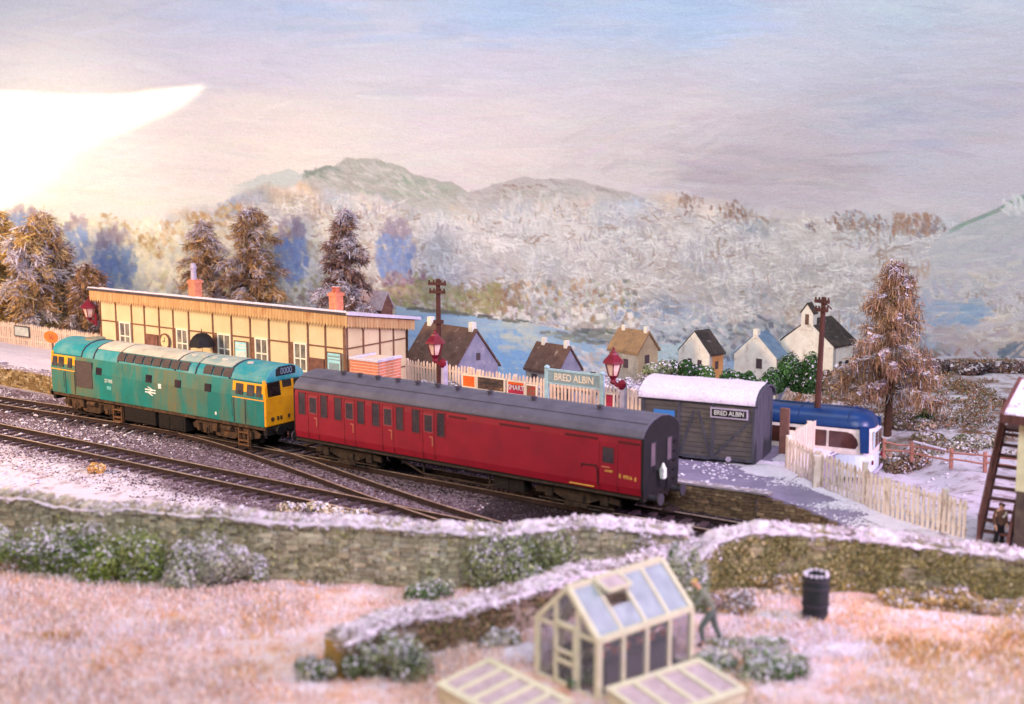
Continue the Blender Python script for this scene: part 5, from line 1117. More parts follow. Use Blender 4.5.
def picket_fence(pts, h, m, label, group=None, sp=.2, pw=.12, cat='fence', name='picket_fence', posts=2.2):
    c = sum((Vector(p) for p in pts), Vector())/len(pts); root = thing(name, (c.x, c.y, min(p[2] for p in pts)), label, cat, group=group); iv = Vector(root.location)
    sl = MB(); rl = MB(); rg = random.Random(len(label))
    for a, b in zip(pts[:-1], pts[1:]):
        a, b = Vector(a)-iv, Vector(b)-iv; L = (b.xy-a.xy).length; d = Vector((*(b.xy-a.xy), 0)).normalized(); n = Vector((d.y, -d.x, 0))
        k = int(L/sp)
        for i in range(k):
            p = a.lerp(b, (i+.5)/k); w = pw*rg.uniform(.85, 1.05)/2; hh = h*rg.uniform(.965, 1.02); o = n*rg.uniform(-.01, .012); t = d*rg.uniform(-.02, .02)
            q = [p-d*w+o, p+d*w+o]; z = Vector((0, 0, 1))
            f = [q[0], q[1], q[1]+z*(hh-.1)+t, p+o+z*hh+t, q[0]+z*(hh-.1)+t]
            vs = f+[v-n*.035 for v in f]
            sl.add(vs, [(0, 1, 2, 3, 4), (9, 8, 7, 6, 5), (0, 5, 6, 1), (1, 6, 7, 2), (2, 7, 8, 3), (3, 8, 9, 4), (4, 9, 5, 0)])
        for fz in (.25, .78):
            p, q = a+Vector((0, 0, h*fz)), b+Vector((0, 0, h*fz)); vs = []
            for e in (p, q): vs += [e-n*.04, e-n*.09, e-n*.09+Vector((0, 0, .1)), e-n*.04+Vector((0, 0, .1))]
            rl.add(vs, [(0, 1, 2, 3), (4, 7, 6, 5), (0, 4, 5, 1), (1, 5, 6, 2), (2, 6, 7, 3), (3, 7, 4, 0)])
        for i in range(int(L/posts)+1):
            p = a+d*min(i*posts, L)-n*.12; po = MB(); po.box(p.x-.09, p.x+.09, p.y-.09, p.y+.09, p.z-.1, p.z+h*.98); po.build('post', m, root)
    sl.build('slats', m, root); rl.build('rail', m, root)
    return root
FO = -9.3
picket_fence([W(-20.6, FO-.6, .9), W(-15.6, FO-.3, .9)], 1.85, M['picket'], 'cream picket fence between the brick bunker and the first platform lamp post')
picket_fence([W(-15.4, FO, .9), W(-5.2, FO, .9)], 1.85, M['picket'], 'cream picket fence hung with posters behind the carriage roof')
picket_fence([W(-5.0, FO, .9), W(-1.5, FO+.1, .9)], 1.85, M['picket'], 'short cream picket fence between a lamp post and the grey van body')
picket_fence([W(-66, -8.0, .9), W(-42.6, -8.0, .9)], 1.5, M['picket'], 'long cream picket fence beneath the brown trees at the far platform end')
a = P(793, 464, .85); bq = P(823, 447, .8)
picket_fence([P(785, 471.5, .86), P(816, 488, .68), P(885, 517, .3), P(966, 542, .02)], 1.5, M['picket2'], 'weathered picket fence running down beside the platform ramp', sp=.19, pw=.13)
picket_fence([a, bq], 1.42, M['picket'], 'short pinkish picket fence meeting the ramp fence at a corner, before the bus', sp=.17)
v0 = P(783, 452, .9); picket_fence([P(785, 440, .9), P(800, 442, .9)], 1.2, M['picket'], 'pink picket fence glimpsed between the van body and the bus', sp=.17)
po = MB(); po.box(-.14, .14, -.1, .1, 0, 1.36); o = po.build('gate_post', M['picket2'], None, bevel=.02); o.location = P(816, 489.5, .67); tag(o, 'thick cream gate post in the ramp fence beneath the telegraph pole', 'post')
def poster(x0, y0, x1, y1, off, mk, label, lettering=None, group='posters on the picket fence', frame=None):
    s0, z1 = SZ(x0, y0, off); s1, z0 = SZ(x1, y1, off); s, z = (s0+s1)/2, (z0+z1)/2
    root = thing('fence_poster', W(s, off, z0), label, 'poster', -TH, group); w, h = (s1-s0)/2, (z1-z0)
    b = MB(); b.box(-w, w, -.01, .03, 0, h); sh = b.build('sheet', M[mk], root)
    b = MB(); b.frame(-w-.05, w+.05, -.05, h+.05, -.02, .04, .06); b.build('frame', M[frame or 'letter'], root)
    if lettering: text(lettering[0], lettering[1], lettering[2], sh, (0, -.016, h*lettering[3]), UP, 'lettering', sx=.85)
    return root, w, h
FP = FO+.12
poster(463, 375, 475, 387.5, FP, 'orange', 'small orange poster, leftmost on the fence behind the carriage')
r_, w, h = poster(477.5, 376.5, 504, 392, FP, 'poster_scene', 'wide brown landscape poster on the fence behind the carriage')
b = MB(); b.add([(-w*.9, -.018, h*.55), (-w*.4, -.018, h*.72), (0, -.018, h*.6), (w*.4, -.018, h*.74), (w*.9, -.018, h*.55), (w*.9, -.018, h*.45), (-w*.9, -.018, h*.45)], [(0, 6, 5, 4, 3, 2, 1)]); b.build('printed_hills', M['darkroof'], r_)
r_, w, h = poster(508, 381, 524, 395, FP, 'poster_red', 'crimson poster with white lettering and an orange top band', ('SMART', .36, M['white'], .5))
b = MB(); b.box(-w, w, -.016, -.008, h*.76, h); b.build('printed_band', M['orange'], r_)
poster(526.5, 385, 536, 397, FP, 'poster_mix', 'small poster with a mixed red and brown picture beside the nameboard')
poster(606, 394, 613, 410, FP, 'poster_red', 'pink and red poster beside the lamp post by the nameboard', None)
poster(14.5, 326, 29, 337, -7.88, 'poster_photo', 'pale picture poster on the far picket fence beneath the brown trees', None, frame='greydark')
s_, z_ = SZ(51, 337, -5.2)
root = thing('enamel_sign', W(s_, -5.2, .9), 'orange oval sign on a post beyond the far end of the locomotive', 'sign', -TH)
b = MB(); b.prism([(.66*math.cos(a*math.pi/12), z_-.9+.36*math.sin(a*math.pi/12)) for a in range(24)], 'y', -.03, .03); bd = b.build('plate', M['signorange'], root)
text('50', .5, M['browndoor'], bd, (.06, -.04, z_-.9), UP, 'lettering'); b = MB(); b.box(-.05, .05, .03, .12, 0, z_-.9+.3); b.build('post', M['timber'], root)
#PART5
# ------------------------------------------------------------------ grounded van body
def van():
    p0 = P(753.7, 467, .9); rz = -TH+R(10); u = Vector((math.cos(rz), math.sin(rz), 0)); v = Vector((-math.sin(rz), math.cos(rz), 0))
    r = ray(641.6, 390.8); A = np.array([[r.x, u.x], [r.y, u.y]]); L = np.linalg.solve(A, np.array([p0.x, p0.y]))[1]
    r = ray(783, 452); A = np.array([[r.x, -v.x], [r.y, -v.y]]); Wd = np.linalg.solve(A, np.array([p0.x, p0.y]))[1]
    Wd = min(max(Wd, 2.2), 2.9); H = 2.5
    root = thing('goods_van_body', (p0.x, p0.y, .92), 'grey planked van body with thick snow on its curved roof, standing on the platform', 'van', rz)
    arc = [(Wd/2+Wd/2*1.0*math.cos(math.pi*t/12), H+.62*math.sin(math.pi*t/12)) for t in range(13)]
    s = MB(); zb = .16
    s.prism([(.04, zb), (.04, H), *[(y, z-.06) for y, z in arc[::-1]][1:-1], (Wd-.04, H), (Wd-.04, zb)], 'x', -L+.04, -.04); s.build('body', M['greydark'], root)
    b = MB(); rg = random.Random(5); z = zb
    while z < H-.02:
        h = .2; 
        for x0, x1 in ((-L, -L*.66), (-L*.66+.01, -L*.36), (-L*.36+.01, 0)):
            o = rg.uniform(-.008, .008); b.box(x0, x1, -.01+o, .06, z+.01, min(z+h, H))
        z += h+.004
    b.build('side_planks', M['vanwood'], root)
    b = MB(); y = 0
    while y < Wd-.02:
        w = .21; ym = y+w/2; t = math.acos(max(-1, min(1, (ym-Wd/2)/(Wd/2)))); b.box(-.06, .01+rg.uniform(-.008, .01), y+.008, min(y+w, Wd), zb-.1, H+.62*math.sin(t)-.03); y += w+.004
    b.build('end_planks', M['vanend'], root)
    b = MB(); y = 0
    while y < Wd-.02:
        w = .21; ym = y+w/2; t = math.acos(max(-1, min(1, (ym-Wd/2)/(Wd/2)))); b.box(-L-.01, -L+.06, y+.008, min(y+w, Wd), zb-.1, H+.62*math.sin(t)-.03); y += w+.004
    b.build('end_planks', M['vanend'], root)
    rf = MB(); ra = [(Wd/2+(Wd/2+.1)*math.cos(math.pi*t/16), H+.62*math.sin(math.pi*t/16)) for t in range(17)]
    rf.prism(ra+[(y*.97+.03*Wd/2, z-.07) for y, z in ra[::-1]], 'x', -L-.12, .12); ro = rf.build('roof', M['vanend'], root)
    # lying snow
    n, k = 90, 26; V = []; F = []
    xs = np.linspace(-L-.1, .02, n)
    for i, x in enumerate(xs):
        for j in range(k+1):
            a = math.pi*(.0+1.0*j/k); e = min(j, k-j)/3; th = .06+.06*(fbm(np.array([x*1.4]), np.array([a*3.]), 1.2, 33)[0]-.5)*2
            th = th*min(1, e+.25); 
            V.append((x, Wd/2+(Wd/2+.11+th*.6)*math.cos(a), H+(.62+th)*math.sin(a)+.01))
    for i in range(n-1):
        for j in range(k): q = i*(k+1)+j; F.append((q, q+k+1, q+k+2, q+1))
    np_mesh('roof_snow', np.array(V), np.array(F), None, M['snowroof'], ro, smooth=True)
    st = MB()
    for x in (-L+.06, -L*.66, -L*.36, -.06): st.box(x-.06, x+.06, -.055, .0, zb, H)
    def brace(x0, z0, x1, z1):
        d = Vector((x1-x0, 0, z1-z0)).normalized(); n = Vector((-d.z, 0, d.x))*.045
        q = [Vector((x0, 0, z0))-n, Vector((x1, 0, z1))-n, Vector((x1, 0, z1))+n, Vector((x0, 0, z0))+n]
        st.add([(p.x, -.045, p.z) for p in q]+[(p.x, 0, p.z) for p in q], [(0, 1, 2, 3), (4, 7, 6, 5), (0, 4, 5, 1), (1, 5, 6, 2), (2, 6, 7, 3), (3, 7, 4, 0)])
    brace(-L*.645, zb+.1, -L*.53, 2.1); brace(-L*.375, zb+.1, -L*.49, 2.1); brace(-L*.35, zb+.1, -.2, 1.9); brace(-L+.1, 1.9, -L*.68, zb+.1)
    st.box(-L, 0, -.05, 0, zb-.02, zb+.08); st.box(-L*.62, -L*.38, -.08, -.02, zb-.05, zb-.01); st.build('ironwork', M['vanend'], root)
    sd = MB(); sd.box(-1.8, -.32, -.09, -.03, 1.94, 2.28); sd.frame(-1.84, -.28, 1.9, 2.32, -.1, -.02, .06); fr = sd.build('sign_rim', M['post'], root)
    sd = MB(); sd.box(-1.78, -.34, -.105, -.085, 1.96, 2.26); sb = sd.build('nameboard', M['black'], root)
    text('BRED ALBIN', .27, M['white'], sb, (-1.06, -.11, 2.11), UP, 'lettering', sx=.86)
    bl = MB()
    for x in (-L+.3, -L*.5, -.3): bl.box(x-.15, x+.15, .1, Wd-.1, -.02, zb)
    bl.build('bearer', M['sleeper'], root)
    d = MB(); d.lathe([(.12, 0), (.12, .05)], 10); o = d.build('buffer_disc', M['post'], root); o.rotation_euler = (math.pi/2, 0, 0); o.location = (-1.05, -.03, .2)
    # blue sign hanging on the side, brown plank at the end
    b = MB(); b.box(-.45, .45, -.02, .02, 0, .75); fr = MB(); o = b.build('blue_notice', M['bluesign'], None)
    q = p0+u*(-L+1.02)-v*.06; o.location = (q.x, q.y, 2.2); o.rotation_euler = (0, 0, rz); tag(o, 'plain blue notice hanging on the van side just behind the carriage end', 'notice')
    b = MB(); b.box(-.2, .2, -.06, .06, 0, 2.05); o = b.build('brown_plank', M['browndoor'], None, bevel=.02)
    q = p0+u*.62+v*(Wd-.35); o.location = (q.x, q.y, .88); o.rotation_euler = (0, 0, rz); tag(o, 'upright brown plank leaning at the end of the grey van body', 'plank')
van()

# ------------------------------------------------------------------ bus
def bus():
    c = P(870, 488, -.5); rz = R(-27)
    root = thing('vintage_bus', (c.x, c.y, -.5), 'old blue and cream single deck bus parked behind the picket fence', 'bus', rz); root.scale = (1.1, 1.1, 1.12)
    L, Wd = 7.6, 2.25
    def outline(ins, r=.85, x1=0., x0=-L, n=7):   # rounded plan, y from 0 (near side) to Wd
        pts = []; r = max(r-ins*.6, .05)
        for cx, cy, a0 in ((x1-ins-r, Wd-ins-r, 0), (x0+ins+r, Wd-ins-r, 90), (x0+ins+r, ins+r, 180), (x1-ins-r, ins+r, 270)):
            for i in range(n): a = R(a0+90*i/(n-1)); pts.append((cx+r*math.cos(a), cy+r*math.sin(a)))
        return pts
    def loft(mb, levels, **k):
        rings = [[(x, y, z) for x, y in outline(i, **k)] for i, z in levels]; n = len(rings[0])
        vs = [p for r in rings for p in r]; fs = [tuple(range(n))[::-1], tuple((len(rings)-1)*n+i for i in range(n))]
        for j in range(len(rings)-1):
            for i in range(n): fs.append((j*n+i, j*n+(i+1) % n, (j+1)*n+(i+1) % n, (j+1)*n+i))
        mb.add(vs, fs)
    b = MB(); loft(b, [(.04, .32), (-.01, .5), (0, 1.0), (.0, 1.22)]); b.build('body', M['buspale'], root, smooth=False)
    b = MB(); loft(b, [(-.012, 1.2), (-.012, 1.3), (.0, 1.42), (.03, 2.06), (.07, 2.2)]); b.build('window_band', M['buscream'], root)
    b = MB(); loft(b, [(.05, 2.18), (.06, 2.26), (.12, 2.45), (.26, 2.62), (.5, 2.74), (.8, 2.8)]); b.build('roof', M['busblue'], root, smooth=True)
    for x in (-.95, -2.9, -4.9):
        q = MB(); q.tube([(x, .12, 2.44), (x, .3, 2.645), (x, .6, 2.775), (x, 1.125, 2.81), (x, Wd-.6, 2.775), (x, Wd-.3, 2.645), (x, Wd-.12, 2.44)], .03, 5); q.build('roof_strap', M['busblue'], root)
    # dark flash along the side
    for y, sg in ((-.02, -1), (Wd, 1)):
        f = MB(); f.prism([(-6.9, 1.22), (-1.2, 1.2), (-2.2, .98), (-3.4, .82), (-6.9, .72)], 'y', y-.005, y+.025); f.build('side_flash', M['busblue'], root)
    # side windows: the last one has a round corner
    for sg, ya, yb in ((-1, -.012, .05), (1, Wd-.05, Wd+.012)):
        ws = [(-1.65, -.62, True), (-2.85, -1.75, False), (-4.0, -2.95, False), (-5.1, -4.1, False), (-6.2, -5.2, False)]
        for x0, x1, rd in ws:
            p = [(x0, 1.44), (x1, 1.44), (x1+(.1 if rd else 0), 1.6), (x1+(.04 if rd else 0), 1.8), (x1-(.14 if rd else 0), 2.0), (x1-(.36 if rd else 0.02), 2.06), (x0, 2.06)]
            g = MB(); g.prism(p, 'y', ya, yb); g.build('side_window', M['busglass'], root)
        pl = MB(); pl.add([(-.42, y, z) for y, z in ((ya-.004, 1.3), (yb, 1.3))]+[(-.12, y, z) for y, z in ((ya+.06, 1.3), (yb+.08, 1.3))]+[(-.5, y, z) for y, z in ((ya+.03, 2.3), (yb+.1, 2.3))]+[(-.16, y, z) for y, z in ((ya+.13, 2.3), (yb+.16, 2.3))], [(0, 1, 3, 2), (4, 6, 7, 5), (0, 2, 6, 4), (1, 5, 7, 3), (0, 4, 5, 1), (2, 3, 7, 6)]); pl.build('corner_pillar', M['busblue'], root)
    for y0, y1 in ((.56, 1.06), (1.16, 1.7)):
        g = MB(); g.prism([(y0, 1.45), (y1, 1.45), (y1, 2.02), (y0, 2.02)], 'x', -.06, .022); g.build('rear_window', M['busglass'], root)
        e = MB(); e.prism([(y0-.05, 1.4), (y1+.05, 1.4), (y1+.05, 2.07), (y0-.05, 2.07)], 'x', -.06, .012); e.build('window_edge', M['buspale'], root)
    for x in (-1.1, -1.75, -2.5, -3.3, -4.1):
        s = MB(); s.box(x-.08, x+.1, .2, 1.0, 1.23, 1.86); s.box(x-.08, x+.1, 1.25, 2.05, 1.23, 1.86); s.build('seat_back', M['seat'], root)
    for x in (-1.9, -6.0):
        for y in (-.0, Wd-.22):
            w = MB(); w.prism([(x+.42*math.cos(a*math.pi/10), .42+.42*math.sin(a*math.pi/10)) for a in range(20)], 'y', y-.01, y+.23); w.prism([(x+.22*math.cos(a*math.pi/8), .42+.22*math.sin(a*math.pi/8)) for a in range(16)], 'y', y-.03, y+.25); w.build('wheel', M['tyre'], root)
    bp = MB(); bp.tube([(.03, .3, .5), (.08, .7, .5), (.08, 1.5, .5), (.03, 1.95, .5)], .06, 6); bp.build('bumper', M['post'], root)
    for y in (.25, 2.0):
        l = MB(); l.box(-.03, .035, y-.06, y+.06, .85, 1.0); l.build('tail_light', M['lampred'], root)
bus()

# ------------------------------------------------------------------ telegraph poles
def pole(base, top, label, arms, yaw):
    base, top = Vector(base), Vector(top); root = thing('telegraph_pole', base, label, 'telegraph pole', 0, 'telegraph poles'); t = top-base
    m = MB(); m.tube([(0, 0, -.2), t*.5, t], .15, 8, .105); m.build('post', M['pole'], root)
    a = Vector((math.cos(yaw), math.sin(yaw), 0)); n = Vector((-a.y, a.x, 0))
    for z, w in arms:
        q = t*(1+z/t.length); m = MB(); vs = [q+a*sx*w+n*sy*.06-n*.14+Vector((0, 0, sz*.07)) for sx in (-1, 1) for sy in (-1, 1) for sz in (-1, 1)]
        m.add(vs, [(0, 1, 3, 2), (4, 6, 7, 5), (0, 4, 5, 1), (2, 3, 7, 6), (0, 2, 6, 4), (1, 5, 7, 3)]); am = m.build('cross_arm', M['pole'], root)
        for sx in (-.9, -.4, .4, .9):
            m = MB(); c = q+a*sx*w-n*.14; m.lathe([(.03, .06), (.045, .1), (.045, .15), (.02, .18)], 7, c); m.build('insulator', M['pole'], am)
    m = MB(); q = t*.72; m.box(q.x-.25, q.x+.25, q.y-.2, q.y+.05, q.z-.12, q.z+.05) if len(arms) == 2 and yaw > -.5 else m.tube([t*.97, t*.97+a*.4+Vector((0, 0, -.3))], .03); m.build('bracket', M['pole'], root)
pole((D(439.5, 392, 62).x, 62, .1), D(438, 279, 62), 'brown telegraph pole with two cross arms above the red lantern', [(-.22, .45), (-.62, .4)], -.3)
pole(P(815, 449, .75), D(824, 297, P(815, 449, .75).y), 'leaning brown telegraph pole rising beside the bus', [(-.18, .34), (-.55, .3)], -.75)

# ------------------------------------------------------------------ signal box with stairs
def signal_box():
    f = P(978, 548, .0); root = thing('signal_box', (f.x, f.y, 0), 'signal box corner with brown outside stairs and snowy roof', 'signal box', -TH)
    x0, y0 = 1.12, .1
    b = MB(); b.box(x0, x0+5, y0, y0+3.4, 0, 2.35); b.build('base', M['sbstone'], root)
    b = MB(); b.box(x0+.02, x0+5, y0+.02, y0+3.4, 2.35, 4.75); b.build('wall', M['sbwall'], root)
    b = MB(); b.box(x0-.02, x0+5, y0-.02, y0+.03, 2.4, 4.6); b.box(x0-.03, x0+.3, y0-.03, y0+.3, 2.2, 4.75); b.build('cream_boarding', M['sbcream'], root)
    b = MB()
    for i in range(3): b.frame(x0+.6+i*1.3, x0+1.7+i*1.3, 3.0, 4.3, y0-.06, y0-.01, .08)
    w = b.build('window', M['wframe'], root); b = MB()
    for i in range(3): b.box(x0+.65+i*1.3, x0+1.65+i*1.3, y0-.035, y0-.015, 3.05, 4.25)
    b.build('pane', M['paneS'], w)
    b = MB(); b.prism([(y0-.55, 4.66), (y0-.55, 4.86), (y0+1.7, 5.75), (y0+3.95, 4.86), (y0+3.95, 4.66)], 'x', x0-.5, x0+5.4); rf = b.build('roof', M['slate'], root)
    b = MB(); b.prism([(y0-.57, 4.6), (y0-.57, 4.92), (y0+1.7, 5.83), (y0+3.97, 4.92), (y0+3.97, 4.6), (y0+1.7, 5.5)], 'x', x0-.56, x0-.44); b.box(x0-.44, x0+5.4, y0-.62, y0-.55, 4.6, 4.9); b.build('fascia', M['sbwood'], rf)
    # stairs climbing away beside the wall
    n = 11; ya, yb, zt = -.1, 2.4, 3.75
    for x in (0, .98):
        s = MB(); s.prism([(ya-.12, -.05), (ya+.2, -.05), (yb+.2, zt-.18), (yb+.2, zt+.12), (yb, zt+.12), (ya-.12, .2)], 'x', x-.05, x+.05); s.build('stringer', M['sbwood'], root)
    for i in range(n):
        t = (i+.6)/n; s = MB(); y, z = ya+(yb-ya)*t, zt*t; s.box(.05, .93, y-.05, y+.24, z-.035, z+.03); tr = s.build('tread', M['sbwood'], root)
    s = MB(); s.box(-.05, 1.1, yb+.1, yb+1.2, zt-.05, zt+.05); s.build('landing', M['sbwood'], root)
    s = MB()
    for y, z in ((ya+.1, .1), (ya+1.3, 1.9), (yb+.1, zt)): s.box(-.06, .04, y-.05, y+.05, z, z+1.1)
    q = [Vector((-.01, ya+.1, 1.15)), Vector((-.01, yb+.1, zt+1.05))]; s.tube(q, .055, 6); s.tube([v-Vector((0, 0, .5)) for v in q], .04, 6); s.build('handrail', M['sbwood'], root)
    b = MB(); b.lathe([(.22, 0), (.24, .15), (.17, .3), (.05, .36)], 10); o = b.build('snow_heap', M['snow'], None); q = P(966, 550, .0); o.location = (q.x, q.y, .0); tag(o, 'small heap of snow between the ramp fence end and the stairs', 'snow heap')
signal_box()

def rustic_fence():
    px = [(884, 456), (912, 459), (951, 466), (985, 470), (1024, 474)]
    pts = [P(x, y, .2) for x, y in px]; c = pts[2]; root = thing('post_and_rail_fence', c, 'broken brown post and rail fence in the snow beyond the bus', 'fence'); rg = random.Random(4)
    for p in pts:
        b = MB(); p = p-c; b.tube([(p.x, p.y, -.1), (p.x+rg.uniform(-.05, .05), p.y, .78)], .085, 6); b.build('post', M['rustic'], root)
    for (p, q) in zip(pts[:-1], pts[1:]):
        for z in (.3, .62):
            b = MB(); b.tube([p-c+Vector((0, -.08, z+rg.uniform(-.06, .06))), (p+q)/2-c+Vector((0, -.08, z+rg.uniform(-.05, .03))), q-c+Vector((0, -.08, z+rg.uniform(-.06, .06)))], .045, 5); b.build('rail', M['rustic'], root)
    p, q = pts[1]-c, pts[2]-c; b = MB(); b.tube([p+Vector((0, -.1, .82)), q+Vector((-.3, -.1, .74))], .05, 5); b.build('snowy_rail', M['snow'], root)
rustic_fence()

# ------------------------------------------------------------------ trees
def tree(base, h, r, label, pal, seed, group, lean=0, droop=.35, dens=1., snow=.16, shape=.55, z0=.12, leaf=(.1, .3), spire=False, bare=False, hang=0.):
    rng = np.random.default_rng(seed); base = Vector(base)
    root = thing('conifer_tree', base, label, 'tree', group=group)
    t = MB(); top = Vector((lean, 0, h)); t.tube([(0, 0, -3 if h > 7 else -.2), (lean*.2, 0, h*.3), (lean*.6, 0, h*.65), top], .035*h*.7+.04, 8, .03)
    C, U, Vv, K = [], [], [], []
    nb = int(46*dens); pal = np.array(pal, float)
    for i in range(nb):
        f = z0+(1-z0)*((i+rng.random())/nb)**.9; z = f*h; prof = (1-((f-z0)/(1-z0)))**shape
        if spire: prof = min(1, prof)
        L = r*prof*rng.uniform(.4, 1.3)+.12; a = i*2.4+rng.uniform(-.5, .5)
        d = np.array([math.cos(a), math.sin(a), rng.uniform(-.05, .3)]); s = np.array([lean*f, 0, z])
        m = 7; tt = np.linspace(0, 1, m); pts = s+d*L*tt[:, None]; pts[:, 2] -= droop*L*tt**2; pts += rng.normal(0, .04*L, pts.shape)*tt[:, None]
        if i % 2 == 0: t.tube([tuple(p) for p in pts], .018*h*.25+.012, 4, .008)
        k = int((60+330*L/r)*dens); q = rng.uniform(.12, 1.05, k)
        c = np.stack([np.interp(q, tt, pts[:, j]) for j in range(3)], 1)+rng.normal(0, .05*r+.03, (k, 3))
        dr = unit(np.stack([rng.normal(0, .5, k)+d[0]*.5, rng.normal(0, .5, k)+d[1]*.5, rng.normal(-.45, .45, k)], 1)); hg = rng.random(k) < hang; dr[hg] = unit(np.stack([rng.normal(0, .16, hg.sum()), rng.normal(0, .16, hg.sum()), np.full(hg.sum(), -1.)], 1))
        ln = rng.uniform(leaf[0]*.6, leaf[1]*.75, k)[:, None]; sd = unit(np.cross(dr, rng.normal(0, 1, (k, 3))))
        C.append(c+dr*ln*.5); U.append(dr*ln*.5); Vv.append(sd*ln*rng.uniform(.022, .055, (k, 1)))
        bc = pal[rng.integers(len(pal))]; col = (pal[rng.integers(len(pal), size=k)]*.5+bc*.5)*rng.uniform(.7, 1.25, (k, 1))
        sn = rng.random(k) < snow*(1.7 if rng.random() < .3 else .25); col[sn] = np.array(SNOW)*rng.uniform(.88, 1.04, (sn.sum(), 1)); 
        K.append(col)
        ks = int(k*snow*1.1)          # snow lying along the branch
        if ks and rng.random() < .6:
            q = rng.uniform(.25, 1, ks); c = np.stack([np.interp(q, tt, pts[:, j]) for j in range(3)], 1)+rng.normal(0, .03*r, (ks, 3)); c[:, 2] += .05
            dr = unit(rng.normal(0, 1, (ks, 3))*np.array([1, 1, .3])); sd = unit(np.cross(dr, rng.normal(0, .4, (ks, 3))+np.array([0, 0, 1]))); ln = rng.uniform(.03, .10, (ks, 1))*leaf[1]/.3
            C.append(c); U.append(dr*ln*.6); Vv.append(sd*ln*.35); K.append(np.array(SNOW)*rng.uniform(.92, 1.05, (ks, 1)))
    V, F = quads(np.concatenate(C), np.concatenate(U), np.concatenate(Vv))
    np_mesh('crown', V, F, np.concatenate(K), M['leaf'], root)
    t.build('trunk', M['bark'], root)
    return root
BR = [(150, 104, 62), (176, 126, 74), (124, 84, 58), (190, 148, 96), (106, 72, 56)]
OR = [(186, 130, 70), (206, 154, 90), (160, 112, 64), (140, 96, 60), (200, 164, 110)]
LA = [(176, 124, 92), (196, 148, 108), (156, 100, 84), (140, 84, 80), (182, 140, 104)]
def tree_at(x, ytop, ybase, Y, hw, label, pal, seed, group, zb=0., **k):
    b = D(x, ybase, Y); tp = D(x, ytop, Y); zb = zb; sc = Y/FPX
    return tree((b.x, Y, zb), tp.z-zb, hw*sc, label, pal, seed, group, **k)
GL = 'snow dusted conifers behind the left fence'; GS = 'snow dusted conifers behind the station'
GO = [(222, 176, 104), (232, 192, 122), (198, 150, 88), (170, 126, 80), (224, 194, 146)]
BG = [(190, 144, 98), (196, 154, 108), (150, 112, 84), (206, 176, 136), (132, 98, 78)]
tree_at(2, 212, 328, 90, 44, 'golden brown conifer at the left edge behind the far picket fence', GO, 1, GL, dens=1.5, leaf=(.3, .95), snow=.3, shape=.42)
tree_at(34, 226, 328, 87, 36, 'snowiest conifer of the left clump, short and pale', BG+GO[:2], 2, GL, dens=1.4, leaf=(.3, .9), snow=.42, shape=.4)
tree_at(60, 214, 328, 89, 44, 'tall brown conifer with a bare spire leaning over the station lamp', BG, 3, GL, dens=1.5, leaf=(.3, .95), snow=.24, shape=.62, lean=-.9)
tree_at(90, 266, 328, 86.5, 28, 'low dark brown conifer between the station lamp and the left clump', BG[:1]+BG[2:3]+BG[4:], 13, GL, dens=1.3, leaf=(.25, .8), snow=.22, shape=.5)
tree_at(206, 222, 302, 88, 27, 'narrow snowy topped conifer beside the far station chimney', BG, 4, GS, dens=1.25, leaf=(.25, .75), snow=.36, shape=.36)
tree_at(252, 210, 302, 88, 34, 'broad bushy conifer behind the station roof between both chimneys', BG, 5, GS, dens=1.4, leaf=(.25, .8), snow=.3, shape=.4)
tree_at(346, 210, 306, 84, 27, 'dark slender conifer with snow flecks behind the near station chimney', [(150, 112, 100), (126, 92, 82), (168, 134, 116), (110, 80, 76)], 6, GS, dens=1.3, leaf=(.25, .75), snow=.36, shape=.32)
tree_at(888, 264, 424, 60.6, 52, 'tall orange brown larch with drooping twigs and snow behind the bus', [(174, 132, 104), (190, 150, 116), (152, 112, 92), (138, 100, 88), (182, 144, 112)], 7, None, zb=.25, dens=1.35, leaf=(.2, .62), snow=.2, shape=.62, droop=.1, z0=.17, hang=.65)

# ------------------------------------------------------------------ bushes
def shrub(c, rx, ry, rz, n, pal, label, seed, snow=.15, leaf=.07, name='shrub', cat='shrub', group=None, lumps=7):
    rng = np.random.default_rng(seed); root = thing(name, c, label, cat, group=group)
    lc = np.stack([rng.uniform(-.75, .75, lumps)*rx, rng.uniform(-.75, .75, lumps)*ry, rng.uniform(.1, .6, lumps)*rz], 1); lr = rng.uniform(.35, .6, lumps)*(1 if lumps < 15 else .62)
    k = rng.integers(lumps, size=n); d = unit(rng.normal(0, 1, (n, 3))); rad = lr[k][:, None]*rng.uniform(.72, 1.08, (n, 1))
    p = lc[k]+d*rad*np.array([rx, ry, rz]); p[:, 2] = np.abs(p[:, 2])*.98+.01
    u = unit(np.cross(d, rng.normal(0, 1, (n, 3)))); v = unit(np.cross(d+rng.normal(0, .5, (n, 3)), u)); s = rng.uniform(.5, 1.3, (n, 1))*leaf
    V, F = quads(p, u*s, v*s*.6); pal = np.array(pal, float)
    lump_c = pal[rng.integers(len(pal), size=lumps)]
    col = (pal[rng.integers(len(pal), size=n)]*.45+lump_c[k]*.55)*rng.uniform(.75, 1.2, (n, 1)); sn = rng.random(n) < snow*(.35+1.3*np.clip(d[:, 2], 0, 1)); col[sn] = np.array(SNOW)*rng.uniform(.85, 1.03, (sn.sum(), 1))
    np_mesh('foliage', V, F, col, M['leaf'], root)
    st = MB()
    for i in range(lumps): st.tube([(0, 0, 0), lc[i]*.5, lc[i]], .025*rz+.01, 4, .01)
    st.build('stem', M['bark'], root)
    return root
GRN = [(52, 84, 42), (72, 108, 54), (40, 66, 38), (92, 122, 68)]
SAGE = [(150, 150, 116), (128, 134, 92), (172, 168, 138), (106, 112, 72), (190, 184, 162)]
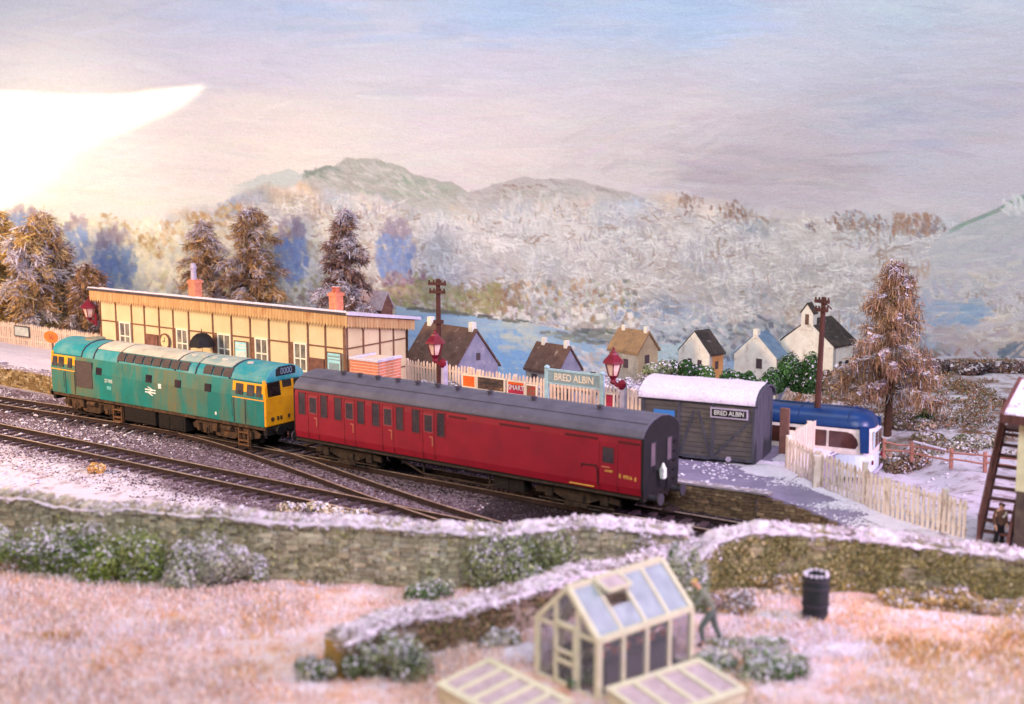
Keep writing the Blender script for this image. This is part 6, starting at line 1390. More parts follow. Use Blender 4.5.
DGR = [(52, 72, 44), (74, 92, 52), (96, 92, 64), (62, 62, 46)]
def shrub_px(x, yb, Y, wpx, hpx, dep, pal, label, seed, z=None, n=2600, **k):
    b = D(x, yb, Y); s = Y/FPX; zz = float(ground_z(b.x, Y)) if z is None else z
    return shrub((b.x, Y, zz-.05), wpx*s/1.9, dep, hpx*s/1.0, n, pal, label, seed, **k)
GV = 'green garden bushes before the white cottages'
def vz(y, Y): return D(512, y, Y).z
shrub_px(697, 380, 60, 30, 21, .6, GRN, 'round green bush before the white cottage with an orange side', 31, z=vz(380, 60), group=GV, leaf=.055, snow=.1, n=6500)
shrub_px(738, 390, 60, 34, 25, .6, GRN, 'leftmost lump of the long green hedge above the van roof', 32, z=vz(390, 60), group=GV, leaf=.055, snow=.1, n=6500)
shrub_px(769, 391, 59.5, 36, 24, .6, GRN, 'green bush below the pale house with a blue roof', 33, z=vz(391, 59.5), group=GV, leaf=.055, snow=.1, n=6500)
shrub_px(800, 391, 59, 36, 38, .6, GRN, 'tallest green bush, below the church gable', 34, z=vz(391, 59), group=GV, leaf=.055, snow=.1, n=6500)
shrub_px(664, 374, 62, 30, 15, .6, GRN+SAGE, 'low pale green bush between the lantern and the van roof', 35, z=vz(374, 62), group=GV, leaf=.055, snow=.25, n=5000)
shrub_px(592, 392, 64, 22, 20, .5, [(66, 84, 50), (120, 84, 60), (52, 62, 44), (90, 106, 66)], 'dark green bush just above the nameboard end', 36, z=vz(392, 64), leaf=.09, snow=.15)
shrub_px(572, 388, 66, 26, 14, .5, [(170, 130, 106), (130, 100, 90), (190, 160, 140)], 'brown leafless bush above the nameboard', 37, z=vz(388, 66), leaf=.08, snow=.45, name='bush', cat='bush')
shrub_px(632, 400, 60, 60, 24, 1.2, [(200, 186, 196), (168, 140, 140), (150, 128, 120)], 'snow covered bush between the right lantern and the van', 38, z=vz(400, 60), leaf=.07, snow=.75, n=4000)
shrub_px(850, 424, 59, 62, 36, .8, DGR, 'dark green scrub at the foot of the larch', 39, leaf=.1, snow=.08, n=3600)
shrub_px(915, 420, 62, 50, 11, 1.2, [(150, 112, 96), (120, 98, 80), (100, 108, 76), (176, 146, 130)], 'brown tangle of brambles right of the larch trunk', 40, leaf=.07, snow=.25, n=3000)
shrub_px(902, 452, 56, 56, 22, 1.2, [(150, 110, 90), (122, 88, 74), (110, 116, 80), (180, 150, 130)], 'brown brambles between the bus and the broken fence', 41, leaf=.06, snow=.25, n=3400)
shrub_px(958, 440, 58, 80, 11, 1.2, [(120, 118, 86), (150, 126, 104), (96, 104, 70), (186, 168, 160)], 'low green and brown scrub behind the broken fence', 42, leaf=.06, snow=.3, n=4200)
shrub_px(925, 414, 62.5, 16, 14, .5, GRN, 'small bright green tuft in the scrub beyond the bus', 43, leaf=.05, snow=.05, n=700)
for i, (x, y, Y, w, h, lab) in enumerate([(512, 398, 66, 44, 16, 'snowy brown scrub between the grey cottage and the loch edge'), (543, 400, 67, 46, 17, 'snowy scrub under the wall of the small white cottage'), (618, 392, 66, 36, 18, 'frosted scrub under the wall of the tan cottage'), (650, 388, 66, 44, 20, 'frosted scrub at the foot of the tan cottage gable'), (432, 392, 64, 60, 14, 'snowy scrub before the long brown cottage roof'), (860, 384, 68, 50, 22, 'dark scrub between the church and the larch')]):
    shrub_px(x, y, Y, w, h, .7, [(176, 160, 162), (140, 120, 118), (206, 192, 200), (120, 116, 96)], lab, 90+i, z=vz(y, Y), leaf=.07, snow=.4, n=3200)
for i, (x, y, w, h) in enumerate([(915, 372, 70, 14), (985, 372, 70, 12), (1050, 376, 70, 16), (855, 376, 60, 12)]):
    shrub_px(x, y, 76-.2*i, w, h, .8, [(130, 96, 92), (104, 82, 88), (160, 120, 104), (90, 78, 84)], ['russet undergrowth just right of the larch, at the foot of the backdrop', 'russet undergrowth near the signal box roof, at the foot of the backdrop', 'russet undergrowth above the signal box roof', 'russet undergrowth behind the larch below the church side wall'][i], 50+i, leaf=.1, snow=.25, n=2200)
def ground_cover():
    n = 110000; x = RNG.uniform(13, 32, n); y = RNG.uniform(44, 80, n); s, o = [None]*2, None
    dx, dy = x-ORG.x, y-ORG.y; off = dx*NV.x+dy*NV.y; f = fbm(x, y, .35, 91); f2 = fbm(x, y, 1.4, 95)
    ok = (y < 87-.2*x) & (y > 62-1.15*(x-12)*.0-.9*(x-12)) & (f*.6+f2*.4 > .56) & ~((x < 18) & (y < 60))
    x, y = x[ok], y[ok]; n = len(x); p = np.stack([x, y, ground_z(x, y)+RNG.uniform(0, .22, n)*(f[ok]+f2[ok])], 1); d1 = unit(RNG.normal(0, 1, (n, 3))); d2 = unit(np.cross(d1, RNG.normal(0, 1, (n, 3)))); sz = RNG.uniform(.02, .085, (n, 1))
    V, F = quads(p, d1*sz, d2*sz*.4); pal = np.array([(156, 110, 86), (126, 86, 70), (124, 116, 82), (100, 106, 70), (178, 140, 120), (214, 198, 210)]); c = pal[RNG.choice(6, n, p=[.24, .2, .16, .12, .14, .14])]*RNG.uniform(.75, 1.15, (n, 1))
    tag(np_mesh('ground_cover', V, F, c, M['leaf']), 'brown and green ground cover poking through the snow beyond the bus', 'ground cover', kind='stuff')
ground_cover()
GF = 'frosted bushes along the stone wall'
def fshrub(x, yb, wpx, hpx, pal, label, seed, dy=-.6, snow=.3, n=9000, **k):
    p = P(x, yb, ZF+.03); s = p.y/FPX; shrub((p.x, p.y, float(ground_z(p.x, p.y))-.05), wpx*s/1.9, .62, hpx*s*1.02, n, pal, label, seed, snow=snow, leaf=.036, group=GF, lumps=20, **k)
OLI = [(122, 136, 62), (94, 112, 46), (146, 152, 88), (76, 92, 42), (158, 160, 108)]
fshrub(40, 574, 124, 62, OLI+SAGE, 'frosted green bush at the left end of the stone wall', 61, snow=.34, n=13000)
fshrub(124, 582, 104, 62, OLI, 'greenest frosted bush, second from the left along the wall', 62, snow=.2, n=12000)
fshrub(212, 587, 116, 62, SAGE+[(196, 184, 176)], 'whitest frosted bush, third from the left along the wall', 63, snow=.42, n=13000)
fshrub(428, 600, 52, 26, GRN+SAGE, 'small bright green bush where the garden wall meets the field', 64, snow=.25, n=2600)
fshrub(540, 588, 160, 84, SAGE+SAGE+OLI, 'large sage green bush behind the garden wall', 65, snow=.25, n=20000)
fshrub(632, 584, 100, 70, [(170, 150, 130), (128, 110, 84), (190, 176, 166), (104, 92, 70)], 'brownish frosted bush behind the greenhouse ridge', 66, snow=.4)
fshrub(683, 612, 56, 92, GRN+SAGE+SAGE, 'tall green shrub in the wall gap beside the person in the olive coat', 67, snow=.3)
fshrub(735, 578, 70, 30, [(150, 130, 140), (120, 100, 110), (170, 150, 150)], 'grey frosted brambles at the left end of the right hand wall', 68, snow=.35, n=2600)
fshrub(730, 612, 60, 26, [(200, 160, 130), (170, 130, 100), (120, 104, 110)], 'dead straw coloured weeds between the person and the barrel', 69, snow=.35, n=2600)
fshrub(860, 586, 90, 26, [(176, 140, 80), (150, 120, 66), (196, 164, 120)], 'ochre moss and weeds under the right hand wall near the barrel', 70, snow=.25, n=3200)
fshrub(318, 692, 48, 30, DGR+SAGE, 'small dark bush left of the garden wall end', 71, snow=.3, n=1800)
OCH = [(190, 152, 88), (166, 134, 82), (206, 172, 120), (196, 164, 140), (150, 126, 84)]
fshrub(790, 592, 80, 24, OCH, 'ochre weeds under the mossy wall just left of the barrel', 101, snow=.2, n=5200)
fshrub(926, 606, 110, 22, OCH, 'long ochre weeds under the mossy wall beyond the barrel', 102, snow=.25, n=6000)
fshrub(1000, 612, 80, 20, OCH, 'ochre weeds under the mossy wall below the signal box stairs', 103, snow=.25, n=4600)
fshrub(388, 690, 92, 56, DGR+SAGE, 'dark green bush against the garden wall end', 72, snow=.25, n=5200)
fshrub(452, 634, 90, 30, [(170, 120, 96), (140, 100, 84), (200, 170, 160)], 'rusty brown weeds inside the garden wall near the left cold frame', 73, snow=.4, n=5200)
fshrub(516, 622, 66, 34, [(160, 116, 84), (130, 96, 80), (180, 140, 110)], 'rusty brown weeds inside the garden wall beside the greenhouse door', 77, snow=.25, n=4600)
fshrub(498, 652, 50, 18, [(150, 140, 110), (120, 116, 90), (176, 150, 130)], 'low frosted weeds between the left cold frame and the greenhouse', 78, snow=.4, n=2600)
fshrub(752, 690, 120, 30, SAGE+GRN, 'pale green ground cover by the right cold frame', 74, snow=.35, n=5200)
fshrub(745, 660, 90, 14, SAGE, 'low sage green mat in front of the person in the olive coat', 75, snow=.35, n=3200)
fshrub(585, 700, 40, 22, DGR+GRN, 'green weeds in front of the greenhouse door', 76, snow=.3, n=1400)
for i, (x, y) in enumerate([(98, 470), (106, 503), (300, 498), (345, 505)]):
    p = P(x, y, .3 if i else -.1); s = p.y/FPX
    shrub((p.x, p.y, float(ground_z(p.x, p.y))-.02), 9*s if i == 0 else 26*s, .3, (12 if i == 0 else 12 if i > 1 else 22)*s, 700, [(214, 160, 96), (196, 138, 80), (226, 186, 130)] if i == 0 else [(206, 184, 156), (196, 170, 140), (220, 204, 186)], ['small round orange tuft beside the near track', 'pale yellow grass tuft behind the left part of the wall', 'straw tuft behind the wall below the locomotive nose', 'straw tuft on the snow bank below the carriage'][i], 80+i, snow=.12 if i < 2 else .35, leaf=.06, name='grass_tuft', cat='grass tuft')
#PART6
# ------------------------------------------------------------------ cottages at the foot of the backdrop
def house(name, label, nx, yb, Y, left, right, yeave, yapex, ridge, wl, wr, roof, cat='cottage', phi=45, chim=(), win=(), roof_snow=False, belfry=None):
    b = D(nx, yb, Y); sc = Y/FPX; ph = R(phi)
    Ll = (nx-left)*sc/math.cos(ph); Lr = (right-nx)*sc/math.sin(ph)
    ul = Vector((-math.cos(ph), math.sin(ph), 0)); ur = Vector((math.sin(ph), math.cos(ph), 0))
    H = (yb-yeave)*sc; 
    g, l = (Lr, Ll) if ridge == 'left' else (Ll, Lr)
    apx = (yeave-yapex)*sc-.0
    root = thing(name, b, label, cat, math.atan2(ur.y, ur.x), 'cottages at the foot of the backdrop')
    # local x along ur, local y along ul (perpendicular, away to the left)
    m = MB(); m2 = MB()
    if ridge == 'left':
        m.box(-.0, Lr, 0, Ll, -3.5, H); m.build('wall', wl, root)
        gm = MB(); gm.prism([(0.0, -3.5), (Lr, -3.5), (Lr, H), (Lr/2, H+apx), (0, H)], 'y', -.03, Ll+.03); gm.build('gable', wr, root)
        fr = MB()
        for sg in (0, 1):
            xe = -.12 if sg == 0 else Lr+.12; k = apx/(Lr/2); ze = H-.12*k
            fr.add([(xe, -.14, ze+.02), (Lr/2, -.14, H+apx+.02), (Lr/2, Ll+.14, H+apx+.02), (xe, Ll+.14, ze+.02), (xe, -.14, ze+.16), (Lr/2, -.14, H+apx+.16), (Lr/2, Ll+.14, H+apx+.16), (xe, Ll+.14, ze+.16)], [(0, 3, 2, 1), (4, 5, 6, 7), (0, 1, 5, 4), (1, 2, 6, 5), (2, 3, 7, 6), (3, 0, 4, 7)])
        rf = fr.build('roof', roof, root)
    else:
        m.box(0, Lr, 0, Ll, -3.5, H); m.build('wall', wr, root)
        gm = MB(); gm.prism([(0.0, -3.5), (Ll, -3.5), (Ll, H), (Ll/2, H+apx), (0, H)], 'x', -.05, .25); gm.build('gable', wl, root)
        fr = MB(); k = apx/(Ll/2)
        for sg in (0, 1):
            ye = -.1 if sg == 0 else Ll+.1; ze = H-.1*k
            fr.add([(.0, ye, ze+.02), (.0, Ll/2, H+apx+.0), (Lr+.1, Ll/2, H+apx+.0), (Lr+.1, ye, ze+.02), (.0, ye, ze+.14), (.0, Ll/2, H+apx+.1), (Lr+.1, Ll/2, H+apx+.1), (Lr+.1, ye, ze+.14)], [(0, 3, 2, 1), (4, 5, 6, 7), (0, 1, 5, 4), (1, 2, 6, 5), (2, 3, 7, 6), (3, 0, 4, 7)])
        rf = fr.build('roof', roof, root)
    for t, w, h in chim:          # position along the ridge 0..1
        c = MB()
        if ridge == 'left': c.box(Lr/2-w, Lr/2+w, Ll*t-w, Ll*t+w, H+apx-.25, H+apx+h)
        else: c.box(Lr*t-w, Lr*t+w, Ll/2-w, Ll/2+w, H+apx-.25, H+apx+h)
        c.build('chimney', M['cotwall'], rf)
    for face, a, z0, w, h in win:
        c = MB()
        if face == 'R': c.box(Lr*a-w/2, Lr*a+w/2, -.06, .02, z0*H, z0*H+h)
        else: c.box(-.08, .02, Ll*a-w/2, Ll*a+w/2, z0*H, z0*H+h)
        c.build('window', M['darkopen'], root)
    if belfry:
        c = MB(); w = belfry; zb = H+apx-.55
        c.prism([(Ll/2-w, zb), (Ll/2+w, zb), (Ll/2+w, zb+1.0), (Ll/2, zb+1.55), (Ll/2-w, zb+1.0)], 'x', -.1, .3); bf = c.build('bellcote', wl, root)
        c = MB(); c.box(-.12, .1, Ll/2-.13, Ll/2+.13, zb+.32, zb+.95); c.build('bell_opening', M['thatch'], bf)
        c = MB()
        for sg in (-1, 1): c.add([(x, y, z) for x in (-.14, .34) for y, z in ((Ll/2, zb+1.56), (Ll/2+sg*(w+.06), zb+.98), (Ll/2+sg*(w+.06), zb+1.06), (Ll/2, zb+1.66))], [(0, 1, 2, 3), (4, 7, 6, 5), (0, 4, 5, 1), (1, 5, 6, 2), (2, 6, 7, 3), (3, 7, 4, 0)])
        c.build('bellcote_cap', M['darkroof'], bf)
    return root
house('cottage', 'large grey gabled cottage with a long brown roof, behind the red lantern', 453, 394, 70, 400, 498, 371, 333, 'left', M['cotwall'], M['cotgrey'], M['thatch'], chim=((.06, .16, .5), (.92, .16, .5)), win=(('R', .3, .3, .5, .8), ('R', .62, .1, .45, .5), ('R', .55, 1.35, .3, .4), ('L', .3, .25, .3, .5), ('L', .7, .25, .3, .5)))
house('cottage', 'small white cottage with a brown roof beside the loch', 557, 398, 72, 526, 582, 372, 349, 'left', M['cotwall'], M['cotgrey'], M['thatch'], chim=((.08, .12, .45), (.8, .12, .45)), win=(('L', .22, .45, .28, .55), ('L', .72, .4, .35, .6)))
house('cottage', 'tan stone cottage with a mottled roof above the right lantern', 637, 380, 73, 611, 660, 352, 334, 'left', M['cotwall'], M['cottan'], mat('tan_roof', (166, 130, 96), (130, 104, 84), 1.8, rough=.95, bump=.4), chim=((.05, .12, .4), (.85, .12, .35)), win=(('R', .45, .55, .4, .5), ('L', .4, .4, .3, .5)))
house('cottage', 'white gabled cottage with a dark roof and an orange side wall', 709, 388, 74, 682, 725, 354, 333, 'right', M['cotwall'], M['cotorange'], M['darkroof'], win=(('L', .3, .55, .3, .5), ('L', .62, .55, .3, .5), ('R', .5, .55, .22, .45)), phi=50)
house('cottage', 'white stepped gable of a small house with a blue grey roof', 776, 385, 76, 739, 790, 358, 335, 'right', M['cotwall'], M['cotgrey'], M['blueroof'], win=(('L', .4, .55, .4, .6),), chim=((.05, .16, .3),), phi=42)
house('church', 'white church with a bellcote and a dark roof beside the larch', 832, 392, 75, 789, 862, 346, 322, 'right', M['cotwall'], M['cotwall'], M['darkroof'], cat='church', belfry=.42, win=(('L', .35, .3, .35, .9), ('R', .3, .4, .25, .7), ('R', .6, .4, .25, .7)), phi=48)
house('hut', 'little hut with a snowy roof above the station roof end', 381, 316, 86, 352, 391, 308, 294, 'left', M['browndoor'], M['browndoor'], mat('snowy_tiles', (206, 186, 196), (176, 140, 146), 3, rough=.9, bump=.4), cat='hut', phi=35)

# ------------------------------------------------------------------ dry stone walls in front
PALW = ((194, 180, 156), (174, 160, 138), (208, 194, 168), (156, 144, 126), (186, 166, 140), (174, 166, 154))
PALR = ((184, 166, 124), (164, 148, 112), (172, 152, 128), (150, 134, 112), (192, 174, 138), (148, 128, 128))
def stone_wall(pts, label, pal, seed, zb=ZF-.25, th=.55, upright=True, cap=.16, end_pal=None, moss=(200, .56, ((150, 144, 90), (172, 162, 116), (120, 116, 74), (190, 180, 140))), capf=None):
    fine = []; fcap = []; cf = capf or [1]*len(pts); tt = 0.
    for i in range(len(pts)-1):
        a, b = Vector(pts[i]), Vector(pts[i+1]); m = max(1, int((b.xy-a.xy).length/.55))
        for k in range(m):
            q = a.lerp(b, k/m); tt += .55; e = 0 if i == 0 and k == 0 else 1
            nz = [float(fbm(np.array([tt*1.0]), np.array([float(seed)+z_]), .55, 700+z_)[0]-.5) for z_ in (0, 5)]
            fine.append((q.x, q.y+nz[0]*.5*e, q.z+nz[1]*.42*e)); fcap.append(cf[i]+(cf[i+1]-cf[i])*k/m)
    fine.append(tuple(pts[-1])); fcap.append(cf[-1]); pts = fine; capf = fcap if capf else None
    c = Vector(pts[len(pts)//2]); root = thing('dry_stone_wall', (c.x, c.y, ZF), label, 'wall'); iv = -Vector(root.location)
    S = MB()
    n = len(pts)
    for i in range(n-1):
        a, b = Vector(pts[i]), Vector(pts[i+1]); g = lambda q: float(ground_z(q.x, q.y-.4))-.25
        stones(S, (a.x, a.y), (b.x, b.y), g(a), a.z-.2, hs=.13, ls=(.12, .42), depth=th/2, pal=pal, seed=seed+i, z1b=b.z-.2, z0b=g(b), rough=1.7)
        stones(S, (b.x, b.y), (a.x, a.y), g(b), b.z-.2, hs=.22, ls=(.3, .7), depth=th/2, pal=pal, seed=seed+i+70, z1b=a.z-.2, z0b=g(a)) if False else None
        d = Vector((b.x-a.x, b.y-a.y, 0)); L = d.length; d.normalize(); nn = Vector((-d.y, d.x, 0))
        # core and back
        vs = []
        for q in (a, b):
            p = Vector((q.x, q.y, 0)); vs += [p+nn*.1+Vector((0, 0, g(q)-.3)), p+nn*th+Vector((0, 0, g(q)-.6)), p+nn*th+Vector((0, 0, q.z-.16)), p+nn*.1+Vector((0, 0, q.z-.16))]
        S.col = (86, 74, 56); S.add(vs, [(0, 1, 2, 3), (4, 7, 6, 5), (0, 4, 5, 1), (1, 5, 6, 2), (2, 6, 7, 3), (3, 7, 4, 0)])
        # copes set on edge
        rg = random.Random(seed*3+i); x = 0
        while upright and x < L:
            w = rg.uniform(.1, .24); f = min(1, x/L); p = Vector((a.x, a.y, 0))+d*(x+w/2); z = a.z+(b.z-a.z)*f; h = rg.uniform(.16, .3); k = rg.uniform(.85, 1.15); cc = pal[rg.randrange(len(pal))]; S.col = tuple(v*k for v in cc)
            X = Matrix.Translation((p.x, p.y, z-.22)) @ Matrix.Rotation(math.atan2(d.y, d.x)+rg.uniform(-.12, .12), 4, 'Z') @ Matrix.Rotation(rg.uniform(-.12, .12), 4, 'Y')
            S.box(-w/2+.01, w/2-.01, -.06, th+.05, 0, h, X); x += w
    if end_pal:
        a, b = Vector(pts[0]), Vector(pts[1]); d = Vector((b.x-a.x, b.y-a.y, 0)).normalized(); nn = Vector((-d.y, d.x, 0)); e0 = Vector((a.x, a.y, 0))+nn*th; e1 = Vector((a.x, a.y, 0))-d*.02
        stones(S, (e0.x, e0.y), (e1.x, e1.y), float(ground_z(a.x, a.y))-.2, a.z-.05, hs=.16, pal=end_pal, seed=seed+9)
    S.v = [tuple(Vector(v)+iv) for v in S.v]; S.build('stonework', M['stone'], root, color=True)
    # snow lying on the copes, a lumpy ribbon
    P_ = [Vector(p) for p in pts]; ds = [0]
    for a, b in zip(P_[:-1], P_[1:]): ds.append(ds[-1]+(b.xy-a.xy).length)
    n = int(ds[-1]/.07); k = 11; V = []; F = []
    for i in range(n+1):
        t = ds[-1]*i/n; x, y, z = (float(np.interp(t, ds, [p[j] for p in P_])) for j in range(3)); j = min(max(np.searchsorted(ds, t)-1, 0), len(P_)-2); d = Vector((P_[j+1].x-P_[j].x, P_[j+1].y-P_[j].y, 0)).normalized(); nn = Vector((-d.y, d.x, 0))
        q = np.array([t]); dep = cap*(.7+2.0*(fbm(q, q*0+seed, 1.3, 60)[0]-.5)); dep *= 1 if capf is None else float(np.interp(t, ds, capf)); fr = .02+.2*(fbm(q, q*0+seed+9, 2.6, 80)[0]-.4)
        for m in range(k):
            u = m/(k-1); a = math.pi*u; yy = th/2-(th/2+.1+max(fr, 0)*.4)*math.cos(a); zz = z-.06+dep*math.sin(a)**.7-(max(fr, 0) if m == 0 else 0)
            zz += .13*(fbm(np.array([t*2.6]), np.array([u*2.]), 1.8, 90+seed)[0]-.5)
            V.append((x+nn.x*yy+iv.x, y+nn.y*yy+iv.y, zz+iv.z))
    for i in range(n):
        for m in range(k-1): q = i*k+m; F.append((q, q+k, q+k+1, q+1))
    np_mesh('snow_cap', np.array(V), np.array(F), None, M['wallsnow'], root, smooth=True)
    # moss and lichen on the face, crumbs of snow along the top
    rng = np.random.default_rng(seed); m = int(ds[-1]*moss[0]); t = rng.uniform(0, ds[-1], m); q3 = np.stack([np.interp(t, ds, [p[j] for p in P_]) for j in range(3)], 1)
    dd = np.stack([np.interp(t+.05, ds, [p[j] for p in P_])-np.interp(t-.05, ds, [p[j] for p in P_]) for j in range(2)], 1); dd = unit(dd); nf = np.stack([dd[:, 1], -dd[:, 0]], 1)
    gz = ground_z(q3[:, 0], q3[:, 1]-.4); hgt = (q3[:, 2]-gz)*rng.random(m); keep = fbm(t, hgt*1.3+seed, 1.1, 17) > moss[1]
    pos = np.stack([q3[:, 0]+nf[:, 0]*(.02+.05*rng.random(m)), q3[:, 1]+nf[:, 1]*(.02+.05*rng.random(m)), gz+hgt-.12], 1)[keep]+np.array(iv); m = len(pos)
    d1 = unit(rng.normal(0, 1, (m, 3))); d2 = unit(np.cross(d1, rng.normal(0, 1, (m, 3)))); sz = rng.uniform(.015, .05, (m, 1)); V, F = quads(pos, d1*sz, d2*sz*.7)
    mp_ = np.array(moss[2], float); col = mp_[rng.integers(len(mp_), size=m)]*rng.uniform(.75, 1.15, (m, 1)); np_mesh('moss', V, F, col, M['leaf'], root)
    m = int(ds[-1]*460); t = rng.uniform(0, ds[-1], m); t = t if capf is None else t[rng.random(m) < .12+np.interp(t, ds, capf)]; m = len(t); q3 = np.stack([np.interp(t, ds, [p[j] for p in P_]) for j in range(3)], 1)
    pos = q3+np.stack([rng.normal(0, .16, m), rng.uniform(-.1, th, m), rng.uniform(-.2, .1, m)], 1)+np.array(iv); d1 = unit(rng.normal(0, 1, (m, 3))); d2 = unit(np.cross(d1, rng.normal(0, 1, (m, 3)))); sz = rng.uniform(.015, .06, (m, 1))
    V, F = quads(pos, d1*sz, d2*sz); np_mesh('snow_crumbs', V, F, np.array((224, 206, 216))*rng.uniform(.86, 1.03, (m, 1)), M['leaf'], root)
stone_wall(WPL, 'long dry stone wall capped with snow between the field and the tracks', PALW, 200, capf=[(0 if x < 90 else .35 if x < 140 else 0.1 if x < 230 else 1) for x, _, _ in WALLB])
stone_wall(WPR, 'mossy ochre dry stone wall with thick snow, right of the gap', PALR, 300, cap=.19, moss=(2200, .36, ((172, 150, 94), (152, 136, 90), (186, 164, 122), (134, 126, 86), (198, 176, 142))))
IW = [P(341, 642, 2.2), P(400, 622, 2.25), P(480, 600, 2.25), P(560, 582, 2.2), P(625, 563, 2.15), P(668, 551, 2.2), P(700, 543, 2.3)]
stone_wall(IW, 'lower garden wall with snow running behind the greenhouse', ((172, 146, 134), (150, 128, 124), (136, 112, 104), (164, 134, 108), (182, 164, 158)), 400, th=.62, cap=.11, moss=(700, .45, ((150, 112, 90), (120, 96, 84), (170, 140, 110), (104, 100, 60))), end_pal=((176, 132, 66), (150, 112, 62), (190, 150, 84), (130, 100, 66)))

# ------------------------------------------------------------------ greenhouse
def greenhouse():
    p0 = P(598, 702, 1.28); rz = math.atan2(.66, .75); u = Vector((math.cos(rz), math.sin(rz), 0)); v = Vector((-math.sin(rz), math.cos(rz), 0))
    r = ray(690, 660); A = np.array([[r.x, -u.x], [r.y, -u.y]]); L = float(np.linalg.solve(A, np.array([p0.x, p0.y]))[1])
    r = ray(538, 686); A = np.array([[r.x, -v.x], [r.y, -v.y]]); Wd = float(np.linalg.solve(A, np.array([p0.x, p0.y]))[1])
    L = min(max(L, 3.0), 4.2); Wd = min(max(Wd, 1.5), 2.4)
    ze = D(596, 641, p0.y).z-p0.z; zr = D(565, 588, (p0+v*Wd/2).y).z-p0.z
    print('greenhouse', L, Wd, ze, zr)
    root = thing('greenhouse', p0, 'small pale wooden greenhouse with an open roof vent', 'greenhouse', rz)
    w = .075; m = MB()
    def bar(a, b, t=w):
        a, b = Vector(a), Vector(b); d = (b-a).normalized(); s = d.cross(Vector((0, 0, 1))); s = Vector((1, 0, 0)) if s.length < .1 else s.normalized(); n = d.cross(s)
        vs = [q+s*i*t/2+n*j*t/2 for q in (a, b) for i, j in ((-1, -1), (1, -1), (1, 1), (-1, 1))]
        m.add(vs, [(0, 3, 2, 1), (4, 5, 6, 7), (0, 1, 5, 4), (1, 2, 6, 5), (2, 3, 7, 6), (3, 0, 4, 7)])
    for x in (0, L):
        for y in (0, Wd): bar((x, y, 0), (x, y, ze), .13)
        bar((x, 0, ze), (x, Wd/2, zr), .12); bar((x, Wd, ze), (x, Wd/2, zr), .12)
        for y in (Wd*.32, Wd*.68): bar((x, y, 0), (x, y, ze+(zr-ze)*.62), .1)
        bar((x, 0, ze*.98), (x, Wd, ze*.98), .08); bar((x, 0, .05), (x, Wd, .05), .1)
    for y in (0, Wd):
        bar((0, y, ze), (L, y, ze), .13); bar((0, y, .06), (L, y, .06), .13)
        for i in range(1, 4): bar((L*i/4, y, 0), (L*i/4, y, ze), .1)
        for i in range(1, 4): bar((L*i/4, y, ze), (L*i/4, Wd/2, zr), .085)
    bar((0, Wd/2, zr), (L, Wd/2, zr), .13)
    m.build('frame', M['ghwood'], root)
    m = MB(); bar((-.06, Wd*.34, .08), (-.06, Wd*.34, ze*1.08), .09); bar((-.06, Wd*.66, .08), (-.06, Wd*.66, ze*1.08), .09)
    for z in (.12, ze*.45, ze*.62, ze*1.06): bar((-.06, Wd*.34, z), (-.06, Wd*.66, z), .09)
    dr = m.build('door', M['ghwood'], root)
    # glass: each pane thin and separate
    def pane(parent, q, t=.012, mm='ghglass'):
        q = [Vector(p) for p in q]; n = (q[1]-q[0]).cross(q[2]-q[0]).normalized()*t
        g = MB(); k = len(q); g.add(q+[p+n for p in q], [tuple(range(k))[::-1], tuple(range(k, 2*k))]+[(i, (i+1) % k, k+(i+1) % k, k+i) for i in range(k)]); g.build('pane', M[mm], parent)
    for i in range(4):
        x0, x1 = L*i/4+.05, L*(i+1)/4-.05
        pane(root, [(x0, 0, .12), (x1, 0, .12), (x1, 0, ze-.06), (x0, 0, ze-.06)]); pane(root, [(x0, Wd, .12), (x1, Wd, .12), (x1, Wd, ze-.06), (x0, Wd, ze-.06)])
        f0, f1 = .06, .94
        for y0 in (0, Wd):
            if y0 == 0 and i == 1: f0, f1 = .06, .46
            else: f0, f1 = .06, .94
            A_, B_ = Vector((0, y0, ze)), Vector((0, Wd/2, zr)); pa, pb = A_.lerp(B_, f0), A_.lerp(B_, f1)
            pane(root, [(x0, pa.y, pa.z), (x1, pa.y, pa.z), (x1, pb.y, pb.z), (x0, pb.y, pb.z)], mm='roofglass')
    for x in (0, L):
        for y0, y1 in ((.06, Wd*.32-.05), (Wd*.68+.05, Wd-.06)): pane(root, [(x, y0, .12), (x, y1, .12), (x, y1, ze*.94), (x, y0, ze*.94)])
        pane(root, [(x, .12, ze+.06), (x, Wd-.12, ze+.06), (x, Wd/2, zr-.1)])
    pane(dr, [(-.06, Wd*.38, .18), (-.06, Wd*.62, .18), (-.06, Wd*.62, ze*.42), (-.06, Wd*.38, ze*.42)]); pane(dr, [(-.06, Wd*.38, ze*.66), (-.06, Wd*.62, ze*.66), (-.06, Wd*.62, ze), (-.06, Wd*.38, ze)])
    # open vent, hinged near the ridge
    hx0, hx1 = L*.25+.02, L*.5-.02; A_ = Vector((0, Wd/2, zr)); B_ = Vector((0, 0, ze)); hinge = A_.lerp(B_, .06)+Vector((0, 0, .08)); end = A_.lerp(B_, .5)+Vector((0, -.0, .36))
    m = MB()
    for x in (hx0, hx1): bar((x, hinge.y, hinge.z), (x, end.y, end.z), .08)
    for q in (hinge, end): bar((hx0, q.y, q.z), (hx1, q.y, q.z), .08)
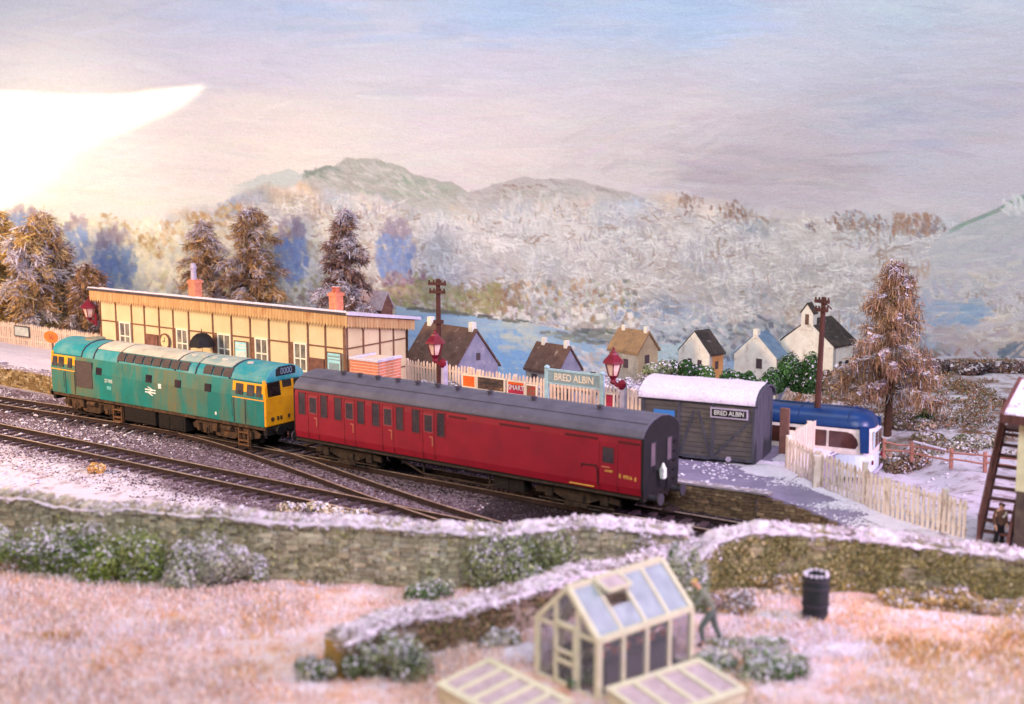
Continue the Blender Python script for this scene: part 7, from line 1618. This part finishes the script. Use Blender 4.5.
    vt = m.build('vent', M['ghwood'], root); g = MB(); g.add([(hx0, hinge.y, hinge.z), (hx1, hinge.y, hinge.z), (hx1, end.y, end.z), (hx0, end.y, end.z), (hx0, hinge.y, hinge.z+.015), (hx1, hinge.y, hinge.z+.015), (hx1, end.y, end.z+.015), (hx0, end.y, end.z+.015)], [(0, 1, 2, 3), (7, 6, 5, 4), (0, 4, 5, 1), (1, 5, 6, 2), (2, 6, 7, 3), (3, 7, 4, 0)]); g.build('pane', M['frosted'], vt)
    f = MB(); f.box(0, L, 0, Wd, -.1, .02); f.build('floor', M['sleeper'], root)
    # benches and pots inside
    bt = thing('potting_bench', p0+u*(L*.55)+v*(Wd*.5)+Vector((0, 0, .02)), 'dark bench of plants inside the greenhouse', 'bench', rz)
    b = MB(); b.box(-L*.38, L*.38, -Wd*.36, -Wd*.1, .62, .68); b.box(-L*.38, L*.38, Wd*.12, Wd*.36, .62, .68); b.build('top', M['sleeper'], bt)
    for sx in (-L*.36, L*.36):
        for y in (-Wd*.3, Wd*.3): b = MB(); b.box(sx-.04, sx+.04, y-.04, y+.04, 0, .62); b.build('leg', M['sleeper'], bt)
    b = MB(); b.box(-L*.37, L*.37, -Wd*.35, -Wd*.3, .1, .6); b.build('front_board', M['darkopen'], bt)
    rg = random.Random(2)
    for i in range(6):
        x = -L*.34+i*L*.135; q = p0+u*(L*.55+x)+v*(Wd*.5-Wd*.22)+Vector((0, 0, .705)); pt = thing('potted_plant', q, ['red flowered plant nearest the greenhouse door', 'second red flowered plant from the greenhouse door', 'third red flowered plant from the greenhouse door', 'fourth red flowered plant from the greenhouse door', 'fifth red flowered plant from the greenhouse door', 'red flowered plant at the back end of the greenhouse bench'][i], 'plant', group='potted plants inside the greenhouse')
        b = MB(); b.lathe([(.07, 0), (.1, .16)], 9); b.build('pot', M['brick'], pt)
        rn = np.random.default_rng(i); c = rn.normal(0, .09, (120, 3))+np.array([0, 0, .4]); d = unit(rn.normal(0, 1, (120, 3))); e = unit(np.cross(d, rn.normal(0, 1, (120, 3)))); V, F = quads(c, d*.05, e*.03); k = np.where(rn.random((120, 1)) < .45, np.array([[190, 30, 50]]), np.array([[56, 84, 44]]))*rn.uniform(.8, 1.1, (120, 1)); np_mesh('foliage', V, F, k, M['leaf'], pt)
greenhouse()

def cold_frame(a, b, c, label, nb, front):
    a, b, c = Vector(a), Vector(b), Vector(c); u = (b-a); L = u.length; u.normalize(); rz = math.atan2(u.y, u.x); v = Vector((-math.sin(rz), math.cos(rz), 0)); Wd = abs((c-b).dot(v)); sg = 1 if (c-b).dot(v) > 0 else -1
    z0 = float(ground_z(a.x, a.y)); root = thing('cold_frame', (a.x, a.y, z0), label, 'cold frame', rz, 'cold frames beside the greenhouse'); h = a.z-z0
    hl = h-.22                                # low edge towards the viewer
    y0, y1 = (0, Wd) if sg > 0 else (-Wd, 0)
    hz = lambda y: (h+(hl-h)*abs(y)/Wd) if front else h
    B = MB()
    for (xa, xb, ya, yb) in ((0, .06, y0, y1), (L-.06, L, y0, y1), (.06, L-.06, y0, y0+.06), (.06, L-.06, y1-.06, y1)):
        vs = [(x, y, -.1) for x, y in ((xa, ya), (xb, ya), (xb, yb), (xa, yb))]+[(x, y, hz(y)-.06) for x, y in ((xa, ya), (xb, ya), (xb, yb), (xa, yb))]
        B.add(vs, [(0, 3, 2, 1), (4, 5, 6, 7), (0, 1, 5, 4), (1, 2, 6, 5), (2, 3, 7, 6), (3, 0, 4, 7)])
    B.build('box', M['paleboard'], root)
    lid = MB()
    def plank(xa, xb, ya, yb, t=.07, o=0.):
        vs = [(x, y, hz(y)+o) for x, y in ((xa, ya), (xb, ya), (xb, yb), (xa, yb))]+[(x, y, hz(y)+t+o) for x, y in ((xa, ya), (xb, ya), (xb, yb), (xa, yb))]
        return vs, [(0, 3, 2, 1), (4, 5, 6, 7), (0, 1, 5, 4), (1, 2, 6, 5), (2, 3, 7, 6), (3, 0, 4, 7)]
    e = .05
    for q in ((-e, L+e, y0-e, y0+.12), (-e, L+e, y1-.12, y1+e)): lid.add(*plank(*q))
    for i in range(nb+1):
        x = -e+(L+2*e-.13)*i/nb; lid.add(*plank(x, x+.13, y0+.12, y1-.12))
    ld = lid.build('lid', M['ghwood'], root)
    for i in range(nb):
        x = -e+(L+2*e-.13)*i/nb+.13; x2 = -e+(L+2*e-.13)*(i+1)/nb; g = MB(); g.add(*plank(x, x2, y0+.12, y1-.12, .015, .012)); g.build('pane', M['frosted'], ld)
cold_frame(P(430, 672, 1.95), P(490, 661, 1.95), P(555, 695, 1.95)+Vector((.3, -.45, 0)), 'cold frame at the bottom edge left of the greenhouse door', 1, False) if False else None
q0, q1, q2 = P(490, 661, 1.95), P(556, 695, 1.95), P(430, 672, 1.95); q1 = q1+(q1-q0).normalized()*.5
cold_frame(q0, q1, q1+(q2-q0), 'pale wooden cold frame left of the greenhouse door', 5, True)
q0, q1, q2 = P(698, 661, 1.95), P(608, 690, 1.95), P(742, 683, 1.95)
cold_frame(q0, q1, q1+(q2-q0), 'pale wooden cold frame right of the greenhouse', 4, True)

def barrel():
    p = P(815, 615, 1.12); sc = p.y/FPX; r = 13.5*sc; h = 1.28; p.z = float(ground_z(p.x, p.y))-.03
    root = thing('water_barrel', p, 'dark wooden water barrel standing in the snowy field', 'barrel')
    b = MB(); b.lathe([(r*.84, 0), (r*.96, .25), (r*1.02, .6), (r, .95), (r*.92, h), (r*.8, h), (r*.78, h-.12)], 18); b.build('staves', M['barrel'], root)
    for z, k in ((.16, .95), (.42, 1.02), (.9, 1.04), (1.12, .99)):
        b = MB(); b.lathe([(r*k-.02, z), (r*k+.02, z), (r*k+.02, z+.06), (r*k-.02, z+.06)], 18); b.build('hoop', M['greydark'], root)
    b = MB()
    for i in range(14):
        a = i/14*2*math.pi; rr = r*.86+random.uniform(-.02, .03); b.lathe([(.04, -.03), (.055, .02), (.02, .05)], 6, (rr*math.cos(a), rr*math.sin(a), h))
    b.build('rim_snow', M['snow'], root, smooth=True)
barrel()
def snow_drifts():
    for (px_, py_, rx, ry, sd) in ((412, 640, 1.1, .55, 1), (530, 650, .75, .8, 2), (470, 632, .5, .3, 3), (770, 640, .9, .5, 4), (840, 650, 1.2, .6, 5)):
        c = P(px_, py_, 1.2); X, Y, F = grid(-1, 1, -1, 1, .06); r = np.sqrt(X**2+Y**2)+.45*(fbm(X*1.4+sd, Y*1.4, 1.2, 140+sd)-.5); x, y = c.x+X*rx, c.y+Y*ry
        Z = ground_z(x, y)+.17*np.clip(1-r, -.9, 1)+(fbm(x, y, 2.6, 150+sd)-.5)*.1
        o = np_mesh('snow_drift', np.stack([x, y, Z], 1), F, None, M['wallsnow'], smooth=True); tag(o, ['lilac snow drift inside the garden wall end', 'snow drift between the garden wall and the greenhouse door', 'small snow drift among rusty weeds inside the garden wall', 'thin snow drift between the person in the olive coat and the barrel', 'wide snow drift on the field below the barrel'][sd-1], 'snow drift', 'snow drifts in the garden and field')
snow_drifts()

# ------------------------------------------------------------------ winter grass on the field
def grass():
    n = 260000
    x = RNG.uniform(-19, 19, n); y = RNG.uniform(21, 42, n); w = np.interp(x, _wx, _wy); ok = (y < w-.15) & (np.abs(x) < y*.46+1)
    x, y = x[ok], y[ok]; n = len(x)
    iw = np.array([(p.x, p.y) for p in IW]); wy = np.interp(x, iw[:, 0], iw[:, 1], left=-99, right=-99); ok = ~((np.abs(y-wy-.3) < .55))
    ga = P(598, 702, 1.28); ok &= ~((np.abs(x-ga.x-.7) < 1.6) & (np.abs(y-ga.y-1.6) < 1.3))
    x, y = x[ok], y[ok]; n = len(x)
    pt = fbm(x, y, .42, 41); ok = RNG.random(n) < np.clip((pt-.3)*4, .25, 1); x, y, pt = x[ok], y[ok], pt[ok]; n = len(x)
    z = ground_z(x, y)
    h = RNG.uniform(.06, .2, n)*(.6+.9*pt); a = RNG.uniform(0, 6.28, n)
    d = np.stack([RNG.normal(0, .4, n), RNG.normal(0, .4, n), np.ones(n)], 1); d = unit(d)
    sd = np.stack([np.cos(a), np.sin(a), np.zeros(n)], 1)
    base = np.stack([x, y, z-.02], 1); wd = RNG.uniform(.008, .022, n)[:, None]
    V, F = quads(base+d*h[:, None]*.5, sd*wd, d*h[:, None]*.5)
    right = sstep((x-2)/3)
    pk = np.array([(228, 194, 184), (230, 202, 194), (222, 182, 168), (214, 168, 148), (228, 206, 206), (206, 172, 160)]); oc = np.array([(226, 194, 166), (230, 204, 182), (218, 180, 138), (204, 162, 110), (228, 208, 200), (200, 170, 144)])
    i = RNG.choice(6, n, p=[.26, .22, .18, .12, .14, .08]); c = np.where(RNG.random((n, 1)) < right[:, None], oc[i], pk[i])*RNG.uniform(.86, 1.1, (n, 1))
    p2 = fbm(x, y, .5, 55); och = (p2 > .6) & (RNG.random(n) < .55); c[och] = c[och]*np.array([.98, .9, .72])
    gx, gy = P(610, 650, 1.3).xy
    gard = np.exp(-(((x-P(470, 630, 1.2).x)/2.4)**2+((y-P(470, 630, 1.2).y)/1.5)**2))+.9*np.exp(-(((x-P(800, 650, 1.2).x)/2.2)**2+((y-P(800, 650, 1.2).y)/2.2)**2))+.5*np.exp(-(((x-P(740, 610, 1.1).x)/2)**2+((y-P(740, 610, 1.1).y)/1.2)**2))
    tuf = np.zeros(n)
    for (tx, ty, ra, rb) in ((965, 655, 1.5, .7), (900, 640, .8, .4), (1020, 640, 1.0, .6), (735, 606, .8, .4), (868, 596, 1.2, .35), (150, 612, .8, .25), (60, 640, .7, .25), (250, 640, .6, .25)):
        q_ = P(tx, ty, 1.2); tuf += np.exp(-(((x-q_.x)/ra)**2+((y-q_.y)/rb)**2))
    tk = RNG.random(n) < np.clip(tuf*.8, 0, .8); tp = np.array([(200, 150, 84), (184, 132, 76), (214, 170, 110), (172, 124, 86)]); c[tk] = tp[RNG.integers(4, size=tk.sum())]*RNG.uniform(.85, 1.1, (tk.sum(), 1)); gard_cut = 1-np.clip(tuf, 0, .8)
    sn = RNG.random(n) < gard_cut*np.clip((fbm(x, y, .6, 66)-.40)*2.2+.75*gard, .22, .92); c[sn] = np.array((226, 208, 218))*RNG.uniform(.9, 1.04, (sn.sum(), 1))
    tag(np_mesh('grass', V, F, c, M['leaf']), 'pinkish straw coloured winter grass dusted with snow', 'grass', kind='stuff')
grass()

# ------------------------------------------------------------------ light
w = bpy.data.worlds.new('World'); SC.world = w; w.use_nodes = True
bg = w.node_tree.nodes['Background']; bg.inputs[0].default_value = (.72, .79, .90, 1); bg.inputs[1].default_value = .36
def look(o, t): o.rotation_euler = (Vector(t)-Vector(o.location)).to_track_quat('-Z', 'Y').to_euler()
def lamp_obj(name, kind, loc, target, energy, color, **k):
    l = bpy.data.lights.new(name, kind); l.energy = energy; l.color = color
    for a, b in k.items(): setattr(l, a, b)
    o = bpy.data.objects.new(name, l); COL.objects.link(o); o.location = loc; look(o, target); return o
lamp_obj('room_light', 'AREA', (4, 52, 58), (4, 78, 4), 11500, (.84, .95, 1), shape='RECTANGLE', size=56, size_y=16)
lamp_obj('window_light', 'AREA', (-58, 44, 22), (-22, 64, 0), 13000, (1, .70, .40), shape='RECTANGLE', size=14, size_y=14, spread=R(110))
lamp_obj('front_light', 'AREA', (6, -18, 50), (2, 46, 0), 41000, (.88, .96, 1), shape='RECTANGLE', size=40, size_y=30)
lamp_obj('right_fill_light', 'AREA', (48, 24, 22), (-8, 52, 0), 5200, (.90, .66, 1), shape='RECTANGLE', size=14, size_y=12, spread=R(64))  # added violet fill tinting right-facing walls
# shaft of low sun on the painted sky: a lamp with a gobo cut to the window's outline
def sunbeam():
    c = Bp(60, 130); n = Vector((BN.x, BN.y, 0)); loc = c+n*40
    o = lamp_obj('sun_shaft', 'SPOT', loc, c, 150000, (1, .82, .42), spot_size=R(60), spot_blend=.1, shadow_soft_size=.02)
    l = o.data; l.use_nodes = True; nt = l.node_tree; N = nt.nodes; L = nt.links; em = N['Emission']
    # measured outline of the lit patch, in the lamp's own angles
    o_m = o.rotation_euler.to_matrix().inverted()
    def ang(x, y):
        q = o_m @ (Bp(x, y)-Vector(loc)); return q.x/-q.z, q.y/-q.z
    tc = N.new('ShaderNodeTexCoord'); sp = N.new('ShaderNodeSeparateXYZ'); L.new(tc.outputs['Normal'], sp.inputs[0])
    def math_(op, a, b=None, cl=False):
        m = N.new('ShaderNodeMath'); m.operation = op; m.use_clamp = cl
        for i, q in enumerate((a, b)):
            if q is None: continue
            if isinstance(q, (int, float)): m.inputs[i].default_value = q
            else: L.new(q, m.inputs[i])
        return m.outputs[0]
    az = math_('ABSOLUTE', sp.outputs['Z']); gx = math_('DIVIDE', sp.outputs['X'], az); gy = math_('DIVIDE', sp.outputs['Y'], az)
    def curve(inp, pts):
        lo, hi = pts[0][0], pts[-1][0]; ys = [p[1] for p in pts]; y0, y1 = min(ys), max(ys)
        f = N.new('ShaderNodeFloatCurve'); c = f.mapping.curves[0]
        while len(c.points) < len(pts): c.points.new(.5, .5)
        for q, p in zip(c.points, pts): q.location = ((p[0]-lo)/(hi-lo), (p[1]-y0)/(y1-y0)); q.handle_type = 'AUTO'
        f.mapping.update(); L.new(math_('DIVIDE', math_('SUBTRACT', inp, lo), hi-lo), f.inputs['Value'])
        return math_('ADD', math_('MULTIPLY', f.outputs[0], y1-y0), y0)
    up = sorted(ang(x, y) for x, y in ((-160, 96), (0, 87), (50, 90), (105, 91), (150, 86), (203, 81)))
    rt = sorted((b, a) for a, b in (ang(x, y) for x, y in ((206, 78), (203, 90), (186, 108), (150, 126), (116, 142), (98, 156), (86, 180), (66, 204), (40, 216), (-40, 226), (-160, 236))))
    ytop = curve(gx, up); xr = curve(gy, rt)
    m1 = math_('MULTIPLY', math_('SUBTRACT', ytop, gy), 75, True)
    soft = math_('ADD', math_('MULTIPLY', math_('SUBTRACT', ytop, gy), .9), .016)
    m2 = math_('DIVIDE', math_('SUBTRACT', math_('ADD', xr, .012), gx), soft, True)
    ms = math_('MULTIPLY', m1, m2)
    gl = math_('POWER', ms, 2.2)
    L.new(gl, em.inputs['Strength'])
sunbeam()
def glow():
    c = Bp(60, 165); n = Vector((BN.x, BN.y, 0)); lamp_obj('sun_glow_fill', 'SPOT', c+n*24+Vector((-3, 0, 4)), c+Vector((-3, 0, -1)), 15000, (1, .84, .46), spot_size=R(66), spot_blend=1., shadow_soft_size=2.)  # added lamp imitating bloom and scatter around the sun patch
glow()

# ------------------------------------------------------------------ camera
cam = bpy.data.cameras.new('camera'); co = bpy.data.objects.new('camera', cam); COL.objects.link(co); SC.camera = co
co.location = (0, 0, CAMH); co.rotation_euler = (math.pi/2-PIT, 0, 0); cam.sensor_width = 36; cam.lens = FPX*36/1024; cam.clip_end = 500; cam.clip_start = .5
cam.dof.use_dof = True; cam.dof.focus_distance = 66; cam.dof.aperture_fstop = .19
SC.view_settings.view_transform = 'Standard'; SC.view_settings.look = 'None'; SC.view_settings.exposure = .2; SC.view_settings.gamma = 1; SC.view_settings.use_curve_mapping = False
SC.cycles.max_bounces = 6; SC.cycles.diffuse_bounces = 3; SC.cycles.glossy_bounces = 2; SC.cycles.transmission_bounces = 4
